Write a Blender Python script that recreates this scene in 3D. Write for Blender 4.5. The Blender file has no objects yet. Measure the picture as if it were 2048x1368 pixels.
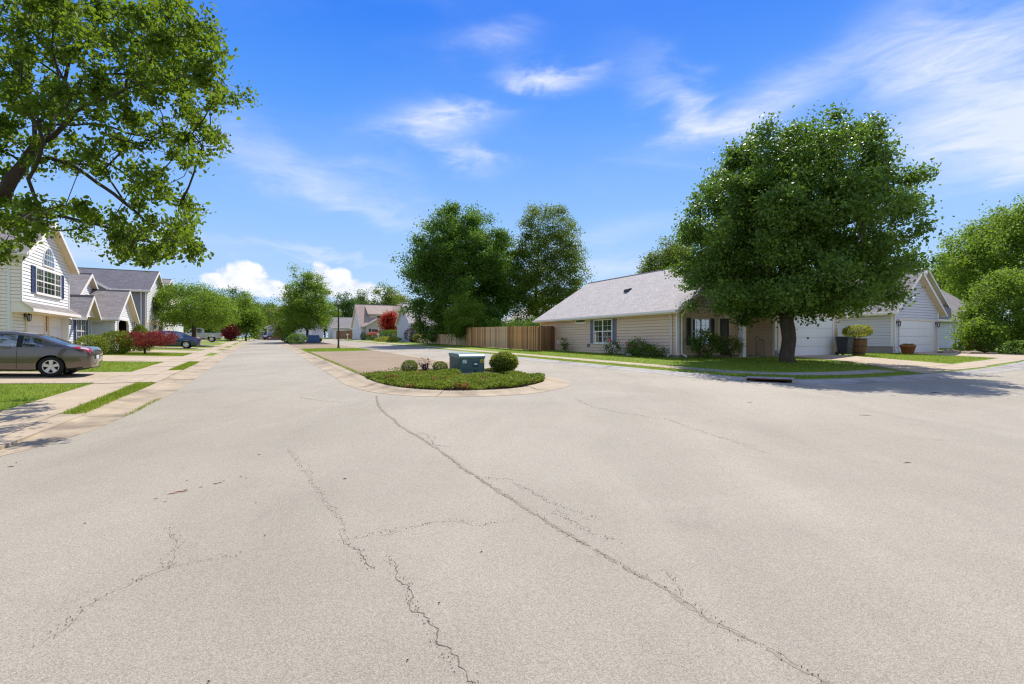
import bpy, bmesh, math, random
import numpy as np
from mathutils import Vector, Matrix
from mathutils.geometry import delaunay_2d_cdt

scene = bpy.context.scene
C = scene.collection
R = math.radians

# ------------------------------------------------------------------ camera, sky, sun, exposure
CAM_H = 1.5
cam_d = bpy.data.cameras.new('camera')
cam_d.sensor_width = 36.0
cam_d.lens = 1000.0 / 2048.0 * 36.0
cam_d.clip_start = 0.05
cam_d.clip_end = 3000.0
cam = bpy.data.objects.new('camera', cam_d)
cam.location = (0, 0, CAM_H)
cam.rotation_euler = (R(90), 0, 0)
C.objects.link(cam)
scene.camera = cam

SUN_EL = R(53)
SUN_AZ = R(19)          # clockwise from +Y
sun_dir = Vector((math.sin(SUN_AZ) * math.cos(SUN_EL), math.cos(SUN_AZ) * math.cos(SUN_EL), math.sin(SUN_EL)))
sd = bpy.data.lights.new('sun', 'SUN')
sd.energy = 4.3
sd.angle = R(0.53)
sd.color = (1.0, 0.95, 0.87)
so = bpy.data.objects.new('sun', sd)
so.rotation_euler = sun_dir.to_track_quat('Z', 'Y').to_euler()
so.location = (20, 30, 40)
C.objects.link(so)

scene.cycles.use_denoising = True
scene.cycles.denoising_prefilter = 'NONE'
scene.cycles.filter_width = 1.25
scene.cycles.sample_clamp_indirect = 6.0
scene.cycles.max_bounces = 8
scene.cycles.transparent_max_bounces = 12
scene.cycles.caustics_reflective = False
scene.cycles.caustics_refractive = False
scene.view_settings.view_transform = 'Standard'
scene.view_settings.look = 'None'
scene.view_settings.exposure = 0.62
scene.view_settings.gamma = 1.0
scene.view_settings.use_curve_mapping = False


class NT:
    """small helper to write node expressions"""
    def __init__(self, tree):
        self.t = tree
    def n(self, typ, **kw):
        nd = self.t.nodes.new(typ)
        for k, v in kw.items():
            setattr(nd, k, v)
        return nd
    def put(self, sock, v):
        if isinstance(v, bpy.types.NodeSocket):
            self.t.links.new(v, sock)
        elif v is not None:
            sock.default_value = v
    def m(self, op, a, b=None, c=None, clamp=False):
        nd = self.n('ShaderNodeMath', operation=op, use_clamp=clamp)
        self.put(nd.inputs[0], a)
        if b is not None: self.put(nd.inputs[1], b)
        if c is not None: self.put(nd.inputs[2], c)
        return nd.outputs[0]
    def mix(self, f, a, b, blend='MIX'):
        nd = self.n('ShaderNodeMix', data_type='RGBA', blend_type=blend)
        self.put(nd.inputs[0], f)
        self.put(nd.inputs[6], a if isinstance(a, bpy.types.NodeSocket) else (*a, 1))
        self.put(nd.inputs[7], b if isinstance(b, bpy.types.NodeSocket) else (*b, 1))
        return nd.outputs[2]
    def smooth(self, v, lo, hi):
        nd = self.n('ShaderNodeMapRange', interpolation_type='SMOOTHSTEP')
        self.put(nd.inputs[0], v); self.put(nd.inputs[1], lo); self.put(nd.inputs[2], hi)
        return nd.outputs[0]
    def noise(self, vec, scale, detail=4, rough=0.55, dist=0.0):
        nd = self.n('ShaderNodeTexNoise')
        if vec is not None: self.t.links.new(vec, nd.inputs['Vector'])
        nd.inputs['Scale'].default_value = scale
        nd.inputs['Detail'].default_value = detail
        nd.inputs['Roughness'].default_value = rough
        nd.inputs['Distortion'].default_value = dist
        return nd.outputs[0]
    def mapping(self, vec, scale=(1, 1, 1), rot=(0, 0, 0), loc=(0, 0, 0)):
        nd = self.n('ShaderNodeMapping')
        self.t.links.new(vec, nd.inputs[0])
        nd.inputs['Scale'].default_value = scale
        nd.inputs['Rotation'].default_value = rot
        nd.inputs['Location'].default_value = loc
        return nd.outputs[0]
    def comb(self, x, y, z):
        nd = self.n('ShaderNodeCombineXYZ')
        self.put(nd.inputs[0], x); self.put(nd.inputs[1], y); self.put(nd.inputs[2], z)
        return nd.outputs[0]


def build_world():
    w = bpy.data.worlds.new('World')
    scene.world = w
    w.use_nodes = True
    t = w.node_tree
    t.nodes.clear()
    N = NT(t)
    sky = N.n('ShaderNodeTexSky', sky_type='NISHITA')
    sky.sun_disc = False
    sky.sun_elevation = SUN_EL
    sky.sun_rotation = SUN_AZ
    sky.altitude = 150
    sky.air_density = 1.0
    sky.dust_density = 0.6
    sky.ozone_density = 1.5
    hs = N.n('ShaderNodeHueSaturation')
    hs.inputs['Hue'].default_value = 0.5
    hs.inputs['Saturation'].default_value = 1.1
    hs.inputs['Value'].default_value = 1.0
    t.links.new(sky.outputs[0], hs.inputs['Color'])
    tc = N.n('ShaderNodeTexCoord')
    sep = N.n('ShaderNodeSeparateXYZ')
    t.links.new(tc.outputs['Generated'], sep.inputs[0])
    x, y, z = sep.outputs
    az = N.m('ARCTAN2', x, y)
    el = N.m('ARCSINE', z)
    zz = N.m('ADD', N.m('MAXIMUM', z, 0.02), 0.18)
    pv = N.comb(N.m('DIVIDE', x, zz), N.m('DIVIDE', y, zz), 0.0)
    ramp = N.n('ShaderNodeValToRGB')
    cr = ramp.color_ramp
    cr.elements[1].color = (0.2, 1.8, 8.8, 1)
    for pos, c_ in ((0.0, (5.6, 7.5, 10.0)), (0.10, (4.8, 7.0, 10.2)), (0.22, (3.2, 5.9, 10.4)), (0.41, (1.0, 3.6, 10.4)), (0.54, (0.28, 2.35, 9.9))):
        e_ = cr.elements.new(pos) if pos > 0.0 else cr.elements[0]
        e_.color = (*c_, 1)
    t.links.new(z, ramp.inputs[0])
    air = N.mix(0.88, hs.outputs[0], ramp.outputs[0])
    # thin high cloud, drawn out by the wind
    c1 = N.noise(N.mapping(pv, (0.55, 1.3, 1), (0, 0, R(24)), (1.7, 0.4, 0)), 1.5, 9, 0.62, 0.9)
    c2 = N.noise(N.mapping(pv, (0.35, 0.8, 1), (0, 0, R(20)), (4.2, 2.1, 0)), 0.9, 3, 0.5, 0.3)
    thin = N.m('MULTIPLY', N.smooth(c1, 0.45, 0.85), N.smooth(c2, 0.42, 0.75))
    fibre = N.noise(N.mapping(N.comb(az, el, 0.0), (3.2, 15.0, 1), (0, 0, R(-9))), 3.0, 9, 0.68, 1.1)
    warp = N.noise(N.mapping(N.comb(az, el, 3.0), (2.2, 3.6, 1)), 1.6, 3, 0.5, 0.0)
    def px(a, b):
        return math.atan2(a - 1024, 1000.0), math.atan2(684 - b, math.hypot(a - 1024, 1000.0))
    # cirrus banks: centre, half widths in pixels of a level view, tilt, strength
    banks = [((1990, 270), 250, 80, -0.10, 0.95), ((1900, 110), 120, 110, 0.9, 0.75), ((2060, 335), 240, 36, 0.06, 0.5),
             ((1560, 190), 190, 36, 0.30, 0.55), ((1440, 235), 110, 30, -0.30, 0.62), ((1330, 190), 110, 40, -0.7, 0.25),
             ((1090, 158), 82, 20, 0.0, 0.85), ((855, 252), 95, 25, 0.10, 0.85), ((940, 313), 66, 18, -0.1, 0.55),
             ((960, 92), 84, 22, 0.15, 0.30), ((620, 330), 240, 46, -0.25, 0.28), ((740, 400), 240, 24, -0.28, 0.30),
             ((1230, 530), 130, 22, 0.05, 0.42), ((620, 512), 150, 9, -0.06, 0.45), ((1230, 462), 160, 20, 0.1, 0.22),
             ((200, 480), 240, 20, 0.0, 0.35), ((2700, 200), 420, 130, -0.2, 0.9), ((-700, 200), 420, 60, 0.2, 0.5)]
    side = N.m('ADD', N.smooth(az, 0.75, 1.5), N.smooth(az, -1.1, -2.2))  # extra cloud cover outside the view, added to whiten the fill in shade
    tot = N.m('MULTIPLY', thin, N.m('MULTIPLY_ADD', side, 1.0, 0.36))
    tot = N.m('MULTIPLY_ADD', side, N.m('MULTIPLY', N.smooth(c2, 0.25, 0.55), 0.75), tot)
    wv = N.m('SUBTRACT', warp, 0.5)
    warp2 = N.m('SUBTRACT', N.noise(N.mapping(N.comb(az, el, 5.0), (3, 7, 1), (0, 0, R(-8))), 2.2, 5, 0.6, 0.6), 0.5)
    ae = N.comb(N.m('MULTIPLY_ADD', warp2, 0.16, N.m('MULTIPLY_ADD', wv, 0.16, az)), N.m('MULTIPLY_ADD', warp2, 0.09, N.m('MULTIPLY_ADD', wv, 0.07, el)), 0.0)
    def blob(vec, cx, cy, hw, hh, tilt):
        a0, e0 = px(cx, cy)
        k = math.cos(a0)
        mp = N.n('ShaderNodeMapping', vector_type='TEXTURE')
        t.links.new(vec, mp.inputs[0])
        mp.inputs['Location'].default_value = (a0, e0, 0)
        mp.inputs['Rotation'].default_value = (0, 0, tilt)
        mp.inputs['Scale'].default_value = (hw / 1000.0 * k * k, hh / 1000.0 * k, 1)
        dt = N.n('ShaderNodeVectorMath', operation='DOT_PRODUCT')
        t.links.new(mp.outputs[0], dt.inputs[0]); t.links.new(mp.outputs[0], dt.inputs[1])
        return dt.outputs['Value']
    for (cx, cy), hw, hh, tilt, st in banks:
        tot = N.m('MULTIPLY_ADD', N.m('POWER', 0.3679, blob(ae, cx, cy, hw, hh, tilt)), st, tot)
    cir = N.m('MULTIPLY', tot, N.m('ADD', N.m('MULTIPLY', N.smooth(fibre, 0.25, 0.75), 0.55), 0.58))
    # heaped cloud low over the street
    heaps = [((492, 556), 62, 36), ((440, 562), 44, 18), ((535, 574), 44, 22), ((642, 543), 26, 24), ((662, 560), 46, 28),
             ((700, 580), 66, 24), ((745, 592), 60, 18), ((590, 590), 50, 16),
             ((-420, 540), 120, 50), ((-900, 560), 150, 40), ((3200, 560), 160, 46)]
    puff = N.noise(N.mapping(N.comb(az, el, 0.0), (1, 1.25, 1)), 26, 7, 0.6, 0.25)
    big = N.noise(N.mapping(N.comb(az, el, 7.0), (1, 1.2, 1)), 10, 2, 0.5, 0.2)
    hp = None
    ae2 = N.comb(az, el, 0.0)
    for (cx, cy), hw, hh in heaps:
        f = N.m('SUBTRACT', 1.0, blob(ae2, cx, cy, hw, hh, 0.0))
        hp = f if hp is None else N.m('SMOOTH_MAX', hp, f, 0.3)
    hp = N.m('ADD', hp, N.m('ADD', N.m('MULTIPLY', N.m('SUBTRACT', puff, 0.5), 1.7), N.m('MULTIPLY', N.m('SUBTRACT', big, 0.5), 1.6)))
    heap = N.smooth(hp, 0.0, 0.6)
    up = N.smooth(z, 0.0, 0.04)
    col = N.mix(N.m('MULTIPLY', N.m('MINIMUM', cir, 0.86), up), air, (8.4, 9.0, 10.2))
    shade = N.mix(N.smooth(puff, 0.3, 0.62), (7.2, 8.0, 9.4), (10.5, 10.6, 10.9))
    col = N.mix(N.m('MULTIPLY', heap, 0.95), col, shade)
    bg = N.n('ShaderNodeBackground')
    bg.inputs['Strength'].default_value = 0.066
    t.links.new(col, bg.inputs['Color'])
    out = N.n('ShaderNodeOutputWorld')
    t.links.new(bg.outputs[0], out.inputs['Surface'])
    w.cycles.sampling_method = 'MANUAL'
    w.cycles.sample_map_resolution = 256
build_world()

# ------------------------------------------------------------------ street frame and ground shape
TH = math.atan(0.502)
CT, ST = math.cos(TH), math.sin(TH)
def W(u, v):
    return (CT * u - ST * v, ST * u + CT * v)
def UV(x, y):
    return (CT * x + ST * y, -ST * x + CT * y)
def G(px_, py_):
    """point of the gently rising ground seen at a pixel of the level view, as (x, y)"""
    Y = 1500.0 / (py_ - 665.0)
    return ((px_ - 1024) / 1000.0 * Y, Y)
def GU(px_, py_):
    return UV(*G(px_, py_))
def slope(x, y):
    if y < -20: return -0.38
    if y > 160: return 0.019 * 160
    return 0.019 * y
def sstep(a, b, x):
    t = min(1.0, max(0.0, (x - a) / (b - a)))
    return t * t * (3 - 2 * t)
def lot(u, v):
    """height of the lots above the roads"""
    if u < 2.0:
        d = min(-2.66 - u, v - 6.8)
        if d < 0: return 0.04
        return 0.04 + min(d, 2.0) * 0.004 + 0.042 * min(max(d - 2.0, 0), 5.6)
    d = min(u - 13.5, v - 9.4)
    if d < 0: return 0.066
    return 0.066 + 0.012 * min(d, 8.0)
def hz(u, v, lots=True):
    x, y = W(u, v)
    return slope(x, y) + (lot(u, v) if lots else 0.0)

# ------------------------------------------------------------------ object helpers
def tag(o, label=None, cat=None, group=None, kind=None):
    if label: o['label'] = label
    if cat: o['category'] = cat
    if group: o['group'] = group
    if kind: o['kind'] = kind
    return o
def empty(name, loc=(0, 0, 0), rz=0.0, label=None, cat=None, group=None, kind=None):
    o = bpy.data.objects.new(name, None)
    o.empty_display_size = 0.2
    C.objects.link(o)
    o.location = loc
    o.rotation_euler = (0, 0, rz)
    return tag(o, label, cat, group, kind)
def link(name, me, mat=None, parent=None, smooth=False):
    o = bpy.data.objects.new(name, me)
    C.objects.link(o)
    if mat is not None and not me.materials:
        me.materials.append(mat)
    if parent is not None: o.parent = parent
    if smooth:
        me.polygons.foreach_set('use_smooth', [True] * len(me.polygons))
    return o
def mesh_from(name, verts, faces):
    me = bpy.data.meshes.new(name)
    me.from_pydata([tuple(v) for v in verts], [], faces)
    me.update()
    return me
class MB:
    """collects shapes for one mesh"""
    def __init__(self):
        self.v, self.f = [], []
    def add(self, vs, fs):
        b = len(self.v)
        self.v += [tuple(p) for p in vs]
        self.f += [tuple(b + i for i in q) for q in fs]
        return self
    def box(self, x0, x1, y0, y1, z0, z1):
        vs = [(x, y, z) for z in (z0, z1) for (x, y) in ((x0, y0), (x1, y0), (x1, y1), (x0, y1))]
        return self.add(vs, [(3, 2, 1, 0), (4, 5, 6, 7), (0, 1, 5, 4), (1, 2, 6, 5), (2, 3, 7, 6), (3, 0, 4, 7)])
    def prism(self, pts, d):
        """closed prism: polygon pts (3d) pushed along vector d"""
        n = len(pts)
        d = Vector(d)
        a = [Vector(p) for p in pts]
        b = [p + d for p in a]
        fs = [tuple(range(n))[::-1], tuple(range(n, 2 * n))]
        fs += [(i, (i + 1) % n, n + (i + 1) % n, n + i) for i in range(n)]
        return self.add(a + b, fs)
    def tube(self, pts, rad, seg=6, cap=True):
        pts = [Vector(p) for p in pts]
        if not hasattr(rad, '__len__'): rad = [rad] * len(pts)
        rings = []
        ref = None
        for i, p in enumerate(pts):
            d = (pts[min(i + 1, len(pts) - 1)] - pts[max(i - 1, 0)])
            if d.length < 1e-9: d = Vector((0, 0, 1))
            d.normalize()
            if ref is None:
                ref = Vector((1, 0, 0)) if abs(d.x) < 0.8 else Vector((0, 1, 0))
            a = (ref - d * ref.dot(d)).normalized()
            ref = a
            b = d.cross(a)
            rings.append([p + (a * math.cos(k * 2 * math.pi / seg) + b * math.sin(k * 2 * math.pi / seg)) * rad[i] for k in range(seg)])
        vs = [q for r in rings for q in r]
        fs = []
        for i in range(len(rings) - 1):
            for k in range(seg):
                fs.append((i * seg + k, i * seg + (k + 1) % seg, (i + 1) * seg + (k + 1) % seg, (i + 1) * seg + k))
        if cap:
            fs.append(tuple(range(seg))[::-1])
            fs.append(tuple((len(rings) - 1) * seg + k for k in range(seg)))
        return self.add(vs, fs)
    def lathe(self, prof, seg=20, axis='z', center=(0, 0, 0)):
        vs, fs = [], []
        for (r, h) in prof:
            for k in range(seg):
                a = 2 * math.pi * k / seg
                p = (r * math.cos(a), r * math.sin(a), h)
                if axis == 'y': p = (p[0], p[2], p[1])
                vs.append((p[0] + center[0], p[1] + center[1], p[2] + center[2]))
        for i in range(len(prof) - 1):
            for k in range(seg):
                q = (i * seg + k, i * seg + (k + 1) % seg, (i + 1) * seg + (k + 1) % seg, (i + 1) * seg + k)
                fs.append(q if axis != 'y' else q[::-1])
        return self.add(vs, fs)
    def build(self, name, mat=None, parent=None, smooth=False, bevel=0.0):
        me = mesh_from(name, self.v, self.f)
        o = link(name, me, mat, parent, smooth)
        if bevel:
            bv = o.modifiers.new('bevel', 'BEVEL')
            bv.width = bevel; bv.segments = 2; bv.limit_method = 'ANGLE'; bv.angle_limit = R(40)
        return o
def copy_tree(o, parent=None):
    c = o.copy()
    C.objects.link(c)
    c.parent = parent
    for ch in list(o.children):
        copy_tree(ch, c)
    return c
# ------------------------------------------------------------------ materials
MATS = {}
TH_ = math.atan(0.502)
def mat(name, col, rough=0.6, spec=0.4, metal=0.0, vary=0.0, vscale=3.0, bump=0.0, bscale=40.0, coat=0.0, stretch=(1, 1, 1), col2=None, c2scale=1.0, c2lo=0.45, c2hi=0.7, fine=0.0, fscale=200.0, coords='Object', each=0.0):
    if name in MATS: return MATS[name]
    m = bpy.data.materials.new(name)
    m.use_nodes = True
    t = m.node_tree
    N = NT(t)
    b = t.nodes['Principled BSDF']
    b.inputs['Roughness'].default_value = rough
    b.inputs['Specular IOR Level'].default_value = spec
    b.inputs['Metallic'].default_value = metal
    b.inputs['Coat Weight'].default_value = coat
    b.inputs['Coat Roughness'].default_value = 0.05
    tc = N.n('ShaderNodeTexCoord')
    vec = N.mapping(tc.outputs[coords], stretch)
    c = N.mix(0.0, col, col)
    if col2 is not None:
        f = N.smooth(N.noise(vec, c2scale, 5, 0.6, 0.3), c2lo, c2hi)
        c = N.mix(f, c, col2)
    if vary:
        f = N.noise(vec, vscale, 5, 0.6)
        f = N.m('ADD', N.m('MULTIPLY', N.m('SUBTRACT', f, 0.5), 2 * vary), 1.0)
        c = N.mix(1.0, c, N.comb(f, f, f), 'MULTIPLY')
    if fine:
        f = N.noise(vec, fscale, 2, 0.7)
        f = N.m('ADD', N.m('MULTIPLY', N.m('SUBTRACT', f, 0.5), 2 * fine), 1.0)
        c = N.mix(1.0, c, N.comb(f, f, f), 'MULTIPLY')
    if each:
        oi = N.n('ShaderNodeObjectInfo')
        f = N.m('ADD', N.m('MULTIPLY', N.m('SUBTRACT', oi.outputs['Random'], 0.5), 2 * each), 1.0)
        c = N.mix(1.0, c, N.comb(f, f, f), 'MULTIPLY')
    t.links.new(c, b.inputs['Base Color'])
    if bump:
        bp = N.n('ShaderNodeBump')
        bp.inputs['Strength'].default_value = bump
        bp.inputs['Distance'].default_value = 0.02
        t.links.new(N.noise(vec, bscale, 4, 0.6), bp.inputs['Height'])
        t.links.new(bp.outputs[0], b.inputs['Normal'])
    MATS[name] = m
    return m

def leaf_mat(name, col, col2, trans=0.4, tcol=None, rough=0.6, spec=0.14, vscale=0.5):
    """foliage: two tones that differ from leaf to leaf, lets light through"""
    m = bpy.data.materials.new(name)
    m.use_nodes = True
    t = m.node_tree
    N = NT(t)
    b = t.nodes['Principled BSDF']
    b.inputs['Roughness'].default_value = rough
    b.inputs['Specular IOR Level'].default_value = spec
    geo = N.n('ShaderNodeNewGeometry')
    tc = N.n('ShaderNodeTexCoord')
    n = N.noise(tc.outputs['Object'], vscale, 3, 0.5)
    f = N.m('ADD', N.m('MULTIPLY', geo.outputs['Random Per Island'], 0.65), N.m('MULTIPLY', N.smooth(n, 0.35, 0.65), 0.35))
    c = N.mix(f, col, col2)
    t.links.new(c, b.inputs['Base Color'])
    tr = N.n('ShaderNodeBsdfTranslucent')
    tc2 = tcol or tuple(min(1, q) for q in (col2[0] * 1.9, col2[1] * 1.7, col2[2] * 0.8))
    t.links.new(N.mix(f, tuple(q * 0.75 for q in tc2), tc2), tr.inputs['Color'])
    mx = N.n('ShaderNodeMixShader')
    mx.inputs[0].default_value = trans
    t.links.new(b.outputs[0], mx.inputs[1])
    t.links.new(tr.outputs[0], mx.inputs[2])
    t.links.new(mx.outputs[0], t.nodes['Material Output'].inputs['Surface'])
    MATS[name] = m
    return m

def asphalt_mat():
    m = bpy.data.materials.new('asphalt'); m.use_nodes = True
    t = m.node_tree; N = NT(t); b = t.nodes['Principled BSDF']
    tc = N.n('ShaderNodeTexCoord'); P = tc.outputs['Object']
    big = N.noise(P, 0.22, 5, 0.6, 0.4)
    mid = N.noise(P, 1.7, 5, 0.65, 0.2)
    wear = N.noise(N.mapping(P, (1, 0.22, 1), (0, 0, -TH_)), 0.55, 5, 0.62, 0.8)
    fine = N.noise(P, 230, 3, 0.75)
    fine2 = N.noise(P, 190, 2, 0.6)
    vor = N.n('ShaderNodeTexVoronoi'); t.links.new(P, vor.inputs['Vector']); vor.inputs['Scale'].default_value = 210
    stone = vor.outputs['Color']
    sp = N.n('ShaderNodeSeparateColor'); t.links.new(stone, sp.inputs[0])
    base = N.mix(N.smooth(big, 0.3, 0.7), (0.29, 0.254, 0.194), (0.345, 0.304, 0.236))
    base = N.mix(N.m('MULTIPLY', N.smooth(mid, 0.55, 0.78), 0.35), base, (0.25, 0.212, 0.155))
    g = N.m('ADD', 0.70, N.m('MULTIPLY', sp.outputs[0], 0.6))
    base = N.mix(1.0, base, N.comb(g, g, N.m('MULTIPLY', g, 0.99)), 'MULTIPLY')
    wv_ = N.m('ADD', 0.78, N.m('MULTIPLY', wear, 0.44))
    base = N.mix(1.0, base, N.comb(wv_, wv_, wv_), 'MULTIPLY')
    pit = N.m('MULTIPLY', N.smooth(fine, 0.57, 0.69), 0.7)
    base = N.mix(pit, base, (0.105, 0.10, 0.10))
    pale = N.m('MULTIPLY', N.smooth(fine2, 0.60, 0.74), 0.35)
    base = N.mix(pale, base, (0.47, 0.41, 0.32))
    oil = N.m('MULTIPLY', N.smooth(N.noise(P, 0.8, 6, 0.7, 0.6), 0.60, 0.80), 0.36)
    base = N.mix(oil, base, (0.15, 0.13, 0.105))
    t.links.new(base, b.inputs['Base Color'])
    b.inputs['Roughness'].default_value = 0.85
    b.inputs['Specular IOR Level'].default_value = 0.25
    bp = N.n('ShaderNodeBump'); bp.inputs['Strength'].default_value = 0.5; bp.inputs['Distance'].default_value = 0.006
    t.links.new(N.m('ADD', N.m('MULTIPLY', fine, 1.0), N.m('MULTIPLY', fine2, 0.6)), bp.inputs['Height'])
    t.links.new(bp.outputs[0], b.inputs['Normal'])
    MATS['asphalt'] = m
    return m

def grass_mat():
    m = bpy.data.materials.new('lawn_grass'); m.use_nodes = True
    t = m.node_tree; N = NT(t); b = t.nodes['Principled BSDF']
    tc = N.n('ShaderNodeTexCoord'); P = tc.outputs['Object']
    big = N.noise(P, 0.5, 4, 0.6, 0.4); fine = N.noise(P, 30, 4, 0.75); mid = N.noise(P, 3.2, 4, 0.6)
    c = N.mix(N.smooth(big, 0.35, 0.68), (0.135, 0.215, 0.016), (0.20, 0.265, 0.024))
    c = N.mix(N.m('MULTIPLY', N.smooth(mid, 0.55, 0.8), 0.5), c, (0.26, 0.27, 0.06))
    g = N.m('ADD', 0.5, fine)
    c = N.mix(1.0, c, N.comb(g, g, g), 'MULTIPLY')
    t.links.new(c, b.inputs['Base Color'])
    b.inputs['Roughness'].default_value = 0.85; b.inputs['Specular IOR Level'].default_value = 0.15
    bp = N.n('ShaderNodeBump'); bp.inputs['Strength'].default_value = 0.9; bp.inputs['Distance'].default_value = 0.05
    t.links.new(N.m('ADD', fine, N.m('MULTIPLY', mid, 0.8)), bp.inputs['Height'])
    t.links.new(bp.outputs[0], b.inputs['Normal'])
    MATS['lawn_grass'] = m
    return m

def shingle_mat(name, c1, c2, c3):
    """asphalt shingles: courses and tabs from the roof's own uv in metres"""
    m = bpy.data.materials.new(name); m.use_nodes = True
    t = m.node_tree; N = NT(t); b = t.nodes['Principled BSDF']
    tc = N.n('ShaderNodeTexCoord'); P = tc.outputs['UV']
    br = N.n('ShaderNodeTexBrick')
    t.links.new(P, br.inputs['Vector'])
    br.offset = 0.37; br.inputs['Scale'].default_value = 1.0
    br.inputs['Brick Width'].default_value = 0.34; br.inputs['Row Height'].default_value = 0.145
    br.inputs['Mortar Size'].default_value = 0.010; br.inputs['Mortar Smooth'].default_value = 0.4
    br.inputs['Color1'].default_value = (*c1, 1); br.inputs['Color2'].default_value = (*c2, 1); br.inputs['Mortar'].default_value = (*c3, 1)
    n = N.noise(P, 1.3, 5, 0.65); n2 = N.noise(P, 70, 2, 0.7)
    g = N.m('ADD', 0.62, N.m('ADD', N.m('MULTIPLY', n, 0.45), N.m('MULTIPLY', n2, 0.32)))
    c = N.mix(1.0, br.outputs[0], N.comb(g, g, g), 'MULTIPLY')
    t.links.new(c, b.inputs['Base Color'])
    b.inputs['Roughness'].default_value = 0.9; b.inputs['Specular IOR Level'].default_value = 0.2
    sepx = N.n('ShaderNodeSeparateXYZ'); t.links.new(P, sepx.inputs[0])
    saw = N.m('FRACT', N.m('DIVIDE', sepx.outputs[1], 0.145))
    bp = N.n('ShaderNodeBump'); bp.inputs['Strength'].default_value = 0.8; bp.inputs['Distance'].default_value = 0.012
    t.links.new(N.m('SUBTRACT', N.m('MULTIPLY', n2, 0.3), saw), bp.inputs['Height'])
    t.links.new(bp.outputs[0], b.inputs['Normal'])
    MATS[name] = m
    return m

def glass_mat(name, tint, see=0.35):
    m = bpy.data.materials.new(name); m.use_nodes = True
    t = m.node_tree; N = NT(t)
    b = t.nodes['Principled BSDF']
    b.inputs['Base Color'].default_value = (*tint, 1); b.inputs['Roughness'].default_value = 0.03
    b.inputs['Specular IOR Level'].default_value = 0.9
    tr = N.n('ShaderNodeBsdfTransparent')
    tr.inputs[0].default_value = (0.8, 0.86, 0.86, 1)
    gl = N.n('ShaderNodeBsdfGlossy'); gl.inputs['Roughness'].default_value = 0.02; gl.inputs['Color'].default_value = (0.75, 0.8, 0.85, 1)
    m2 = N.n('ShaderNodeMixShader'); m2.inputs[0].default_value = 0.42
    t.links.new(b.outputs[0], m2.inputs[1]); t.links.new(gl.outputs[0], m2.inputs[2])
    mx = N.n('ShaderNodeMixShader'); mx.inputs[0].default_value = see
    t.links.new(m2.outputs[0], mx.inputs[1]); t.links.new(tr.outputs[0], mx.inputs[2])
    t.links.new(mx.outputs[0], t.nodes['Material Output'].inputs['Surface'])
    MATS[name] = m
    return m

asphalt_mat(); grass_mat()
concrete = mat('concrete', (0.41, 0.325, 0.225), 0.85, 0.25, vary=0.22, vscale=1.3, fine=0.16, fscale=60, bump=0.25, bscale=70, col2=(0.29, 0.228, 0.16), c2scale=0.8, c2lo=0.5, c2hi=0.75)
concrete_kerb = mat('kerb_concrete', (0.375, 0.298, 0.20), 0.85, 0.25, vary=0.35, vscale=1.7, fine=0.18, fscale=70, bump=0.3, bscale=80, col2=(0.20, 0.155, 0.11), c2scale=0.9, c2lo=0.46, c2hi=0.72)
concrete_grey = mat('grey_kerb_concrete', (0.34, 0.31, 0.275), 0.85, 0.25, vary=0.25, vscale=2.0, fine=0.2, fscale=60, bump=0.3, bscale=80, col2=(0.22, 0.20, 0.175), c2scale=1.1)
aggregate = mat('exposed_aggregate', (0.275, 0.205, 0.132), 0.9, 0.2, vary=0.2, vscale=0.6, fine=0.5, fscale=55, bump=0.5, bscale=70, col2=(0.235, 0.17, 0.11), c2scale=0.35)
mulch_m = mat('dark_mulch', (0.055, 0.042, 0.038), 0.95, 0.1, vary=0.5, vscale=14, fine=0.6, fscale=60, bump=1.0, bscale=45)
white_trim = mat('white_trim', (0.78, 0.735, 0.70), 0.5, 0.4, vary=0.06, vscale=2)
cream_trim = mat('cream_soffit', (0.70, 0.58, 0.40), 0.6, 0.3, vary=0.05)
white_siding = mat('white_vinyl_siding', (0.76, 0.75, 0.73), 0.5, 0.4, vary=0.07, vscale=1.2)
grey_siding = mat('grey_vinyl_siding', (0.235, 0.225, 0.235), 0.5, 0.4, vary=0.06, vscale=1.2)
beige_siding = mat('beige_vinyl_siding', (0.66, 0.50, 0.36), 0.5, 0.4, vary=0.06, vscale=1.2)
lilac_siding = mat('pale_grey_vinyl_siding', (0.58, 0.58, 0.64), 0.5, 0.4, vary=0.06, vscale=1.2)
cream_bounce_siding = mat('cream_bounce_vinyl_siding', (0.88, 0.765, 0.66), 0.5, 0.4, vary=0.06, vscale=1.2)  # cream siding elsewhere; on the left house white siding with warm bounce painted in
green_siding = mat('pale_green_vinyl_siding', (0.50, 0.60, 0.56), 0.5, 0.4, vary=0.06, vscale=1.2)
tan_siding = mat('tan_vinyl_siding', (0.60, 0.53, 0.44), 0.5, 0.4, vary=0.06, vscale=1.2)
foundation_m = mat('foundation_block', (0.30, 0.26, 0.23), 0.9, 0.2, vary=0.2, vscale=3, bump=0.4, bscale=30)
door_white = mat('garage_door_white', (0.72, 0.71, 0.70), 0.45, 0.4, vary=0.04)
navy = mat('navy_shutter_paint', (0.035, 0.05, 0.12), 0.5, 0.4, vary=0.1)
slate_sh = mat('slate_shutter_paint', (0.16, 0.18, 0.22), 0.5, 0.4, vary=0.1)
dark_sh = mat('dark_shutter_paint', (0.04, 0.045, 0.055), 0.5, 0.4)
black_metal = mat('black_metal', (0.02, 0.02, 0.022), 0.45, 0.5)
dark_int = mat('dark_interior', (0.02, 0.02, 0.022), 0.8, 0.1)
curtain_m = mat('net_curtain', (0.62, 0.62, 0.62), 0.9, 0.1, vary=0.3, vscale=3.0, stretch=(9, 9, 0.2))
bark = mat('bark', (0.10, 0.080, 0.062), 0.95, 0.15, vary=0.5, vscale=7, bump=1.0, bscale=16, stretch=(1, 1, 0.3))
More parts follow.
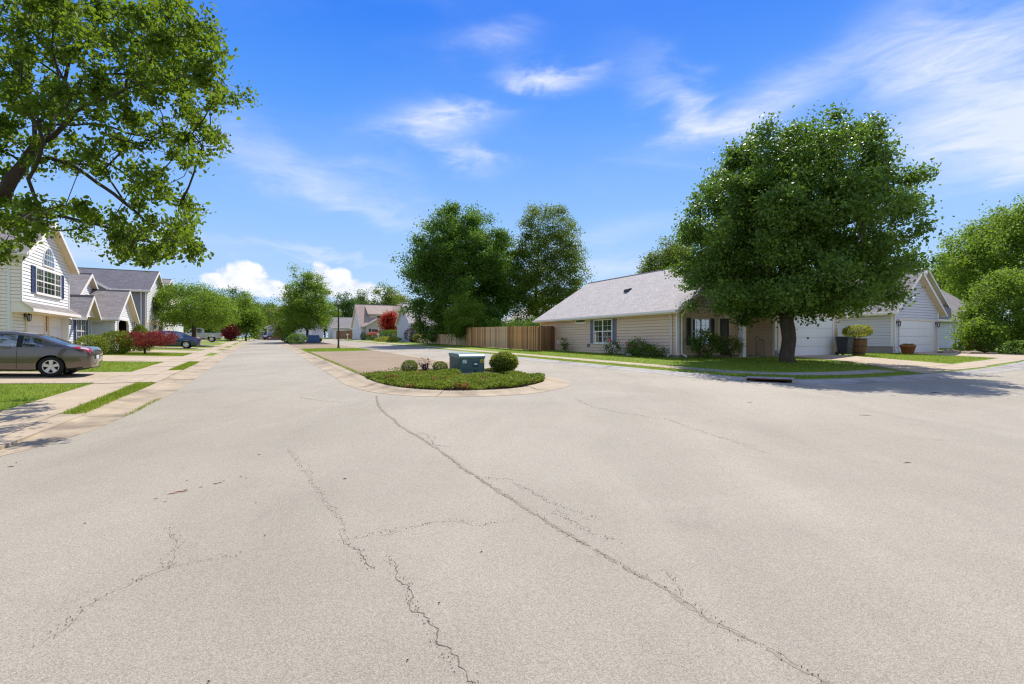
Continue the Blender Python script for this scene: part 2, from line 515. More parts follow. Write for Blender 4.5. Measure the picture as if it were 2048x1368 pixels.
bark_dark = mat('dark_bark', (0.055, 0.045, 0.04), 0.95, 0.15, vary=0.4, vscale=8, bump=0.8, bscale=20, stretch=(1, 1, 0.3))
roof_lilac = shingle_mat('grey_shingles', (0.38, 0.34, 0.31), (0.46, 0.415, 0.375), (0.21, 0.185, 0.17))
roof_brown = shingle_mat('weathered_shingles', (0.20, 0.175, 0.165), (0.26, 0.235, 0.22), (0.11, 0.10, 0.095))
roof_dark = shingle_mat('charcoal_shingles', (0.105, 0.10, 0.115), (0.155, 0.145, 0.16), (0.055, 0.055, 0.06))
roof_tan = shingle_mat('tan_shingles', (0.34, 0.26, 0.21), (0.40, 0.31, 0.25), (0.24, 0.18, 0.15))
glass_w = glass_mat('window_glass', (0.03, 0.04, 0.05), 0.22)
glass_c = glass_mat('car_glass', (0.02, 0.025, 0.03), 0.42)
fence_brown = mat('brown_fence_wood', (0.52, 0.28, 0.11), 0.85, 0.2, vary=0.35, vscale=4, stretch=(3, 3, 0.25), bump=0.4, bscale=30, each=0.28)
fence_grey = mat('weathered_fence_wood', (0.58, 0.41, 0.25), 0.9, 0.2, vary=0.35, vscale=4, stretch=(3, 3, 0.25), bump=0.4, bscale=30, each=0.28)
fence_dark = mat('dark_fence_wood', (0.22, 0.125, 0.06), 0.9, 0.2, vary=0.4, vscale=4, stretch=(3, 3, 0.25), bump=0.4, bscale=30, each=0.28)
fence_pale = mat('pale_picket_wood', (0.66, 0.50, 0.29), 0.8, 0.2, vary=0.2, vscale=4, stretch=(3, 3, 0.25), each=0.28)
fence_red = mat('red_brown_fence_wood', (0.24, 0.11, 0.06), 0.85, 0.2, vary=0.3, vscale=4, stretch=(3, 3, 0.25), each=0.28)
L_pear = leaf_mat('pear_leaves', (0.036, 0.075, 0.010), (0.095, 0.145, 0.016), 0.42, (0.25, 0.37, 0.02))
L_dark = leaf_mat('glossy_dark_leaves', (0.046, 0.105, 0.018), (0.135, 0.21, 0.03), 0.34, (0.22, 0.38, 0.03), 0.45, 0.22)
L_maple = leaf_mat('maple_leaves', (0.042, 0.10, 0.014), (0.10, 0.18, 0.024), 0.38, (0.20, 0.36, 0.03))
L_mid = leaf_mat('mid_green_leaves', (0.058, 0.11, 0.014), (0.12, 0.185, 0.022), 0.4, (0.26, 0.34, 0.03))
L_light = leaf_mat('light_green_leaves', (0.075, 0.12, 0.018), (0.15, 0.20, 0.03), 0.4, (0.40, 0.46, 0.05))
L_yellow = leaf_mat('yellow_green_leaves', (0.14, 0.18, 0.02), (0.26, 0.28, 0.035), 0.4, (0.55, 0.55, 0.06))
L_fresh = leaf_mat('fresh_green_leaves', (0.07, 0.135, 0.014), (0.15, 0.235, 0.025), 0.42, (0.32, 0.48, 0.04))
L_far = leaf_mat('far_tree_leaves', (0.038, 0.086, 0.022), (0.084, 0.145, 0.03), 0.34, (0.18, 0.3, 0.04))
L_red = leaf_mat('purple_maple_leaves', (0.085, 0.016, 0.018), (0.19, 0.034, 0.03), 0.4, (0.42, 0.07, 0.05))
L_scarlet = leaf_mat('scarlet_leaves', (0.20, 0.016, 0.01), (0.38, 0.03, 0.014), 0.4, (0.6, 0.06, 0.02))
L_purple = leaf_mat('barberry_leaves', (0.055, 0.022, 0.026), (0.10, 0.045, 0.04), 0.25, (0.2, 0.06, 0.05))
L_box = leaf_mat('boxwood_leaves', (0.10, 0.155, 0.012), (0.22, 0.275, 0.024), 0.34, (0.24, 0.30, 0.03))
L_jun = leaf_mat('juniper_sprigs', (0.12, 0.19, 0.014), (0.28, 0.34, 0.03), 0.34, (0.26, 0.32, 0.04), vscale=2.5)
L_brown = leaf_mat('dead_sprigs', (0.20, 0.07, 0.025), (0.32, 0.13, 0.05), 0.2, (0.4, 0.16, 0.06))
L_blade = leaf_mat('grass_blades', (0.125, 0.205, 0.014), (0.24, 0.30, 0.03), 0.35, (0.42, 0.52, 0.04), 0.6, 0.2, 1.2)
L_flower = leaf_mat('pale_petals', (0.7, 0.6, 0.6), (0.8, 0.75, 0.74), 0.3, (0.7, 0.6, 0.6))
L_pink = leaf_mat('pink_petals', (0.65, 0.12, 0.12), (0.75, 0.28, 0.25), 0.3, (0.7, 0.2, 0.2))
# ------------------------------------------------------------------ ground, roads, kerbs, paving
def smooth_path(pts, n=8, closed=False):
    """Catmull-Rom through 2d points"""
    P = [np.array(p, float) for p in pts]
    out = []
    m = len(P)
    for i in range(m if closed else m - 1):
        p0 = P[(i - 1) % m] if closed or i > 0 else P[0]
        p1 = P[i]; p2 = P[(i + 1) % m]
        p3 = P[(i + 2) % m] if closed or i + 2 < m else P[-1]
        for k in range(n):
            t = k / n
            out.append(tuple(0.5 * ((2 * p1) + (-p0 + p2) * t + (2 * p0 - 5 * p1 + 4 * p2 - p3) * t * t + (-p0 + 3 * p1 - 3 * p2 + p3) * t ** 3)))
    if not closed: out.append(tuple(P[-1]))
    return out
def densify(poly, step):
    out = []
    n = len(poly)
    for i in range(n):
        a, b = poly[i], poly[(i + 1) % n]
        k = max(1, int(math.ceil(math.dist(a, b) / step)))
        for j in range(k):
            out.append((a[0] + (b[0] - a[0]) * j / k, a[1] + (b[1] - a[1]) * j / k))
    return out
def inside(p, poly):
    x, y = p
    r = False
    j = len(poly) - 1
    for i in range(len(poly)):
        xi, yi = poly[i]; xj, yj = poly[j]
        if (yi > y) != (yj > y) and x < (xj - xi) * (y - yi) / (yj - yi) + xi: r = not r
        j = i
    return r
def sheet(name, poly, dz, mat_, parent=None, step=1.0, lots=True, skirt=0.05, zf=None, kind='structure', rag=0.0):
    """flat piece of ground: polygon in street coordinates laid dz above the ground shape"""
    ring = densify(poly, step)
    if rag:
        rr = random.Random(len(ring))
        ring = [(a + rr.uniform(-rag, rag), b + rr.uniform(-rag, rag)) for a, b in ring]
    us = [p[0] for p in ring]; vs = [p[1] for p in ring]
    pts = [Vector(p) for p in ring]
    n = len(pts)
    gu = np.arange(min(us), max(us), step); gv = np.arange(min(vs), max(vs), step)
    if len(gu) * len(gv) < 30000:
        for a in gu:
            for b in gv:
                if inside((a, b), ring): pts.append(Vector((a, b)))
    vv, ee, ff, *_ = delaunay_2d_cdt(pts, [(i, (i + 1) % n) for i in range(n)], [], 1, 1e-4)
    zf = zf or (lambda u, v: hz(u, v, lots))
    V = []
    for p in vv:
        x, y = W(p.x, p.y)
        V.append((x, y, zf(p.x, p.y) + dz))
    F = [tuple(f) for f in ff]
    if skirt:
        cnt = {}
        for f in F:
            for i in range(len(f)):
                e = (f[i], f[(i + 1) % len(f)])
                cnt[e] = 1
        bnd = [e for e in cnt if (e[1], e[0]) not in cnt]
        low = {}
        for a, b in bnd:
            for q in (a, b):
                if q not in low:
                    low[q] = len(V)
                    V.append((V[q][0], V[q][1], V[q][2] - skirt))
            F.append((b, a, low[a], low[b]))
    me = mesh_from(name, V, F)
    o = link(name, me, mat_, parent)
    if kind and parent is None: o['kind'] = kind
    return o

M = MATS
# the land, out to the horizon
def make_ground():
    us = np.concatenate([np.linspace(-900, -60, 12), np.linspace(-50, 70, 25), np.linspace(90, 900, 12)])
    vs = np.concatenate([np.linspace(-300, -30, 6), np.linspace(-20, 200, 45), np.linspace(230, 1200, 12)])
    V, F = [], []
    for v in vs:
        for u in us:
            x, y = W(u, v)
            V.append((x, y, slope(x, y) - 0.06 if abs(y) < 220 else slope(x, y) - 0.06))
    nu = len(us)
    for j in range(len(vs) - 1):
        for i in range(nu - 1):
            F.append((j * nu + i, j * nu + i + 1, (j + 1) * nu + i + 1, (j + 1) * nu + i))
    o = link('ground', mesh_from('ground', V, F), M['lawn_grass'])
    o['kind'] = 'structure'
make_ground()

road = sheet('road', [(-90, -14), (90, -14), (90, 22), (50, 14.6), (36, 11), (28, 9.6), (20, 9.0), (15.5, 9.6), (13.6, 11), (13.2, 14), (13.2, 128), (-2.3, 128), (-2.3, 16), (-2.7, 9), (-4.5, 7.2), (-9, 6.6), (-90, 6.6)],
             0.0, M['asphalt'], step=6.0, lots=False, skirt=0)
# kerbs: profile swept along a path in sections, each its own piece
def kerb(name, path, prof, side, mat_, sec=3.0, lots=False, gap=0.012, label=None):
    root = empty(name, kind='structure')
    P = [np.array(p, float) for p in path]
    cum = [0.0]
    for i in range(1, len(P)): cum.append(cum[-1] + np.linalg.norm(P[i] - P[i - 1]))
    def at(s):
        s = min(max(s, 0), cum[-1])
        i = min(max(1, int(np.searchsorted(cum, s))), len(P) - 1)
        t = (s - cum[i - 1]) / max(1e-9, cum[i] - cum[i - 1])
        return P[i - 1] + (P[i] - P[i - 1]) * t
    s = 0.0
    L = cum[-1]
    while s < L - 0.05:
        e = min(s + sec, L)
        k = max(2, int((e - s) / 0.3) + 1) if sec < 10 else 24
        V, F = [], []
        m = len(prof)
        jit = random.Random(int(s * 10)).uniform(-0.006, 0.006)
        for q in np.linspace(s + gap, e - gap, k):
            p = at(q)
            d = at(q + 0.25) - at(q - 0.25)
            d = d / np.linalg.norm(d)
            nrm = np.array((-d[1], d[0])) * side
            for off, z in prof:
                a = p + nrm * off
                x, y = W(*a)
                V.append((x, y, slope(x, y) + z + (jit if z > 0.02 else 0)))
        for i in range(k - 1):
            for j in range(m - 1):
                q4 = (i * m + j, (i + 1) * m + j, (i + 1) * m + j + 1, i * m + j + 1)
                F.append(q4 if side < 0 else q4[::-1])
        F.append(tuple(range(m)) if side > 0 else tuple(range(m))[::-1])
        F.append(tuple((k - 1) * m + j for j in range(m)) if side < 0 else tuple((k - 1) * m + j for j in range(m))[::-1])
        link('kerb_section', mesh_from('kerb_section', V, F), mat_, root)
        s = e
    return root

low_roll = [(0.0, -0.06), (0.0, 0.006), (0.30, 0.010), (0.46, 0.020), (0.58, 0.038), (0.70, 0.046), (0.80, 0.046), (0.80, -0.06)]
rolled = [(0.0, -0.06), (0.0, 0.006), (0.30, 0.012), (0.46, 0.028), (0.58, 0.060), (0.70, 0.072), (0.80, 0.072), (0.80, -0.06)]
LEFT_CURVE = smooth_path([(-1.9, 19), (-1.92, 15.7), (-2.08, 12.5), (-2.2, 10.7), (-2.36, 9.5), (-2.8, 8.2), (-3.6, 7.2), (-5.0, 6.5), (-7.5, 6.2), (-12, 6.1)], 6)
kerb('left_kerb', [(-1.9, 66.0)] + [(-1.9, v) for v in (50, 40, 30, 22)] + LEFT_CURVE + [(-30, 6.1)], low_roll, -1, concrete_kerb, 3.05)
kerb('far_left_kerb', [(-1.9, 126), (-1.9, 66)], low_roll, -1, concrete_kerb, 30)
RIGHT_CURVE = [(12.8, 40), (12.8, 30), (12.8, 20)] + smooth_path([(12.8, 16), (12.78, 13.5), (12.85, 11.8), (13.1, 10.5), (13.7, 9.4), (14.8, 8.75), (16.5, 8.4), (18.9, 8.25), (23, 8.35), (28.4, 9.0), (36, 10.5), (50, 14.0)], 6)
# right kerb, left open at the storm drain
ri = [i for i, p in enumerate(RIGHT_CURVE) if p[0] > 13.0 and p[1] < 10.25][0]
rj = [i for i, p in enumerate(RIGHT_CURVE) if p[0] > 13.75][0]
kerb('right_kerb', [(12.8, 60)] + RIGHT_CURVE[:ri], rolled, 1, concrete_grey, 3.05)
kerb('corner_kerb', RIGHT_CURVE[rj:], rolled, 1, concrete_grey, 3.05)
kerb('far_right_kerb', [(12.8, 126), (12.8, 60)], rolled, 1, concrete_kerb, 30)

# island outline
TIP = smooth_path([(2.2, 22), (2.2, 17.5), (2.18, 14.9), (2.5, 12.76), (3.5, 11.3), (5.0, 10.7), (6.5, 10.95), (8.05, 12.2), (8.62, 13.6), (8.76, 15.5), (8.76, 22)], 6)
kerb('island_kerb', [(2.2, 62), (2.2, 50), (2.2, 40), (2.2, 30)] + TIP + [(8.76, 30), (8.76, 40), (8.76, 62)], rolled, 1, concrete_kerb, 3.2)
kerb('far_island_kerb', [(8.76, 62), (8.7, 84), (7.5, 89), (5.5, 90.5), (3.4, 89), (2.3, 84), (2.2, 62)], rolled, 1, concrete_kerb, 30)
def isl(u, v): return hz(u, v, False)
def inset(path, d):
    out = []
    for i, p in enumerate(path):
        a = np.array(path[max(i - 1, 0)]); b = np.array(path[min(i + 1, len(path) - 1)])
        t = (b - a) / max(1e-9, np.linalg.norm(b - a))
        n = np.array((t[1], -t[0])) * -1
        out.append((p[0] + n[0] * d, p[1] + n[1] * d))
    return out
TIPI = inset(TIP, 0.79)
front_v = 17.0
bed_front = [p for p in TIPI if p[1] < front_v + 1.2]
sheet('planting_bed', bed_front, 0.06, mulch_m, step=0.5, lots=False, zf=lambda u, v: isl(u, v) + 0.0)
pave = empty('median_paving', kind='structure')
def slab(name, poly, dz, m_, parent, **k):
    return sheet(name, poly, dz, m_, parent, **k)
pv_edges = [(2.99, 17.6), (4.1, 18.4), (5.4, 18.9), (6.8, 18.8), (7.97, 18.4)]
slab('paving_slab', pv_edges + [(7.97, 29.0), (2.99, 29.0)], 0.08, aggregate, pave, step=2.0, lots=False)
slab('paving_slab', [(2.99, 29.02), (7.97, 29.02), (7.97, 40.8), (5.5, 39.6), (2.99, 39.8)], 0.08, aggregate, pave, step=2.0, lots=False)
slab('paving_slab', [(2.99, 46.2), (5.5, 47.4), (7.97, 45.4), (7.97, 64), (2.99, 64)], 0.08, aggregate, pave, step=2.0, lots=False)
sheet('median_lawn', [(2.99, 39.6), (5.5, 39.4), (7.97, 40.6), (7.97, 45.6), (5.5, 47.6), (2.99, 46.4)], 0.088, M['lawn_grass'], step=0.8, lots=False, rag=0.05)
sheet('tree_bed', [(2.99, 64.0), (7.95, 64.0), (7.95, 84), (6.8, 88.2), (4.2, 88.2), (3.0, 84)], 0.075, mulch_m, step=2.0, lots=False)

# lots on the left and on the right
LI = inset(LEFT_CURVE, -0.79)
left_poly = [(-2.69, 130), (-2.69, 66), (-2.69, 30)] + LI + [(-30, 6.9), (-70, 6.9), (-70, 130)]
sheet('left_lawn', left_poly, 0.0, M['lawn_grass'], step=1.6)
RI = inset(RIGHT_CURVE, 0.79)
right_poly = [(13.59, 130), (13.59, 60)] + RI + [(75, 22), (75, 130)]
sheet('right_lawn', right_poly, 0.0, M['lawn_grass'], step=1.8)

# left pavement: separate slabs near, one strip far off
walk = empty('left_pavement', kind='structure')
v = 8.6
while v < 60:
    d = 1.52
    j = random.Random(int(v * 7)).uniform(-0.006, 0.006)
    slab('pavement_slab', [(-4.22, v + 0.01), (-3.2, v + 0.01), (-3.2, v + d - 0.01), (-4.22, v + d - 0.01)], 0.022 + j, concrete, walk, step=0.6)
    v += d
slab('pavement_strip', [(-4.22, v), (-3.2, v), (-3.2, 126), (-4.22, 126)], 0.022, concrete, walk, step=5.0)
ramp = empty('corner_ramp', kind='structure')
slab('pavement_slab', [(-3.19, 7.9), (-2.95, 8.6), (-2.78, 11.3), (-3.19, 11.5)], 0.016, concrete, ramp, step=0.5)
slab('pavement_slab', [(-6.6, 7.1), (-4.6, 7.2), (-3.2, 7.88), (-3.2, 8.58), (-4.22, 8.58), (-6.6, 8.4)], 0.016, concrete, ramp, step=0.5)
slab('pavement_slab', [(-12, 7.0), (-6.62, 7.1), (-6.62, 8.4), (-12, 8.2)], 0.016, concrete, ramp, step=0.5)

def driveway(name, v0, v1, u_end, flare=0.5, vend=None):
    root = empty(name, kind='structure')
    a0, a1 = v0 - flare, v1 + flare
    slab('driveway_slab', [(-3.19, a0 + 0.25), (-2.72, a0), (-2.72, a1), (-3.19, a1 - 0.25)], 0.018, concrete, root, step=0.8)
    n = max(1, round((-4.24 - u_end) / 3.0))
    us = np.linspace(-4.23, u_end, n + 1)
    mid = (v0 + v1) / 2
    for i in range(n):
        for q0, q1 in ((v0, mid), (mid, v1)):
            slab('driveway_slab', [(us[i + 1] + 0.012, q0 + 0.01), (us[i] - 0.012, q0 + 0.01), (us[i] - 0.012, q1 - 0.01), (us[i + 1] + 0.012, q1 - 0.01)], 0.024, concrete, root, step=0.8)
    return root
driveway('first_driveway', 18.1, 22.5, -16)
driveway('second_driveway', 29.6, 35.8, -9.3)
driveway('third_driveway', 41.4, 46.0, -8.5)
driveway('fourth_driveway', 50.0, 54.2, -12)
driveway('fifth_driveway', 60.5, 66.5, -9.5)
driveway('sixth_driveway', 78.5, 83.5, -13)
driveway('seventh_driveway', 93.5, 98.5, -13)

# right pavement, the walk by the drain and two driveways
rwalk = empty('right_pavement', kind='structure')
v = 14.2
while v < 60:
    slab('pavement_slab', [(14.5, v + 0.01), (15.45, v + 0.01), (15.45, v + 1.5), (14.5, v + 1.5)], 0.008, concrete, rwalk, step=0.8, rag=0.03)
    v += 1.52
slab('pavement_strip', [(14.5, v), (15.45, v), (15.45, 120), (14.5, 120)], 0.012, concrete, rwalk, step=5.0)
cw = smooth_path([(14.95, 14.2), (15.2, 12.3), (16.2, 11.0), (17.6, 10.5), (19.2, 10.35), (21.4, 10.35)], 3)
for i in range(0, len(cw) - 2, 2):
    a = inset(cw, 0.5)[i:i + 3]; b = inset(cw, -0.5)[i:i + 3]
    slab('pavement_slab', a + b[::-1], 0.010, concrete_grey, rwalk, step=0.6)
for a, b in (((27.35, 10.05), (30.4, 10.5)), ((30.42, 10.5), (33.4, 10.95)), ((33.42, 10.95), (36.4, 11.5)), ((42.5, 12.9), (46, 14.1)), ((46, 14.1), (50, 15.6))):
    slab('pavement_slab', [(a[0], a[1] - 0.1), (b[0], b[1] - 0.1), (b[0], b[1] + 1.0), (a[0], a[1] + 1.0)], 0.014, concrete, rwalk, step=0.8)
drw = empty('corner_driveway', kind='structure')
slab('driveway_slab', [(26.0, 18.15), (31.0, 18.15), (29.6, 15.8), (28.9, 14.2), (25.0, 14.2)], 0.016, concrete, drw, step=0.8)
slab('driveway_slab', [(24.98, 14.18), (28.88, 14.18), (27.3, 10.95), (21.6, 10.35)], 0.016, concrete, drw, step=0.8)
slab('driveway_slab', [(21.5, 10.32), (27.28, 10.9), (27.3, 9.75), (20.6, 9.12)], 0.016, concrete, drw, step=0.8)
drw2 = empty('neighbour_driveway', kind='structure')
slab('driveway_slab', [(36.8, 17.75), (42.3, 17.75), (42.3, 14.6), (36.2, 14.6)], 0.016, concrete, drw2, step=0.8)
slab('driveway_slab', [(36.18, 14.58), (42.3, 14.58), (42.4, 12.0), (36.5, 10.75), (35.6, 11.9)], 0.018, concrete, drw2, step=0.8)

# cracks in the asphalt: ragged narrow strips with side cracks
crack_m = mat('crack_fill', (0.215, 0.18, 0.135), 0.95, 0.1, vary=0.4, vscale=9)
crack_d = mat('deep_crack', (0.155, 0.13, 0.10), 0.95, 0.1)
stain_m = mat('worn_crack_edge', (0.262, 0.226, 0.168), 0.95, 0.1, vary=0.35, vscale=14, fine=0.3, fscale=150)
rng = random.Random(5)
crumbs = []
def crack(name, pix, w, m_, jag=0.03, step=0.05, dz=0.002, breaks=0.0):
    breaks *= 0.3
    w *= 0.72 if name == 'crack' else 1.0
    if name == 'crack': crumbs.append((pix, w))
    pts = [np.array(G(*p)) for p in pix]
    path = []
    for a, b in zip(pts[:-1], pts[1:]):
        k = max(1, int(np.linalg.norm(b - a) / step))
        for i in range(k): path.append(a + (b - a) * i / k)
    path.append(pts[-1])
    V, F = [], []
    off = 0.0
    prev = False
    for i, p in enumerate(path):
        d = path[min(i + 1, len(path) - 1)] - path[max(i - 1, 0)]
        d = d / (np.linalg.norm(d) + 1e-9)
        n = np.array((-d[1], d[0]))
        off = off * 0.86 + rng.uniform(-jag, jag)
        ww = w * rng.uniform(0.2, 1.0) * min(1.0, 0.3 + 4.0 * min(i, len(path) - 1 - i) / max(1, len(path)))
        q = p + n * off
        if rng.random() < breaks:
            prev = False
            continue
        b = len(V)
        for s in (-1, 1):
            r = q + n * ww * s * 0.5
            V.append((r[0], r[1], slope(r[0], r[1]) + dz))
        if prev: F.append((b - 2, b - 1, b + 1, b))
        prev = True
    return link(name, mesh_from(name, V, F), m_, road)
main = [(752, 792), (758, 815), (800, 852), (845, 878), (885, 905), (930, 940), (985, 975), (1050, 1015), (1120, 1060), (1180, 1095), (1260, 1140), (1340, 1180), (1400, 1222), (1480, 1272), (1560, 1315), (1660, 1368), (1760, 1420)]
crack('seam_stain', main, 0.07, stain_m, 0.010, 0.03, 0.0012, 0.12)
crack('seam_crack', main, 0.0075, crack_m, 0.012, 0.018, 0.0022, 0.35)
crack('crack', [(575, 900), (600, 930), (640, 985), (655, 1010), (680, 1030), (690, 1080)], 0.0068, crack_m, 0.03, breaks=0.2)
crack('crack', [(690, 1080), (716, 1100), (735, 1124), (752, 1140)], 0.0099, crack_d, 0.02, 0.03)
crack('crack', [(770, 1112), (800, 1150), (822, 1168), (815, 1200), (845, 1228), (868, 1268), (865, 1290), (900, 1318), (912, 1345), (945, 1368), (965, 1400)], 0.0124, crack_d, 0.022, 0.025, breaks=0.06)
crack('crack', [(680, 1080), (740, 1070), (800, 1060), (850, 1048), (905, 1038), (960, 1050), (1040, 1036)], 0.0050, crack_m, 0.03, breaks=0.2)
crack('crack', [(330, 1140), (335, 1112), (358, 1090), (350, 1065), (338, 1055)], 0.0068, crack_m, 0.03, breaks=0.15)
crack('crack', [(80, 1288), (130, 1250), (190, 1205), (230, 1182), (290, 1152), (340, 1133), (420, 1120), (480, 1108)], 0.0056, crack_m, 0.03, breaks=0.2)
crack('crack', [(1150, 797), (1180, 812), (1235, 825), (1330, 838), (1400, 862), (1470, 885), (1540, 908)], 0.0099, crack_m, 0.05, breaks=0.25)
crack('crack', [(830, 865), (852, 868), (868, 890), (900, 895)], 0.0124, crack_m, 0.03, breaks=0.2)
crack('crack', [(965, 955), (1020, 962), (1060, 985), (1140, 1020), (1200, 1038)], 0.0074, crack_m, 0.04, breaks=0.3)
crack('crack', [(1095, 1020), (1140, 1040), (1180, 1068), (1250, 1085)], 0.0074, crack_m, 0.03, breaks=0.3)
crack('crack', [(600, 795), (640, 802), (700, 806)], 0.0186, stain_m, 0.03, breaks=0.2)
crack('crack', [(1330, 1140), (1350, 1165), (1362, 1190)], 0.0062, crack_m, 0.02)
def crumble():
    # loose grit broken off along the cracks
    b = MB()
    for pix, w in crumbs + [(main, 0.02)]:
        pts = [np.array(G(*p)) for p in pix]
        for a, c in zip(pts[:-1], pts[1:]):
            n = int(np.linalg.norm(c - a) * 70)
            for i in range(n):
                p = a + (c - a) * rng.random() + np.array((rng.gauss(0, 0.018), rng.gauss(0, 0.018)))
                r_ = rng.uniform(0.002, 0.0055)
                z = slope(p[0], p[1]) + 0.003
                k0 = rng.uniform(0, 6)
                b.add([(p[0] + r_ * math.cos(k0), p[1] + r_ * math.sin(k0), z), (p[0] + r_ * math.cos(k0 + 2.1), p[1] + r_ * math.sin(k0 + 2.1), z), (p[0] + r_ * math.cos(k0 + 4.2), p[1] + r_ * math.sin(k0 + 4.2), z), (p[0], p[1], z + r_)], [(0, 1, 3), (1, 2, 3), (2, 0, 3)])
    o = b.build('crack_grit', crack_m, road)
    o['kind'] = 'stuff'
crumble()
# small litter: bark scraps and twigs
scrap = mat('bark_scrap', (0.30, 0.075, 0.03), 0.9, 0.1, vary=0.3)
twig = mat('dark_twig', (0.05, 0.04, 0.035), 0.9, 0.1)
def scraps(name, spots, m_, label):
    b = MB()
    for (px_, py_, l, w_) in spots:
        x, y = G(px_, py_)
        z = slope(x, y) + 0.004
        a = rng.uniform(-0.6, 0.6)
        dx, dy = math.cos(a) * l / 2, math.sin(a) * l / 2
        dx, dy, w_ = dx * 0.75, dy * 0.75, w_ * 0.55
        b.tube([(x - dx, y - dy, z), (x, y + rng.uniform(-.006, .006), z + 0.003), (x + dx, y + dy, z + 0.001)], [w_ * 0.4, w_, w_ * 0.3], 5)
    o = b.build(name, m_)
    tag(o, label, 'litter', kind='stuff')
scraps('bark_scraps', [(312, 998, .05, .006), (345, 988, .11, .008), (362, 984, .14, .009), (372, 981, .07, .008), (402, 975, .06, .006), (432, 968, .07, .008), (440, 966, .05, .007), (448, 962, .04, .005), (482, 954, .04, .005), (492, 957, .04, .005), (518, 910, .05, .007), (374, 962, .03, .006), (540, 973, .03, .005), (170, 1048, .03, .006), (512, 1006, .03, .005), (330, 1004, .05, .004)], scrap, 'rust red bark scraps scattered on the pale asphalt')
scraps('twigs', [(878, 1208, .02, .007), (1815, 926, .16, .008), (815, 1322, .015, .007), (1500, 805, .2, .008), (1730, 831, .25, .008), (418, 1364, .015, .007), (690, 958, .05, .009), (1870, 786, .25, .02), (530, 1072, .02, .006), (963, 1105, .02, .008), (22, 934, .08, .008), (33, 926, .06, .007)], twig, 'dark twigs and specks lying on the pale asphalt')

# storm drain in the right kerb
def storm_drain():
    a, b = RIGHT_CURVE[ri - 1], RIGHT_CURVE[rj]
    mx, my = W((a[0] + b[0]) / 2 + 0.22, (a[1] + b[1]) / 2 + 0.25)
    d = np.array(W(*b)) - np.array(W(*a))
    L = np.linalg.norm(d)
    rz = math.atan2(d[1], d[0])
    z = slope(mx, my)
    r = empty('storm_drain', (mx, my, z), rz, 'rusty storm drain inlet with dark slot set in the corner kerb', 'storm drain')
    h = L / 2 + 0.05
    MB().box(-h, h, -0.05, 0.75, 0.085, 0.115).build('cover_plate', concrete_grey, r, bevel=0.01)
    MB().box(-h, h, 0.35, 0.75, -0.02, 0.08).build('back_wall', dark_int, r)
    for s in (-1, 1):
        MB().box(s * h - 0.06, s * h + 0.06, -0.06, 0.34, -0.05, 0.083).build('side_block', concrete_grey, r, bevel=0.01)
    MB().box(-h + 0.07, h - 0.07, -0.07, -0.02, 0.07, 0.11).build('throat_bar', mat('rusty_iron', (0.10, 0.05, 0.03), 0.9, 0.2, vary=0.4, vscale=10), r, bevel=0.006)
storm_drain()

def rubble():
    rr = random.Random(12)
    b = MB()
    for i in range(150):
        px_ = rr.uniform(1385, 1452); py_ = 752 + (px_ - 1385) * 0.12 + rr.gauss(0, 3.0)
        x, y = G(px_, py_)
        r_ = rr.uniform(0.015, 0.055)
        z = slope(x, y) + 0.06
        vs = [(x + r_ * rr.uniform(0.6, 1.3) * math.cos(a), y + r_ * rr.uniform(0.6, 1.3) * math.sin(a), z + rr.uniform(0, r_ * 0.3)) for a in (0.2, 1.5, 2.7, 3.9, 5.2)]
        vs.append((x + rr.uniform(-.3, .3) * r_, y + rr.uniform(-.3, .3) * r_, z + r_ * 0.8))
        b.add(vs, [(i_, (i_ + 1) % 5, 5) for i_ in range(5)])
    o = b.build('broken_kerb_rubble', concrete_grey)
    tag(o, 'crumbled grey concrete bits along the broken kerb left of the drain', 'rubble', kind='stuff')
rubble()
# ------------------------------------------------------------------ houses
def vz(px_, py_, u):
    """where the view line of a pixel meets the wall plane u = const: (v, z)"""
    p = (px_ - 1024) / 1000.0
    Y = u / (CT * p + ST)
    return (-ST * p + CT) * Y, CAM_H + (684 - py_) / 1000.0 * Y
def uz(px_, py_, v):
    p = (px_ - 1024) / 1000.0
    Y = v / (CT - ST * p)
    return (CT * p + ST) * Y, CAM_H + (684 - py_) / 1000.0 * Y

class WF:
    """wall frame: s runs from A to B, n points outward (right of A->B)"""
    def __init__(s_, A, B):
        s_.A = np.array(A, float); s_.B = np.array(B, float)
        d = s_.B - s_.A
        s_.L = float(np.linalg.norm(d)); s_.d = d / s_.L
        s_.n = np.array((s_.d[1], -s_.d[0]))
    def p(s_, s, n, z):
        q = s_.A + s_.d * s + s_.n * n
        return (q[0], q[1], z)
    def box(s_, mb, s0, s1, n0, n1, z0, z1):
        vs = [s_.p(s, n, z) for z in (z0, z1) for (s, n) in ((s0, n0), (s1, n0), (s1, n1), (s0, n1))]
        mb.add(vs, [(0, 1, 2, 3), (7, 6, 5, 4), (4, 5, 1, 0), (5, 6, 2, 1), (6, 7, 3, 2), (7, 4, 0, 3)])
        return mb
    def poly(s_, mb, pts, n0, n1):
        """prism from (s, z) outline between two offsets"""
        k = len(pts)
        vs = [s_.p(s, n0, z) for s, z in pts] + [s_.p(s, n1, z) for s, z in pts]
        fs = [tuple(range(k)), tuple(range(k, 2 * k))[::-1]] + [(i, k + i, k + (i + 1) % k, (i + 1) % k) for i in range(k)]
        mb.add(vs, fs)
        return mb

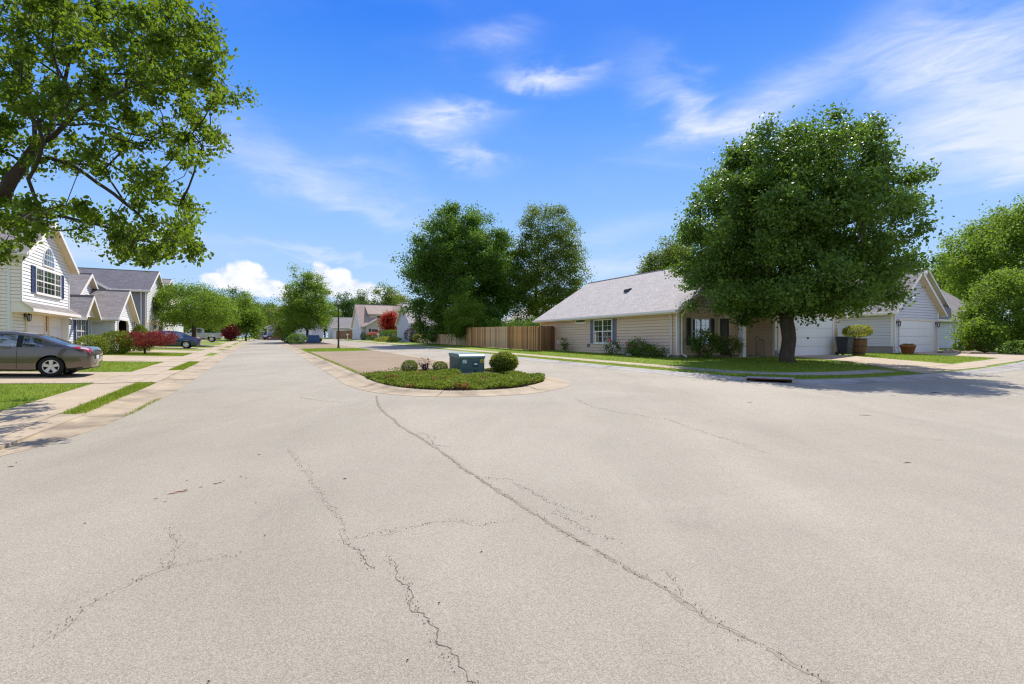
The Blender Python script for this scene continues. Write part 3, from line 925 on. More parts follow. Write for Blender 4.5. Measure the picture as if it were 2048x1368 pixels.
def clip_band(poly, z0, z1):
    def cut(P, keep, zc):
        out = []
        for i in range(len(P)):
            a, b = P[i], P[(i + 1) % len(P)]
            ka, kb = keep(a[1]), keep(b[1])
            if ka: out.append(a)
            if ka != kb:
                t = (zc - a[1]) / (b[1] - a[1])
                out.append((a[0] + (b[0] - a[0]) * t, zc))
        return out
    P = cut(poly, lambda z: z >= z0 - 1e-9, z0)
    if len(P) > 2: P = cut(P, lambda z: z <= z1 + 1e-9, z1)
    return P

class House:
    def __init__(self, name, u, v, z, label, cat='house', group=None):
        x, y = W(u, v)
        self.u, self.v, self.z = u, v, z
        self.root = empty(name, (x, y, z), TH, label, cat, group)
    def out(self, mb, name, m_, parent=None, smooth=False, bevel=0.0, label=None):
        if parent is None:
            par = self.root
        else:
            par = parent
        mb.v = [(a - self.u, b - self.v, c - self.z) for a, b, c in mb.v]
        o = mb.build(name, m_, par, smooth, bevel)
        if label: o['label'] = label
        return o
    def wall(self, A, B, poly, m_, course=0.14, name='wall', depth=0.02):
        gp = 0.034 if m_ is beige_siding else 0.024
        f = WF(A, B)
        mb = MB()
        z0 = min(p[1] for p in poly); z1 = max(p[1] for p in poly)
        z = z0
        while z < z1 - 1e-4:
            P = clip_band(poly, z, min(z + course - gp, z1))
            if len(P) > 2:
                vs = [f.p(s, depth * (1 - (q - z) / course), q) for s, q in P]
                mb.add(vs, [tuple(range(len(vs)))])
                bot = sorted([p for p in P if abs(p[1] - z) < 1e-6])
                if len(bot) >= 2:
                    a, b = bot[0][0], bot[-1][0]
                    mb.add([f.p(a, depth, z), f.p(b, depth, z), f.p(b, -0.035, z), f.p(a, -0.035, z)], [(0, 1, 2, 3)])
                # shadow gap at the head of the course
                top = sorted([p for p in P if abs(p[1] - (z + course - gp)) < 1e-6])
                if len(top) >= 2:
                    a, b = top[0][0], top[-1][0]
                    zt = z + course - gp
                    mb.add([f.p(a, 0.004, zt), f.p(b, 0.004, zt), f.p(b, -0.035, zt), f.p(a, -0.035, zt), f.p(b, -0.035, zt + gp + 0.003), f.p(a, -0.035, zt + gp + 0.003)], [(0, 1, 2, 3), (3, 2, 4, 5)])
            z += course
        self.out(mb, name, m_)
        return f
    def corner(self, f, s, z0, z1, m_=None, w=0.10, name='corner_board'):
        mb = MB(); f.box(mb, s - w / 2, s + w / 2, -0.02, 0.035, z0, z1)
        return self.out(mb, name, m_ or white_trim)
    def base(self, rect, z0, z1, m_=None):
        u0, u1, v0, v1 = rect
        mb = MB().box(u0 + 0.03, u1 - 0.03, v0 + 0.03, v1 - 0.03, z0, z1)
        return self.out(mb, 'foundation', m_ or foundation_m)
    def window(self, f, s0, s1, z0, z1, cols=1, grid=(2, 2), frame=None, shutter=None, curtain=True, sw=0.36, split=True, sashes=True, glass=None):
        frame = frame or white_trim
        t = 0.07
        mb = MB()
        f.box(mb, s0, s1, 0.0, 0.06, z0, z0 + t); f.box(mb, s0, s1, 0.0, 0.06, z1 - t, z1)
        f.box(mb, s0, s0 + t, 0.0, 0.06, z0 + t, z1 - t); f.box(mb, s1 - t, s1, 0.0, 0.06, z0 + t, z1 - t)
        f.box(mb, s0 - 0.04, s1 + 0.04, 0.0, 0.085, z0 - 0.05, z0 - 0.003)
        if hasattr(cols, '__len__'):
            cs = s0 + (s1 - s0) * np.cumsum([0] + list(cols)) / sum(cols); cols = len(cols)
        else:
            cs = np.linspace(s0, s1, cols + 1)
        for c in cs[1:-1]: f.box(mb, c - 0.045, c + 0.045, 0.0, 0.055, z0 + t, z1 - t)
        zm = (z0 + z1) / 2
        rows = [(z0 + t, zm), (zm, z1 - t)] if split else [(z0 + t, z1 - t)]
        if split:
            for i in range(cols): f.box(mb, cs[i] + t, cs[i + 1] - t, 0.0, 0.05, zm - 0.03, zm + 0.03)
        for i in range(cols):
            a, b = cs[i] + (t if i == 0 else 0.045), cs[i + 1] - (t if i == cols - 1 else 0.045)
            for ra, rb in rows:
                for g in range(1, grid[0]):
                    q = a + (b - a) * g / grid[0]
                    f.box(mb, q - 0.008, q + 0.008, 0.036, 0.045, ra, rb)
                for g in range(1, grid[1]):
                    q = ra + (rb - ra) * g / grid[1]
                    f.box(mb, a, b, 0.036, 0.0445, q - 0.008, q + 0.008)
        w = self.out(mb, 'window', frame)
        bk = MB(); f.box(bk, s0 + 0.02, s1 - 0.02, 0.021, 0.024, z0 + 0.02, z1 - 0.02)
        self.out(bk, 'dark_room', dark_int, w)
        if curtain:
            for i in range(cols):
                a, b = cs[i] + 0.08, cs[i + 1] - 0.08
                cm = MB()
                k = 14
                pts = [(a + (b - a) * j / k, 0.027 + 0.003 * math.sin(j * 2.2)) for j in range(k + 1)]
                zt, zb_ = z1 - 0.08, z0 + (z1 - z0) * 0.12
                vs = [f.p(s, n, zb_) for s, n in pts] + [f.p(s, n, zt) for s, n in pts]
                cm.add(vs, [(j, j + 1, k + 2 + j, k + 1 + j) for j in range(k)])
                self.out(cm, 'curtain', curtain_m, w)
        for i in range(cols):
            a, b = cs[i] + (t if i == 0 else 0.045), cs[i + 1] - (t if i == cols - 1 else 0.045)
            for ra, rb in rows:
                pn = MB(); f.box(pn, a, b, 0.0325, 0.0355, ra, rb)
                self.out(pn, 'pane', glass or glass_w, w)
        if shutter:
            for q0, q1 in ((s0 - 0.05 - sw, s0 - 0.05), (s1 + 0.05, s1 + 0.05 + sw)):
                sh = MB()
                f.box(sh, q0, q0 + 0.05, 0.0, 0.05, z0, z1); f.box(sh, q1 - 0.05, q1, 0.0, 0.05, z0, z1)
                for zz in (z0, (z0 + z1) / 2 - 0.03, z1 - 0.06): f.box(sh, q0 + 0.05, q1 - 0.05, 0.0, 0.05, zz, zz + 0.06)
                zz = z0 + 0.08
                while zz < z1 - 0.08:
                    sh.add([f.p(q0 + 0.05, 0.044, zz), f.p(q1 - 0.05, 0.044, zz), f.p(q1 - 0.05, 0.022, zz + 0.05), f.p(q0 + 0.05, 0.022, zz + 0.05)], [(0, 1, 2, 3)])
                    zz += 0.052
                f.box(sh, q0 + 0.05, q1 - 0.05, 0.0, 0.021, z0 + 0.06, z1 - 0.06)
                self.out(sh, 'shutter', shutter)
        return w
    def garage_door(self, f, s0, s1, z0, z1, m_=None, sections=4, cols=4, arch=0.0, trim=None, jamb=0.12):
        m_ = m_ or door_white
        mb = MB()
        f.box(mb, s0 - jamb, s0, -0.01, 0.06, z0, z1 + jamb); f.box(mb, s1, s1 + jamb, -0.01, 0.06, z0, z1 + jamb)
        f.box(mb, s0, s1, -0.01, 0.06, z1, z1 + jamb)
        if arch:
            for s, sg in ((s0, 1), (s1, -1)):
                f.poly(mb, [(s, z1), (s + sg * arch, z1), (s, z1 - arch)][::sg], -0.005, 0.058)
        d = self.out(mb, 'garage_door', trim or white_trim)
        h = (z1 - z0) / sections
        for i in range(sections):
            pm = MB()
            a, b = z0 + i * h, z0 + (i + 1) * h - 0.012
            f.box(pm, s0 + 0.003, s1 - 0.003, 0.022, 0.034, a, b)
            for c in range(cols):
                q0 = s0 + (s1 - s0) * c / cols + 0.07; q1 = s0 + (s1 - s0) * (c + 1) / cols - 0.07
                f.box(pm, q0, q1, 0.03, 0.040, a + 0.09, b - 0.09)
            self.out(pm, 'panel', m_, d, bevel=0.004)
        return d
    def lantern(self, f, s, z, h=0.42):
        mb = MB()
        f.box(mb, s - 0.05, s + 0.05, 0.0, 0.03, z - 0.09, z + 0.09)
        mb.tube([f.p(s, 0.02, z), f.p(s, 0.12, z + 0.10), f.p(s, 0.18, z + 0.06)], 0.012, 6)
        c = f.p(s, 0.18, z)
        mb.lathe([(0.0, 0.08), (0.10, 0.02), (0.105, 0.0), (0.02, -0.005)], 6, 'z', c)
        for k in range(6):
            a = k * math.pi / 3
            mb.tube([(c[0] + 0.09 * math.cos(a), c[1] + 0.09 * math.sin(a), c[2]), (c[0] + 0.065 * math.cos(a), c[1] + 0.065 * math.sin(a), c[2] - 0.26)], 0.008, 4)
        mb.lathe([(0.0, -0.30), (0.05, -0.28), (0.075, -0.255), (0.0, -0.25)], 6, 'z', c)
        o = self.out(mb, 'wall_lantern', black_metal)
        g = MB().lathe([(0.0, -0.01), (0.082, -0.012), (0.06, -0.245), (0.0, -0.25)], 6, 'z', c)
        self.out(g, 'lantern_glass', glass_w, o)
    def roof_plane(self, pts, m_, thick=0.13, name='roof'):
        """pts: eave start, eave end, then up and round; top face gets shingles, the rest the soffit colour"""
        P = [Vector(p) for p in pts]
        e = (P[1] - P[0]).normalized()
        nrm = None
        for i in range(2, len(P)):
            c = e.cross(P[i] - P[0])
            if c.length > 1e-6: nrm = c.normalized(); break
        if nrm.z < 0: nrm = -nrm
        up = nrm.cross(e)
        k = len(P)
        o0 = Vector((self.u, self.v, self.z))
        vs = [p - o0 for p in P] + [p - o0 - Vector((0, 0, thick)) for p in P]
        fs = [tuple(range(k)), tuple(range(k, 2 * k))[::-1]] + [(i, k + i, k + (i + 1) % k, (i + 1) % k) for i in range(k)]
        me = mesh_from(name, vs, fs)
        me.materials.append(m_); me.materials.append(cream_trim)
        uvl = me.uv_layers.new(name='UVMap')
        for pl in me.polygons:
            pl.material_index = 0 if pl.index == 0 else 1
            for li in pl.loop_indices:
                q = P[me.loops[li].vertex_index % k] - P[0]
                uvl.data[li].uv = (q.dot(e), q.dot(up))
        return link(name, me, None, self.root)
    def strip(self, a, b, w, h, m_, name, drop=0.0):
        """board between two points, w deep below, h thick"""
        a, b = Vector(a), Vector(b)
        d = (b - a).normalized()
        side = Vector((d.y, -d.x, 0)).normalized()
        mb = MB()
        q = [a - side * h / 2, a + side * h / 2, a + side * h / 2 - Vector((0, 0, w)), a - side * h / 2 - Vector((0, 0, w))]
        mb.prism(q, b - a)
        return self.out(mb, name, m_)
    def gable_roof(self, axis, a0, a1, c0, c1, ze, zr, m_, oh=0.4, rake=0.3, trim=None, gutter=(True, True), ends=(True, True), ridge=None, cap=None):
        """ridge along axis ('u' or 'v') from a0 to a1, walls across at c0 and c1"""
        trim = trim or white_trim
        cm = (c0 + c1) / 2
        A0, A1 = a0 - (rake if ends[0] else 0), a1 + (rake if ends[1] else 0)
        sl = (zr - ze) / (cm - c0)
        T = 0.13
        pt = (lambda a, c, z: (a, c, z)) if axis == 'u' else (lambda a, c, z: (c, a, z))
        for k, (cw, sg) in enumerate(((c0, -1), (c1, 1))):
            ce = cw + sg * oh
            z_e = ze - sl * oh
            P = [pt(A0, ce, z_e + T), pt(A1, ce, z_e + T), pt(A1, cm, zr + T), pt(A0, cm, zr + T)]
            self.roof_plane(P, m_, T)
            self.strip(pt(A0, ce + sg * 0.013, z_e + T - 0.012), pt(A1, ce + sg * 0.013, z_e + T - 0.012), 0.19, 0.022, trim, 'fascia')
            if gutter[k]:
                g = ce + sg * 0.085
                self.strip(pt(A0, g, z_e + T - 0.03), pt(A1, g, z_e + T - 0.03), 0.11, 0.11, trim, 'gutter')
            for ai, ok, s2 in ((A0, ends[0], -1), (A1, ends[1], 1)):
                if ok:
                    q = ai + s2 * 0.013
                    a, b = Vector(pt(q, ce, z_e + T - 0.02)), Vector(pt(q, cm, zr + T - 0.02))
                    mb = MB()
                    side = Vector(pt(1, 0, 0)) * 0.012
                    dn = Vector((0, 0, -0.2))
                    mb.prism([a - side, a + side, a + side + dn, a - side + dn], b - a)
                    self.out(mb, 'rake_board', trim)
        mb = MB()
        a, b = Vector(pt(A0, cm, zr + T)), Vector(pt(A1, cm, zr + T))
        w = Vector(pt(0, 1, 0)) * 0.14
        dz = Vector((0, 0, -0.14 * sl + 0.012))
        mb.add([a + Vector((0, 0, 0.03)), b + Vector((0, 0, 0.03)), b + w + dz, a + w + dz, b - w + dz, a - w + dz], [(0, 1, 2, 3), (1, 0, 5, 4)])
        self.out(mb, 'ridge_cap', cap or roof_dark)
    def downspout(self, f, s, z0, z1, m_=None, kick=True):
        mb = MB()
        pts = [f.p(s, 0.38, z1 + 0.06), f.p(s, 0.07, z1 - 0.25), f.p(s, 0.07, z0 + 0.2)]
        if kick: pts.append(f.p(s + 0.02, 0.4, z0 + 0.05))
        mb.tube(pts, 0.045, 4)
        return self.out(mb, 'downspout', m_ or white_trim)
    def vent(self, f, s, z, r=0.28):
        mb = MB()
        k = 8
        f.poly(mb, [(s + r * math.cos(i * 2 * math.pi / k + math.pi / 8), z + r * math.sin(i * 2 * math.pi / k + math.pi / 8)) for i in range(k)], 0.0, 0.05)
        o = self.out(mb, 'gable_vent', white_trim)
        sl = MB()
        for i in range(6):
            zz = z - r * 0.7 + i * r * 0.26
            f.box(sl, s - r * 0.6, s + r * 0.6, 0.0505, 0.056, zz, zz + r * 0.11)
        self.out(sl, 'louvre', dark_sh, o)

def rect(L, z0, z1): return [(0, z0), (L, z0), (L, z1), (0, z1)]
def gab(L, z0, z1, zr): return [(0, z0), (L, z0), (L, z1), (L / 2, zr), (0, z1)]

# ---- white two-storey house on the left
def house_a():
    uF, v0, v1 = -9.5, vz(42, 0, -9.4)[0], vz(137.5, 0, -9.4)[0]
    zb = hz(uF, (v0 + v1) / 2) - 0.05
    H = House('two_storey_house', uF, (v0 + v1) / 2, zb, 'white two storey house with arched gable window above two garage doors')
    L = v1 - v0
    zu = 3.28                                     # underside of the upper storey
    ze, zr = 5.5, 7.32
    uu, ul = -9.4, -9.75
    low = H.wall((ul, v0), (ul, v1), rect(L, zb, zu), white_siding, 0.15)
    up = H.wall((uu, v0), (uu, v1), gab(L, zu, ze, zr), white_siding, 0.155)
    side = H.wall((-20, v0), (ul, v0), rect(20 + ul, zb, ze), cream_bounce_siding, 0.155)  # white siding too; warmer tone paints bounce light into its shaded side
    H.wall((ul, v0), (uu, v0), rect(uu - ul, zu, ze), cream_bounce_siding, 0.155)  # return of the overhang, same bounce light painted into the colour
    H.wall((uu, v1), (-20, v1), rect(20 + uu, zb, ze), white_siding, 0.155)
    H.wall((-20, v1), (-20, v0), gab(L, zb, ze, zr), white_siding, 0.155)
    H.gable_roof('u', -20, uu, v0, v1, ze, zr, roof_brown, 0.32, 0.34, gutter=(True, True))
    for f, s in ((up, 0.05), (up, L - 0.05)): H.corner(f, s, zu, ze)
    for s in (0.05, L - 0.05): H.corner(low, s, zb, zu - 0.3)
    H.corner(side, 20 + ul - 0.05, zb, ze)
    H.downspout(side, 20 + ul - 0.45, zb, ze - 0.1, kick=False)
    # pent roof between the storeys, wrapping the overhang
    H.roof_plane([(uu + 0.42, v0 - 0.1, zu - 0.28), (uu + 0.42, v1 + 0.35, zu - 0.28), (uu - 0.02, v1 + 0.3, zu + 0.06), (uu - 0.02, v0 - 0.02, zu + 0.06)], roof_brown, 0.10, 'pent_roof')
    H.strip((uu + 0.435, v0 - 0.1, zu - 0.29), (uu + 0.435, v1 + 0.35, zu - 0.29), 0.14, 0.022, white_trim, 'pent_fascia')
    mb = MB().box(ul, uu + 0.40, v0 + 0.01, v1 + 0.3, zu - 0.46, zu - 0.42)
    H.out(mb, 'soffit', cream_trim)
    mb = MB().prism([(ul, v0 + 0.005, zu - 0.46), (uu + 0.40, v0 + 0.005, zu - 0.46), (uu + 0.40, v0 + 0.005, zu - 0.40), (uu, v0 + 0.005, zu - 0.002), (ul, v0 + 0.005, zu - 0.002)], (0, 0.05, 0))
    H.out(mb, 'pent_end', cream_bounce_siding)  # takes the side wall's colour, warm bounce painted in
    # triple window and the arch above it
    a, zt = vz(69.5, 520.5, uu); b, _ = vz(119.5, 530, uu)
    zt = 5.02; zbw = 3.78
    H.window(up, a - v0, b - v0, zbw, zt, (1, 1.6, 0.9), (3, 2), shutter=navy, curtain=False, sw=0.42)
    c = (a + b) / 2 - v0
    ar = 0.74
    base = zt + 0.16
    hgt = 1.0
    k = 14
    arc = [(c + ar * math.cos(math.pi * i / k), base + hgt * math.sin(math.pi * i / k)) for i in range(k + 1)]
    arc2 = [(c + (ar - 0.07) * math.cos(math.pi * i / k), base + 0.07 + (hgt - 0.14) * math.sin(math.pi * i / k)) for i in range(k + 1)]
    mb = MB(); up.poly(mb, arc, 0.0, 0.05)
    w = H.out(mb, 'arched_window', white_trim)
    mb = MB(); up.poly(mb, arc2, 0.0505, 0.054)
    H.out(mb, 'pane', glass_w, w)
    mb = MB()
    for q in (-0.25, 0.0, 0.25): up.box(mb, c + q - 0.012, c + q + 0.012, 0.0545, 0.060, base + 0.07, base + hgt * math.sqrt(max(0, 1 - (q / ar) ** 2)) - 0.08)
    for q in (0.32, 0.58): up.box(mb, c - ar * math.sqrt(1 - (q / hgt) ** 2) + 0.1, c + ar * math.sqrt(1 - (q / hgt) ** 2) - 0.1, 0.0545, 0.0595, base + q - 0.012, base + q + 0.012)
    H.out(mb, 'glazing_bar', white_trim, w)
    # two garage doors with clipped corners
    zd = zb + 2.12
    for p0, p1 in ((52, 86), (97, 124)):
        q0, q1 = vz(p0, 0, ul)[0] - v0, vz(p1, 0, ul)[0] - v0
        H.garage_door(low, q0, q1, zb + 0.03, zd, sections=4, cols=2, arch=0.26, trim=mat('cream_door_trim', (0.70, 0.60, 0.46), 0.5, 0.3), jamb=0.16)
    sm = (vz(86, 0, ul)[0] + vz(97, 0, ul)[0]) / 2 - v0
    mb = MB(); low.box(mb, sm - 0.08, sm + 0.08, 0.0, 0.03, zd - 0.75, zd + 0.02)
    pl = H.out(mb, 'number_board', mat('brown_board', (0.22, 0.10, 0.04), 0.7, 0.2, vary=0.3, vscale=6))
    for i in range(4):
        mb = MB(); low.box(mb, sm - 0.03, sm + 0.03, 0.031, 0.036, zd - 0.15 - i * 0.17, zd - 0.05 - i * 0.17)
        H.out(mb, 'numeral', mat('brass', (0.5, 0.36, 0.14), 0.4, 0.5, 0.6), pl)
    H.lantern(low, vz(48, 0, ul)[0] - v0, zd - 0.05)
    H.lantern(low, vz(131, 0, ul)[0] - v0, zd - 0.05)
    # small porch roof on the side wall, at the picture's edge
    H.roof_plane([(-13.6, v0 - 1.4, 2.9), (-10.9, v0 - 1.4, 2.9), (-10.9, v0, 3.25), (-13.6, v0, 3.25)], roof_brown, 0.1, 'porch_roof')
    return H
house_a()

# ---- low white house with the open garage
def house_b():
    uG = -8.6
    va = 41.0; vb = 46.5
    zb = hz(-9, 43.5) - 0.05
    ze = 3.14
    H = House('garage_house', -11, 43, zb, 'low white house with open gabled garage beside the clipped cone shrub')
    front = WF((uG, va), (uG, vb))
    L = vb - va
    # front wall of the garage wing with its opening
    o0, o1 = vz(235, 0, uG)[0] - va, vz(256, 0, uG)[0] - va
    zo = zb + 2.15
    H.wall((uG, va), (uG, vb), [(0, zb), (o0, zb), (o0, ze), (0, ze)], white_siding)
    H.wall((uG, va), (uG, vb), [(o1, zb), (L, zb), (L, ze), (o1, ze)], white_siding)
    H.wall((uG, va), (uG, vb), [(0, ze), (L, ze), (L / 2, 5.0)], white_siding)
    H.wall((uG, va), (uG, vb), [(o0, zo), (o1, zo), (o1, ze), (o0, ze)], white_siding)
    mb = MB()
    for a, b, c, d in ((o0 - 0.14, o0, zb, zo + 0.14), (o1, o1 + 0.14, zb, zo + 0.14), (o0, o1, zo, zo + 0.14)):
        front.box(mb, a, b, -0.1, 0.05, c, d)
    for s, sg in ((o0, 1), (o1, -1)): front.poly(mb, [(s, zo), (s + sg * 0.28, zo), (s, zo - 0.28)][::sg], -0.08, 0.04)
    H.out(mb, 'door_opening', white_trim)
    mb = MB()
    for a, b, c, d, e, f_ in ((uG - 4.5, uG - 4.4, va + 0.1, vb - 0.1, zb, ze), (uG - 4.4, uG - 0.1, va + 0.05, va + 0.1, zb, ze), (uG - 4.4, uG - 0.1, vb - 0.1, vb - 0.05, zb, ze), (uG - 4.4, uG - 0.1, va + 0.1, vb - 0.1, ze - 0.05, ze)):
        mb.box(a, b, c, d, e, f_)
    H.out(mb, 'garage_interior', mat('brown_interior', (0.14, 0.08, 0.05), 0.9, 0.1))
    s1 = H.wall((-9.85, va), (uG, va), rect(9.85 + uG, zb, ze), white_siding)
    H.wall((uG, vb), (-12, vb), rect(12 + uG, zb, ze), white_siding)
    H.corner(front, 0.05, zb, ze); H.corner(front, L - 0.05, zb, ze); H.corner(s1, 9.85 + uG - 0.05, zb, ze)
    H.gable_roof('u', -12.2, uG, va, vb, ze, 5.0, roof_brown, 0.3, 0.32, ends=(False, True))
    H.vent(front, L / 2, 4.35, 0.22)
    H.lantern(front, L - 0.35, zo - 0.1)
    # entry with the shuttered window under its gablet
    uE = -9.8
    e0, e1 = 36.6, va
    en = H.wall((uE, e0), (uE, e1), rect(e1 - e0, zb, ze), white_siding)
    a, b = vz(150.5, 0, uE)[0] - e0, vz(170, 0, uE)[0] - e0
    H.window(en, a, b, zb + 0.55, zb + 2.1, 2, (2, 2), shutter=navy, sw=0.3, curtain=False)
    gm = (a + b) / 2 + e0 + 0.15
    gw = 1.35
    gf = WF((uE + 0.35, gm - gw), (uE + 0.35, gm + gw))
    H.wall((uE + 0.35, gm - gw), (uE + 0.35, gm + gw), [(0, ze - 0.1), (2 * gw, ze - 0.1), (gw, 4.22)], cream_bounce_siding)
    H.gable_roof('u', uE - 2.4, uE + 0.35, gm - gw, gm + gw, ze - 0.1, 4.22, roof_brown, 0.2, 0.28, ends=(False, True), gutter=(False, False))
    H.corner(en, e1 - e0 - 0.06, zb, ze)
    H.downspout(en, e1 - e0 - 0.3, zb, ze - 0.1, kick=False)
    # main block, gable to the street, higher than the garage
    m0, m1 = 38.2, 46.9
    mg = H.wall((-10.4, m0), (-10.4, m1), [(0, ze), (m1 - m0, ze), ((m1 - m0) / 2, 5.95)], white_siding)
    H.wall((-21, m0), (-10.4, m0), rect(10.6, zb, ze), white_siding)
    H.wall((-10.4, m1), (-21, m1), rect(10.6, zb, ze), white_siding)
    H.wall((-21, m1), (-21, m0), gab(m1 - m0, zb, ze, 5.95), white_siding)
    H.gable_roof('u', -21, -10.4, m0, m1, ze, 5.95, roof_brown, 0.3, 0.3, gutter=(False, True))
    H.vent(mg, (m1 - m0) / 2, 5.45, 0.2)
house_b()

# ---- grey two-storey house
def house_c():
    uC, va = -9.5, 56.7
    vb = 65.2
    zb = hz(uC, 60) - 0.05
    ze, zr = 6.35, 8.45
    H = House('grey_house', -13, 61, zb, 'grey two storey house with charcoal roof behind the blue sedan')
    L = vb - va
    f = H.wall((uC, va), (uC, vb), gab(L, zb + 2.5, ze, zr), white_siding, 0.15)
    f2 = H.wall((uC, va), (uC, vb), rect(L, zb, zb + 2.5), cream_bounce_siding, 0.15)
    s = H.wall((-21, va), (uC, va), rect(21 + uC, zb, ze), grey_siding, 0.15)
    H.wall((uC, vb), (-21, vb), rect(21 + uC, zb, ze), grey_siding, 0.15)
    H.wall((-21, vb), (-21, va), gab(L, zb, ze, zr), grey_siding, 0.15)
    H.gable_roof('u', -21, uC, va, vb, ze, zr, roof_dark, 0.35, 0.34)
    H.corner(f, 0.06, zb + 2.5, ze); H.corner(f, L - 0.06, zb, ze); H.corner(s, 21 + uC - 0.06, zb, ze)
    H.vent(f, L / 2, zr - 0.8, 0.24)
    H.downspout(s, 21 + uC - 0.4, zb, ze - 0.1, kick=False)
    # cross gable on the side wall
    um, hw = -15.6, 3.3
    vx = va - 0.55
    H.wall((um - hw, vx), (um + hw, vx), [(0, zb), (2 * hw, zb), (2 * hw, ze - 0.05), (hw, 8.3), (0, ze - 0.05)], grey_siding, 0.15)
    H.wall((um + hw, vx), (um + hw, va), rect(va - vx, zb, ze - 0.05), grey_siding, 0.15)
    H.gable_roof('v', vx, va + 3.4, um - hw, um + hw, ze - 0.05, 8.3, roof_dark, 0.25, 0.3, ends=(True, False), gutter=(False, False))
    for q0, q1 in ((0.5, 2.9), (3.3, 5.7)): H.garage_door(f2, q0, q1, zb + 0.05, zb + 2.1, cols=2, trim=cream_trim)
    H.lantern(f2, 3.1, zb + 1.95)
    H.window(f2, 6.6, 7.9, zb + 0.7, zb + 2.0, 1, (2, 2), curtain=False, shutter=dark_sh, sw=0.25)
    H.window(f, 3.3, 5.2, zb + 3.4, zb + 4.8, 2, (2, 2), curtain=False, shutter=dark_sh)
house_c()

# ---- plain houses further along: rectangle with one gable roof
def plain_house(name, label, rc, zb, ze, zr, axis, sid, roof, windows=(), doors=(), group=None, shutter=None, trim=None, vents=()):
    """rc = (u0, u1, v0, v1); windows: (face, s0, s1, z0, z1, cols); faces s=-v, w=-u, e=+u"""
    u0, u1, v0, v1 = rc
    H = House(name, (u0 + u1) / 2, (v0 + v1) / 2, zb, label, group=group)
    gu = axis == 'u'
    F = {}
    Lu, Lv = u1 - u0, v1 - v0
    F['s'] = H.wall((u0, v0), (u1, v0), rect(Lu, zb, ze) if gu else gab(Lu, zb, ze, zr), sid)
    F['n'] = H.wall((u1, v1), (u0, v1), rect(Lu, zb, ze) if gu else gab(Lu, zb, ze, zr), sid)
    F['w'] = H.wall((u0, v1), (u0, v0), gab(Lv, zb, ze, zr) if gu else rect(Lv, zb, ze), sid)
    F['e'] = H.wall((u1, v0), (u1, v1), gab(Lv, zb, ze, zr) if gu else rect(Lv, zb, ze), sid)
    if gu: H.gable_roof('u', u0, u1, v0, v1, ze, zr, roof, trim=trim)
    else: H.gable_roof('v', v0, v1, u0, u1, ze, zr, roof, trim=trim)
    for k in 'swe':
        for s in (0.05, F[k].L - 0.05): H.corner(F[k], s, zb, ze)
    for (fc, s0, s1, z0, z1, cols) in windows:
        H.window(F[fc], s0, s1, zb + z0, zb + z1, cols, (2, 2), shutter=shutter, curtain=False)
    for (fc, s0, s1, h) in doors:
        H.garage_door(F[fc], s0, s1, zb + 0.03, zb + h)
    for (fc, s, z) in vents: H.vent(F[fc], s, z)
    return H, F
# left row beyond the grey house
plain_house('town_house', 'cream two storey town house behind the spreading tree on the left', (-20, -10, 68.5, 77.5), hz(-10, 73) - 0.05, 7.2, 9.0, 'u', cream_bounce_siding, roof_brown,
            windows=[('e', 3.4, 5.2, 3.6, 4.9, 2), ('s', 6.5, 8.0, 3.4, 4.7, 1)], doors=[('e', 0.6, 3.2, 2.1), ('e', 5.2, 7.8, 2.1)], shutter=dark_sh)
plain_house('town_house', 'white town house beside the silver pickup truck', (-21, -11, 85, 94), hz(-10, 89) - 0.05, 6.0, 8.2, 'u', white_siding, roof_brown,
            windows=[('e', 3.4, 5.2, 3.0, 4.2, 2)], doors=[('e', 0.6, 3.2, 2.1)], shutter=dark_sh)
# pale house closing the street
def house_end():
    u, v = UV(-48, 106)
    zb = hz(u, v, False) + 0.1
    H, F = plain_house('bungalow', 'pale grey bungalow with white garage door at the far end of the street', (u - 3.5, u + 7.5, v, v + 9), zb, zb + 2.6, zb + 5.2, 'v', lilac_siding, roof_lilac,
                       windows=[('s', 0.9, 2.2, 0.8, 2.0, 1)], doors=[('s', 4.2, 8.6, 2.1)])
    f = H.wall((u - 2.6, v - 2.2), (u + 1.0, v - 2.2), [(0, zb), (3.6, zb), (3.6, zb + 2.4), (1.8, zb + 4.2), (0, zb + 2.4)], lilac_siding)
    H.wall((u - 2.6, v), (u - 2.6, v - 2.2), rect(2.2, zb, zb + 2.4), lilac_siding)
    H.wall((u + 1.0, v - 2.2), (u + 1.0, v), rect(2.2, zb, zb + 2.4), lilac_siding)
    H.gable_roof('v', v - 2.2, v + 3, u - 2.6, u + 1.0, zb + 2.4, zb + 4.2, roof_lilac, 0.3, 0.3, ends=(True, False))
house_end()
def house_mid():
    u, v = UV(-40.5, 113)
    zb = hz(u, v, False) + 0.1
    plain_house('bungalow', 'white bungalow with garage glimpsed under the island tree', (u, u + 9, v, v + 9), zb, zb + 2.6, zb + 5.0, 'u', white_siding, roof_brown,
                windows=[('s', 0.8, 2.0, 0.8, 2.0, 1)], doors=[('s', 3.0, 7.4, 2.1)])
house_mid()
def house_blue():
    u, v = UV(-34.5, 112)
    zb = hz(u, v, False) + 0.1
    H, F = plain_house('bungalow', 'bluish white bungalow with low gable left of the tan roofed house', (u - 1, u + 6.5, v, v + 10), zb, zb + 2.4, zb + 5.2, 'v', lilac_siding, roof_tan,
                       windows=[('s', 4.2, 6.8, 1.0, 2.1, 3)])
house_blue()
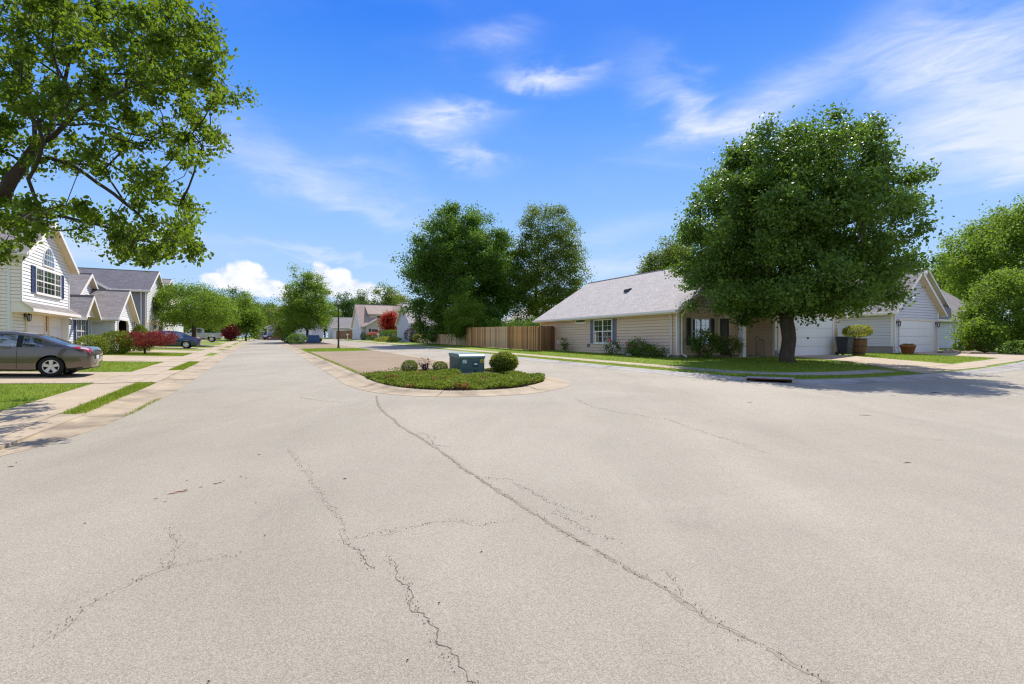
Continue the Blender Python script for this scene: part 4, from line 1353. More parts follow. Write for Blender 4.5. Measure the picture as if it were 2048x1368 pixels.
def house_tan():
    # tan roof, dormer, window with dark shutters
    u0, v0 = uz(722, 680, 96.0)[0], 96.0
    zb = hz(u0, v0) - 0.1
    ze = zb + 2.9
    zr = zb + 7.0
    H, F = plain_house('tan_roof_house', 'cream house with tan roof and dormer beyond the red leaved tree', (u0, u0 + 11, v0, v0 + 9.5), zb, ze, zr, 'u', white_siding, roof_tan,
                       windows=[('s', 1.6, 4.4, 0.8, 2.3, 2)], shutter=dark_sh)
    m0, m1 = u0 + 0.7, u0 + 5.2
    c = (m0 + m1) / 2
    f = H.wall((m0, v0 - 0.9), (m1, v0 - 0.9), [(0, zb), (m1 - m0, zb), (m1 - m0, ze - 0.1), ((m1 - m0) / 2, ze + 1.3), (0, ze - 0.1)], tan_siding)
    H.window(f, 1.0, 3.5, zb + 0.7, zb + 2.2, 2, (2, 2), shutter=dark_sh, curtain=False)
    H.gable_roof('v', v0 - 0.9, v0 + 2.2, m0, m1, ze - 0.1, ze + 1.2, roof_tan, 0.3, 0.3, ends=(True, False), gutter=(False, False))
    # shed dormer
    d0, d1 = u0 + 1.8, u0 + 6.4
    g = H.wall((d0, v0 + 1.6), (d1, v0 + 1.6), rect(d1 - d0, ze + 0.9, ze + 2.2), tan_siding)
    H.wall((d0, v0 + 4.4), (d0, v0 + 1.6), [(0, ze + 2.7), (2.8, ze + 0.9), (2.8, ze + 2.2), (0, ze + 2.9)], tan_siding)
    H.window(g, 1.4, 2.9, ze + 1.3, ze + 1.9, 1, (1, 1), split=False, curtain=False)
    H.roof_plane([(d0 - 0.3, v0 + 1.3, ze + 2.2), (d1 + 0.3, v0 + 1.3, ze + 2.2), (d1 + 0.3, v0 + 4.75, zr + 0.05), (d0 - 0.3, v0 + 4.75, zr + 0.05)], roof_tan, 0.12, 'dormer_roof')
    # taller gabled wing on the right
    w0, w1 = u0 + 6.2, u0 + 12.4
    k = H.wall((w0, v0 + 1.0), (w1, v0 + 1.0), gab(w1 - w0, zb, ze + 1.6, zr + 0.7), cream_bounce_siding)
    H.vent(k, (w1 - w0) / 2, zr - 0.8, 0.4)
    H.gable_roof('v', v0 + 1.0, v0 + 9, w0, w1, ze + 1.6, zr + 0.7, roof_tan, 0.35, 0.35)
house_tan()
def house_gable():
    u0 = 19.0
    va, vb = vz(821, 0, u0)[0], vz(795, 0, u0)[0]
    zb = hz(u0, 74) - 0.1
    plain_house('white_gable_house', 'white sided house with steep street gable left of the dark maple', (u0, u0 + 10, va, vb), zb, 4.3, 7.1, 'u', lilac_siding, roof_lilac,
                windows=[('s', 2.0, 3.4, 0.8, 2.2, 1)])
house_gable()
def house_porch():
    zb = hz(20, 58) - 0.1
    H, F = plain_house('grey_cottage', 'grey sided cottage with white trimmed windows behind the picket fence', (19.6, 28, 58, 67), zb, zb + 2.6, zb + 5.2, 'v', grey_siding, roof_brown,
                       windows=[('s', 0.5, 1.5, 0.8, 2.1, 1), ('s', 2.6, 3.7, 0.8, 2.1, 1), ('w', 2.0, 3.2, 0.8, 2.1, 1), ('w', 5.5, 6.7, 0.8, 2.1, 1)])
    for s in (0.4, 2.5, 4.6): H.corner(F['s'], s, zb, zb + 2.7, w=0.16, name='porch_post')
house_porch()
plain_house('green_house', 'pale green house glimpsed between the trees left of the beige bungalow', (33, 44, 62, 71), hz(33, 62), hz(33, 62) + 2.9, hz(33, 62) + 5.6, 'v', green_siding, roof_lilac,
            windows=[('s', 1.4, 2.8, 0.9, 2.1, 1)])

# ---- beige bungalow
def house_beige():
    u0, v0, v1 = 20.1, 20.1, 34.9
    u1 = 30.1
    zg = hz(u0, v0)
    zb = 0.78
    ze, zr = 3.36, 6.42
    H = House('beige_bungalow', 25, 26, zg, 'beige sided bungalow with pale grey shingle roof and slate shutters')
    H.base((u0, u1, v0, v1), zg - 0.15, zb + 0.002)
    w = H.wall((u0, v1), (u0, v0), rect(v1 - v0, zb, ze), beige_siding, 0.18)
    s = H.wall((u0, v0), (u1, v0), gab(u1 - u0, zb, ze, zr), beige_siding, 0.18)
    n = H.wall((u1, v1), (u0, v1), gab(u1 - u0, zb, ze, zr), beige_siding, 0.18)
    e = H.wall((u1, v0), (u1, v1), rect(v1 - v0, zb, ze), beige_siding, 0.18)
    H.gable_roof('v', v0, v1, u0, u1, ze, zr, roof_lilac, 0.42, 0.4)
    # yellowish soffit board under the eave
    mb = MB().box(u0 - 0.36, u0 - 0.025, v0 - 0.3, v1 + 0.3, ze - 0.22, ze - 0.20)
    H.out(mb, 'soffit', cream_trim)
    L = v1 - v0
    H.corner(w, L - 0.06, zb, ze); H.corner(s, 0.06, zb, ze); H.corner(w, 0.06, zb, ze)
    H.downspout(w, L - 0.42, zg, ze - 0.2)
    H.downspout(s, 0.22, zg, ze - 0.2)
    a, b = v1 - vz(1188.5, 0, u0)[0], v1 - vz(1225.5, 0, u0)[0]
    zt, zl = vz(1207, 638.5, u0)[1], vz(1207, 686.8, u0)[1]
    H.window(w, a, b, zl, zt, 2, (2, 2), shutter=slate_sh, sw=0.34)
    a, b = v1 - vz(1152, 0, u0)[0], v1 - vz(1173, 0, u0)[0]
    H.window(w, a, b, zt - 0.18, zt + 0.12, 1, (1, 1), split=False, curtain=False)
    sq = v1 - vz(1178, 0, u0)[0]
    mb = MB(); w.box(mb, sq - 0.12, sq + 0.12, 0.0, 0.1, zb + 0.42, zb + 0.60)
    H.out(mb, 'dryer_vent', mat('grey_plastic', (0.16, 0.15, 0.16), 0.5, 0.3))
    mb = MB()
    for k in range(2):
        q = L * 0.42 + k * 3.0
        w.box(mb, q, q + 1.0, -0.03, 0.012, zb - 0.2, zb - 0.03)
    H.out(mb, 'crawl_vent', dark_sh)
    # roof vent
    vv, zz = vz(1242, 594, 22.2)
    vv = 27.2
    mb = MB()
    q = 22.6; zq = ze + (zr - ze) * (q - u0) / 5.0 + 0.13
    mb.add([(q - 0.25, vv - 0.2, zq - 0.10), (q + 0.2, vv - 0.2, zq + 0.13), (q + 0.2, vv + 0.2, zq + 0.13), (q - 0.25, vv + 0.2, zq - 0.10), (q - 0.2, vv - 0.16, zq + 0.10), (q + 0.16, vv - 0.14, zq + 0.2), (q + 0.16, vv + 0.14, zq + 0.2), (q - 0.2, vv + 0.16, zq + 0.10)],
           [(4, 5, 6, 7), (0, 1, 5, 4), (1, 2, 6, 5), (2, 3, 7, 6), (3, 0, 4, 7)])
    H.out(mb, 'roof_vent', dark_sh)
    # porch side: window, door with sidelight, post, recess
    H.window(s, uz(1382, 0, v0)[0] - u0, uz(1419, 0, v0)[0] - u0, zb + 0.55, zb + 2.05, 2, (2, 2), shutter=dark_sh, sw=0.3, frame=mat('cream_frame', (0.62, 0.56, 0.45), 0.5, 0.3))
    d0, d1 = uz(1434, 0, v0)[0] - u0, uz(1460, 0, v0)[0] - u0
    mb = MB()
    s.box(mb, d0, d0 + 0.14, 0, 0.07, zb, zb + 2.2); s.box(mb, d1 - 0.14, d1, 0, 0.07, zb, zb + 2.2); s.box(mb, d0 + 0.14, d1 - 0.14, 0, 0.07, zb + 2.06, zb + 2.2)
    d = H.out(mb, 'front_door', mat('cream_frame', (0.62, 0.56, 0.45), 0.5, 0.3))
    mb = MB(); s.box(mb, d0 + 0.14, d1 - 0.14, 0.021, 0.04, zb, zb + 2.06)
    H.out(mb, 'door_leaf', dark_sh, d)
    mb = MB(); s.box(mb, d0 + 0.3, d1 - 0.3, 0.041, 0.05, zb + 0.9, zb + 1.9)
    H.out(mb, 'pane', glass_w, d)
    mb = MB().lathe([(0, 0), (0.03, 0), (0.03, 0.05), (0, 0.055)], 8, 'y', s.p(d0 + 0.22, 0.1, zb + 1.0))
    H.out(mb, 'knob', mat('brass', (0.5, 0.36, 0.14), 0.4, 0.5, 0.6), d)
    # garage block, forward of the porch
    g0, g1, gv = 25.4, 31.2, 18.2
    zgb = hz(28, gv) + 0.01
    gf = H.wall((g0, gv), (g1, gv), gab(g1 - g0, zgb, ze - 0.1, 5.35), beige_siding, 0.18)
    gs = H.wall((g0, v0), (g0, gv), rect(v0 - gv, zgb, ze - 0.1), beige_siding, 0.18)
    H.wall((g1, gv), (g1, v0 + 4), rect(v0 + 4 - gv, zgb, ze - 0.1), beige_siding, 0.18)
    H.gable_roof('v', gv, v0 + 3.4, g0, g1, ze - 0.1, 5.35, roof_lilac, 0.36, 0.35, ends=(True, False))
    H.corner(gf, 0.06, zgb + 0.3, ze - 0.1); H.corner(gf, g1 - g0 - 0.06, zgb, ze - 0.1); H.corner(gs, v0 - gv - 0.06, zgb, ze - 0.1)
    H.downspout(gf, 0.2, zgb, ze - 0.3)
    mb = MB(); gf.box(mb, 0.0, 0.75, 0.0, 0.05, zgb - 0.1, zgb + 0.32)
    H.out(mb, 'block_plinth', foundation_m)
    q0, q1 = uz(1568, 0, gv)[0] - g0, uz(1664, 0, gv)[0] - g0
    H.garage_door(gf, q0, q1, zgb, zgb + 2.12, cols=6)
    mb = MB(); gf.box(mb, q0 + 2.0, q0 + 2.12, 0.041, 0.07, zgb + 0.95, zgb + 1.05)
    H.out(mb, 'lock_handle', black_metal)
    # porch floor, post and handrail
    mb = MB().box(u0 + 2.2, g0 - 0.05, gv - 0.1, v0 - 0.03, zg - 0.15, zb - 0.08)
    H.out(mb, 'porch_floor', concrete)
    pu, pz = uz(1483.5, 700, gv + 0.15)
    mb = MB().box(pu - 0.13, pu + 0.13, gv - 0.02, gv + 0.24, zb - 0.08, ze - 0.15)
    H.out(mb, 'porch_post', white_trim)
    mb = MB().box(u0 + 2.4, g0 - 0.4, gv - 0.05, v0 - 0.4, ze - 0.17, ze - 0.10)
    H.out(mb, 'porch_ceiling', cream_trim)
    mb = MB().box(u0 + 2.4, g0 - 0.3, gv - 0.07, gv + 0.28, ze - 0.098, ze + 0.14)
    H.out(mb, 'porch_beam', white_trim)
    r0, r1 = uz(1514, 0, gv - 0.4)[0], uz(1530, 0, gv - 0.4)[0]
    mb = MB()
    y0 = gv - 0.35
    z0 = zg + 0.05
    mb.tube([(r0, y0, z0), (r0, y0, z0 + 1.10)], 0.02, 6); mb.tube([(r1, y0, z0 - 0.1), (r1, y0, z0 + 0.85)], 0.02, 6)
    mb.tube([(r0, y0, z0 + 1.10), (r1, y0, z0 + 0.85)], 0.02, 6); mb.tube([(r0, y0, z0 + 0.22), (r1, y0, z0 - 0.03)], 0.014, 6)
    for k in range(1, 4):
        q = r0 + (r1 - r0) * k / 4
        mb.tube([(q, y0, z0 + 0.22 - 0.25 * k / 4), (q, y0, z0 + 1.1 - 0.25 * k / 4)], 0.009, 5)
    H.out(mb, 'handrail', black_metal)
house_beige()

# ---- pale grey house with the garage on the right
def house_right():
    gv = 17.8
    g0, g1 = 36.45, 42.15
    zb = hz(39, gv) + 0.0
    ze, zr = 3.62, 6.1
    H = House('pale_grey_house', 41, 22, zb, 'pale grey house with white garage door behind the terracotta pot')
    f = H.wall((g0, gv), (g1, gv), gab(g1 - g0, zb, ze, zr), lilac_siding, 0.18)
    w = H.wall((g0, 30), (g0, gv), rect(30 - gv, zb + 0.42, ze), lilac_siding, 0.18)
    H.base((g0, g1, gv + 0.0, 30), zb - 0.2, zb + 0.42, foundation_m)
    H.wall((g1, gv), (g1, 30), rect(30 - gv, zb, ze), lilac_siding, 0.18)
    H.gable_roof('v', gv, 30, g0, g1, ze, zr, roof_brown, 0.36, 0.36)
    q0, q1 = uz(1798, 0, gv)[0] - g0, uz(1866, 0, gv)[0] - g0
    H.garage_door(f, q0, q1, zb + 0.02, zb + 2.12, cols=6, arch=0.26, trim=mat('cream_door_trim', (0.70, 0.60, 0.46), 0.5, 0.3), jamb=0.1)
    for s in (0.06, g1 - g0 - 0.06): H.corner(f, s, zb, ze)
    H.downspout(f, 0.08, zb, ze - 0.1); H.corner(w, 30 - gv - 0.06, zb + 0.42, ze)
    H.lantern(f, q0 - 0.32, zb + 2.0); H.lantern(f, q1 + 0.32, zb + 2.0)
    # main block behind with its front slope, and a taller gable
    mv = 21.4
    mz = zb + 2.75
    m = H.wall((g1, mv), (61, mv), rect(61 - g1, zb, mz), lilac_siding, 0.18)
    H.wall((61, mv), (61, mv + 9), gab(9, zb, mz, mz + 3.3), lilac_siding, 0.18)
    H.wall((61, mv + 9), (g0, mv + 9), rect(61 - g0, zb, mz), lilac_siding, 0.18)
    H.gable_roof('u', g0 + 1, 61, mv, mv + 9, mz, mz + 3.3, roof_brown, 0.4, 0.3, ends=(False, True))
    t0, t1 = 48.6, 55.4
    H.wall((t0, mv + 1.6), (t1, mv + 1.6), [(0, mz), (t1 - t0, mz), (t1 - t0, mz + 1.3), ((t1 - t0) / 2, mz + 4.2), (0, mz + 1.3)], lilac_siding, 0.18)
    H.gable_roof('v', mv + 1.6, mv + 9, t0, t1, mz + 1.3, mz + 4.2, roof_lilac, 0.3, 0.35, gutter=(False, False))
    mb = MB().tube([m.p(9.6, 0.75, zb + 0.02), m.p(11.0, 0.06, zb + 2.1)], 0.022, 6)
    H.out(mb, 'leaning_pole', black_metal)
    H.lantern(m, 12.0, zb + 1.3)
house_right()
plain_house('grey_roof_house', 'grey gabled house with shingle roof far right behind the trees', (58, 70, 32, 42), hz(58, 32), hz(58, 32) + 3.6, hz(58, 32) + 6.6, 'v', lilac_siding, roof_brown)

# ------------------------------------------------------------------ fences: every board its own piece
def board_mesh(h, w, t, top):
    b = MB()
    if top == 'dog':
        pts = [(-w / 2, 0), (w / 2, 0), (w / 2, h - 0.04), (w / 2 - 0.03, h), (-w / 2 + 0.03, h), (-w / 2, h - 0.04)]
    elif top == 'point':
        pts = [(-w / 2, 0), (w / 2, 0), (w / 2, h - 0.06), (0, h), (-w / 2, h - 0.06)]
    else:
        pts = [(-w / 2, 0), (w / 2, 0), (w / 2, h), (-w / 2, h)]
    k = len(pts)
    b.add([(x, -t / 2, z) for x, z in pts] + [(x, t / 2, z) for x, z in pts], [tuple(range(k)), tuple(range(k, 2 * k))[::-1]] + [(i, k + i, k + (i + 1) % k, (i + 1) % k) for i in range(k)])
    return mesh_from('board', b.v, b.f)
def fence(name, label, A, B, h, w, gap, mats, top='dog', t=0.02, name_b='board', rails=(0.3, 0.85), post_every=2.4, seed=1, pick=None):
    rr = random.Random(seed)
    fx, fy = W(*A)
    root = empty(name, (fx, fy, hz(*A)), 0, label, 'fence')
    A_, B_ = np.array(A, float), np.array(B, float)
    L = np.linalg.norm(B_ - A_); d = (B_ - A_) / L
    dx, dy = W(*d)
    rz = math.atan2(dy, dx)
    meshes = []
    for m_ in mats:
        for q in range(2):
            me = board_mesh(h * (1 + 0.012 * (q - 0.5)), w, t, top)
            me.materials.append(m_)
            meshes.append(me)
    n = int(L / (w + gap))
    for i in range(n):
        s = (i + 0.5) * (w + gap)
        p = A_ + d * s
        x, y = W(*p)
        mi = pick(s / L, rr) if pick else rr.randrange(len(mats))
        o = bpy.data.objects.new(name_b, meshes[mi * 2 + rr.randrange(2)])
        C.objects.link(o)
        o.parent = root
        o.location = (x - fx, y - fy, hz(*p) + 0.04 + rr.uniform(-0.012, 0.012) - root.location.z)
        o.rotation_euler = (rr.uniform(-0.008, 0.008), rr.uniform(-0.006, 0.006), rz + rr.uniform(-0.03, 0.03))
    nn = (d[1], -d[0]) if d[1] > 0.9 else (-d[1], d[0])
    def rail(z):
        m = MB()
        k = 6
        for i in range(k):
            a = A_ + d * L * i / k + np.array(nn) * 0.045; b = A_ + d * L * (i + 1) / k + np.array(nn) * 0.045
            (ax, ay), (bx, by) = W(*a), W(*b)
            za, zb_ = hz(*a) + z * h, hz(*b) + z * h
            sx, sy = W(nn[0] * 0.02, nn[1] * 0.02)
            m.prism([(ax - sx - fx, ay - sy - fy, za - root.location.z), (ax + sx - fx, ay + sy - fy, za - root.location.z), (ax + sx - fx, ay + sy - fy, za + 0.08 - root.location.z), (ax - sx - fx, ay - sy - fy, za + 0.08 - root.location.z)], (bx - ax, by - ay, zb_ - za))
        m.build('rail', mats[0], root)
    for z in rails: rail(z)
    k = max(1, int(round(L / post_every)))
    for i in range(k + 1):
        p = A_ + d * L * i / k + np.array(nn) * 0.1
        x, y = W(*p)
        m = MB().box(-0.05, 0.05, -0.05, 0.05, -0.15, h * 0.97)
        o = m.build('post', mats[0], root)
        o.location = (x - fx, y - fy, hz(*p) - root.location.z)
        o.rotation_euler = (0, 0, rz)
    return root
def pick_tall(t, rr):
    # the boards were renewed in stretches: brown, bleached, brown
    if 0.36 < t < 0.66: return 0 if rr.random() < 0.25 else 1
    return 1 if rr.random() < 0.12 else (2 if rr.random() < 0.15 else 0)
fence('board_fence', 'tall brown board fence with bleached stretch along the right street', (18.3, 32.0), (18.6, 47.5), 1.83, 0.13, 0.022, [fence_brown, fence_grey, fence_dark], seed=3, pick=pick_tall)
fence('board_fence', 'short dark weathered fence return meeting the beige bungalow wall', (18.3, 31.96), (20.02, 32.6), 1.83, 0.135, 0.02, [fence_dark, fence_dark], seed=4, post_every=1.7)
fence('picket_fence', 'low pale solid picket fence in front of the grey cottage', (18.6, 50.3), (18.4, 65.0), 1.15, 0.12, 0.008, [fence_pale, fence_grey], 'flat', seed=6, pick=lambda t, r: 1 if r.random() < 0.5 else 0)
fence('picket_fence', 'short open picket gate section beside the tall brown fence', (18.6, 47.6), (18.6, 50.2), 1.15, 0.09, 0.11, [fence_pale], 'point', seed=7)
fx_ = UV(-33.5, 106)
fence('board_fence', 'red brown board fence in front of the bluish white bungalow', (fx_[0] - 3.5, fx_[1]), (fx_[0] + 2.6, fx_[1]), 1.7, 0.3, 0.02, [fence_red, fence_dark], seed=9, post_every=3)
fence('board_fence', 'short red brown fence at the far left end of the street', (UV(-53, 108)[0] - 2.2, UV(-53, 108)[1]), (UV(-53, 108)[0] + 1.4, UV(-53, 108)[1]), 1.6, 0.3, 0.02, [fence_red, fence_dark], seed=10, post_every=3)
# ------------------------------------------------------------------ trees, shrubs, grass
def leaves_mesh(name, pos, size, rs, out=None, up=0.5, droop=0.3, kind='quad', aspect=0.6, jit=0.35):
    """one mesh of many small leaves at pos (n,3)"""
    n = len(pos)
    nr = rs.normal(size=(n, 3))
    nr /= np.linalg.norm(nr, axis=1)[:, None]
    nr[:, 2] += up
    if out is not None: nr += out * 0.45
    nr /= np.linalg.norm(nr, axis=1)[:, None]
    ax = rs.normal(size=(n, 3))
    ax[:, 2] -= droop
    ax -= nr * np.sum(ax * nr, axis=1)[:, None]
    ax /= np.linalg.norm(ax, axis=1)[:, None] + 1e-9
    sd_ = np.cross(nr, ax)
    L = size * (1 + rs.uniform(-jit, jit, n))[:, None]
    Wd = L * aspect
    if kind == 'quad':
        fold = nr * L * 0.12
        v = np.stack([pos - ax * L * 0.5, pos + sd_ * Wd * 0.5 + fold, pos + ax * L * 0.5, pos - sd_ * Wd * 0.5 + fold], axis=1).reshape(-1, 3)
        k = 4
        faces = np.arange(n * 4).reshape(n, 4)
        loops = faces.ravel(); starts = np.arange(n) * 4; tot = np.full(n, 4)
    elif kind == 'leaf':
        fold = nr * L * 0.10
        v = np.stack([pos - ax * L * 0.5, pos - ax * L * 0.18 + sd_ * Wd * 0.5 + fold, pos + ax * L * 0.18 + sd_ * Wd * 0.38 + fold * 0.6,
                      pos + ax * L * 0.5 - nr * L * 0.08, pos + ax * L * 0.18 - sd_ * Wd * 0.38 + fold * 0.6, pos - ax * L * 0.18 - sd_ * Wd * 0.5 + fold], axis=1).reshape(-1, 3)
        b = (np.arange(n) * 6)[:, None]
        faces = np.concatenate([b + np.array([[0, 1, 2, 3]]), b + np.array([[0, 3, 4, 5]])], axis=1).reshape(-1, 4)
        loops = faces.ravel(); m = len(faces); starts = np.arange(m) * 4; tot = np.full(m, 4)
    else:  # blade
        v = np.stack([pos - sd_ * Wd * 0.5, pos + sd_ * Wd * 0.5, pos + ax * L], axis=1).reshape(-1, 3)
        loops = np.arange(n * 3); starts = np.arange(n) * 3; tot = np.full(n, 3)
    me = bpy.data.meshes.new(name)
    me.vertices.add(len(v)); me.vertices.foreach_set('co', v.astype(np.float32).ravel())
    me.loops.add(len(loops)); me.loops.foreach_set('vertex_index', loops.astype(np.int32))
    me.polygons.add(len(starts)); me.polygons.foreach_set('loop_start', starts.astype(np.int32)); me.polygons.foreach_set('loop_total', tot.astype(np.int32))
    me.update(calc_edges=True)
    return me

def spaced(cand, d, nmax):
    keep = []
    arr = np.empty((0, 3))
    for c in cand:
        if len(arr) == 0 or np.min(np.sum((arr - c) ** 2, axis=1)) > d * d:
            arr = np.vstack([arr, c])
            if len(arr) >= nmax: break
    return arr
def clumpy(rs, center, rad, n1, d1, k, profile=None, lumpy=0.08, inner=0.6, spread=0.42, fill=0.25):
    """two levels: boughs spread over the crown, several leaf clusters on each"""
    a = crown(rs, center, rad, n1, d1, lumpy, inner, profile)
    out = []
    for p in a:
        m = max(2, int(k * rs.uniform(0.6, 1.4)))
        out.append(p + rs.normal(size=(m, 3)) * d1 * spread * np.array([1, 1, 0.8]))
    f = crown(rs, center, tuple(q * 0.72 for q in rad), int(n1 * k * fill), d1 * 0.35, 0.1, 0.2, profile)
    return np.vstack(out + [f])
def lump(rs, k=9):
    d = rs.normal(size=(k, 3)); d /= np.linalg.norm(d, axis=1)[:, None]
    a = rs.uniform(-1, 1, k)
    def f(q):
        return np.sum(a[None, :] * np.maximum(0, q @ d.T) ** 6, axis=1)
    return f
def crown(rs, center, rad, n, d, lumpy=0.22, inner=0.45, profile=None):
    """cluster centres filling an uneven crown; profile(t) scales the width at height t in 0..1"""
    q = rs.normal(size=(n * 14, 3)); q /= np.linalg.norm(q, axis=1)[:, None]
    r = rs.uniform(inner ** 3, 1, len(q)) ** (1 / 3.0)
    lf = lump(rs)
    r2 = r * (1 + lumpy * lf(q))
    p = q * r2[:, None]
    if profile is not None:
        t = np.clip((p[:, 2] + 1) / 2, 0, 1)
        w = np.interp(t, [a for a, b in profile], [b for a, b in profile])
        # spread over the section of that height
        s = np.sqrt(np.maximum(0.02, 1 - np.clip(p[:, 2], -0.99, 0.99) ** 2))
        rho = np.sqrt(p[:, 0] ** 2 + p[:, 1] ** 2) + 1e-6
        k_ = np.minimum(rho / s, 1.06) * w / rho
        p[:, 0] *= k_; p[:, 1] *= k_
        p[:, 2] = np.clip(p[:, 2], -1.05, 1.05)
    p = p * np.array(rad) + np.array(center)
    return spaced(p, d, n)

def skeleton(base, top, clusters, rs, trunk_r, seg=4, wander=0.10, limbs=None):
    """limbs: every cluster is joined to the nearest limb already there"""
    nodes = []; par = []
    b = np.array(base, float); t = np.array(top, float)
    k = 6
    for i in range(k + 1):
        f = i / k
        nodes.append(b + (t - b) * f + np.array([rs.uniform(-1, 1), rs.uniform(-1, 1), 0]) * trunk_r * 0.25 * (0 < i < k)); par.append(i - 1)
    heads = list(range(2, k + 1))
    ctr = clusters.mean(axis=0)
    # leader rising through the crown
    hi = clusters[np.argmax(clusters[:, 2])]
    last = k
    for ln in (limbs or []):
        P = np.array(nodes)
        j = int(np.argmin(np.linalg.norm(P - ln[0], axis=1)))
        prev = j
        fine_ = [ln[0]]
        for a, b_ in zip(ln[:-1], ln[1:]):
            for q in (0.5, 1.0): fine_.append(a + (b_ - a) * q + rs.normal(size=3) * 0.03)
        for p in fine_[(1 if np.linalg.norm(P[j] - ln[0]) < 0.25 else 0):]:
            nodes.append(p); par.append(prev); prev = len(nodes) - 1; heads.append(prev)
    for f in (() if limbs else (0.3, 0.6, 0.85)):
        nodes.append(t + (np.array([ctr[0] * 0.5 + t[0] * 0.5, ctr[1] * 0.5 + t[1] * 0.5, hi[2]]) - t) * f + rs.normal(size=3) * 0.15); par.append(last); last = len(nodes) - 1; heads.append(last)
    order = np.argsort(np.linalg.norm((clusters - t) * np.array([1, 1, 0.8]), axis=1))
    tips = np.zeros(len(clusters), int)
    ok = set(heads)
    N_ = np.array(nodes)
    okl = np.array(heads)
    dist0 = {i: np.linalg.norm(nodes[i] - t) for i in range(len(nodes))}
    D0 = [dist0[i] for i in range(len(nodes))]
    for ci in order:
        c = clusters[ci]
        P = np.array([nodes[i] for i in okl])
        dd = np.linalg.norm(c - P, axis=1)
        low = np.maximum(0, P[:, 2] - c[2] + 0.1) * 0.9
        cost = dd + low + np.array([D0[i] for i in okl]) * 0.12
        j = okl[int(np.argmin(cost))]
        a = nodes[j]
        L = np.linalg.norm(c - a)
        prev = j
        m = max(2, min(seg, int(L / 0.5) + 1))
        bend = rs.normal(size=3) * L * wander + np.array([0, 0, L * 0.10])
        for q in range(1, m + 1):
            f = q / m
            p = a + (c - a) * f + bend * math.sin(math.pi * f)
            nodes.append(p); par.append(prev); prev = len(nodes) - 1
            D0.append(D0[j] + L * f)
            okl = np.append(okl, prev)
        tips[ci] = prev
    n = len(nodes)
    w = np.zeros(n)
    for ti in tips:
        q = ti
        while q >= 0:
            w[q] += 1; q = par[q]
    w[:k + 1] = max(w.max(), 1)
    rad = trunk_r * (np.maximum(w, 0.7) / max(w.max(), 1)) ** 0.6
    return np.array(nodes), par, rad

def limbs_mesh(nodes, par, rad, flare=1.35, rmin=0.008, sides=7):
    n = len(nodes)
    kids = [[] for _ in range(n)]
    for i, p in enumerate(par):
        if p >= 0: kids[p].append(i)
    mb = MB()
    done = [False] * n
    stack = [(0, [])]
    starts = [0]
    while starts:
        s = starts.pop()
        path = [s] if par[s] < 0 else [par[s], s]
        q = s
        while kids[q]:
            ks = sorted(kids[q], key=lambda i: -rad[i])
            for o in ks[1:]: starts.append(o)
            q = ks[0]; path.append(q)
        if len(path) < 2: continue
        r = [max(rmin, rad[i]) for i in path]
        if par[s] >= 0: r[0] = min(r[0], r[1] * 1.15)
        if par[s] < 0: r[0] *= flare; r[1] *= 1 + (flare - 1) * 0.25
        r[-1] *= 0.6
        big = r[0] > 0.06
        mb.tube([nodes[i] for i in path], r, sides if big else 5 if r[0] > 0.02 else 4, cap=par[s] < 0)
    return mb

def tree(name, label, base, top_h, trunk_r, clusters, per, sigma, leaf, m_leaf, m_bark=None, seed=1, group=None, kind='quad', up=0.5, droop=0.3, flat=0.75, aspect=0.6, cut=None, flare=1.35, cat='tree', wander=0.10, trunk_top=None, extra=None, limbs=None):
    rs = np.random.RandomState(seed)
    bx, by, bz = base
    root = empty(name, base, 0, label, cat, group)
    b0 = np.array([0, 0, -0.15])
    cl = clusters - np.array(base)
    tp = np.array(trunk_top) - np.array(base) if trunk_top is not None else np.array([0, 0, top_h])
    nodes, par, rad = skeleton(b0, tp, cl, rs, trunk_r, wander=wander, limbs=[[q - np.array(base) for q in l] for l in limbs] if limbs else None)
    limbs_mesh(nodes, par, rad, flare).build('trunk', m_bark or bark, root, smooth=True)
    ctr = cl.mean(axis=0)
    n = len(cl)
    cnt = np.maximum(3, (per * 1.75 * rs.uniform(0.45, 1.45, n)).astype(int))
    idx = np.repeat(np.arange(n), cnt)
    sg = sigma * rs.uniform(0.7, 1.3, n)[idx][:, None]
    pos = cl[idx] + rs.normal(size=(len(idx), 3)) * sg * np.array([1, 1, flat])
    if extra is not None: pos = np.vstack([pos, extra - np.array(base)])
    if cut is not None:
        pos = pos[cut(pos + np.array(base))]
    o = pos - ctr
    o /= np.linalg.norm(o, axis=1)[:, None] + 1e-6
    me = leaves_mesh('crown', pos, leaf, rs, o, up, droop, kind, aspect)
    c = link('crown', me, m_leaf, root)
    return root
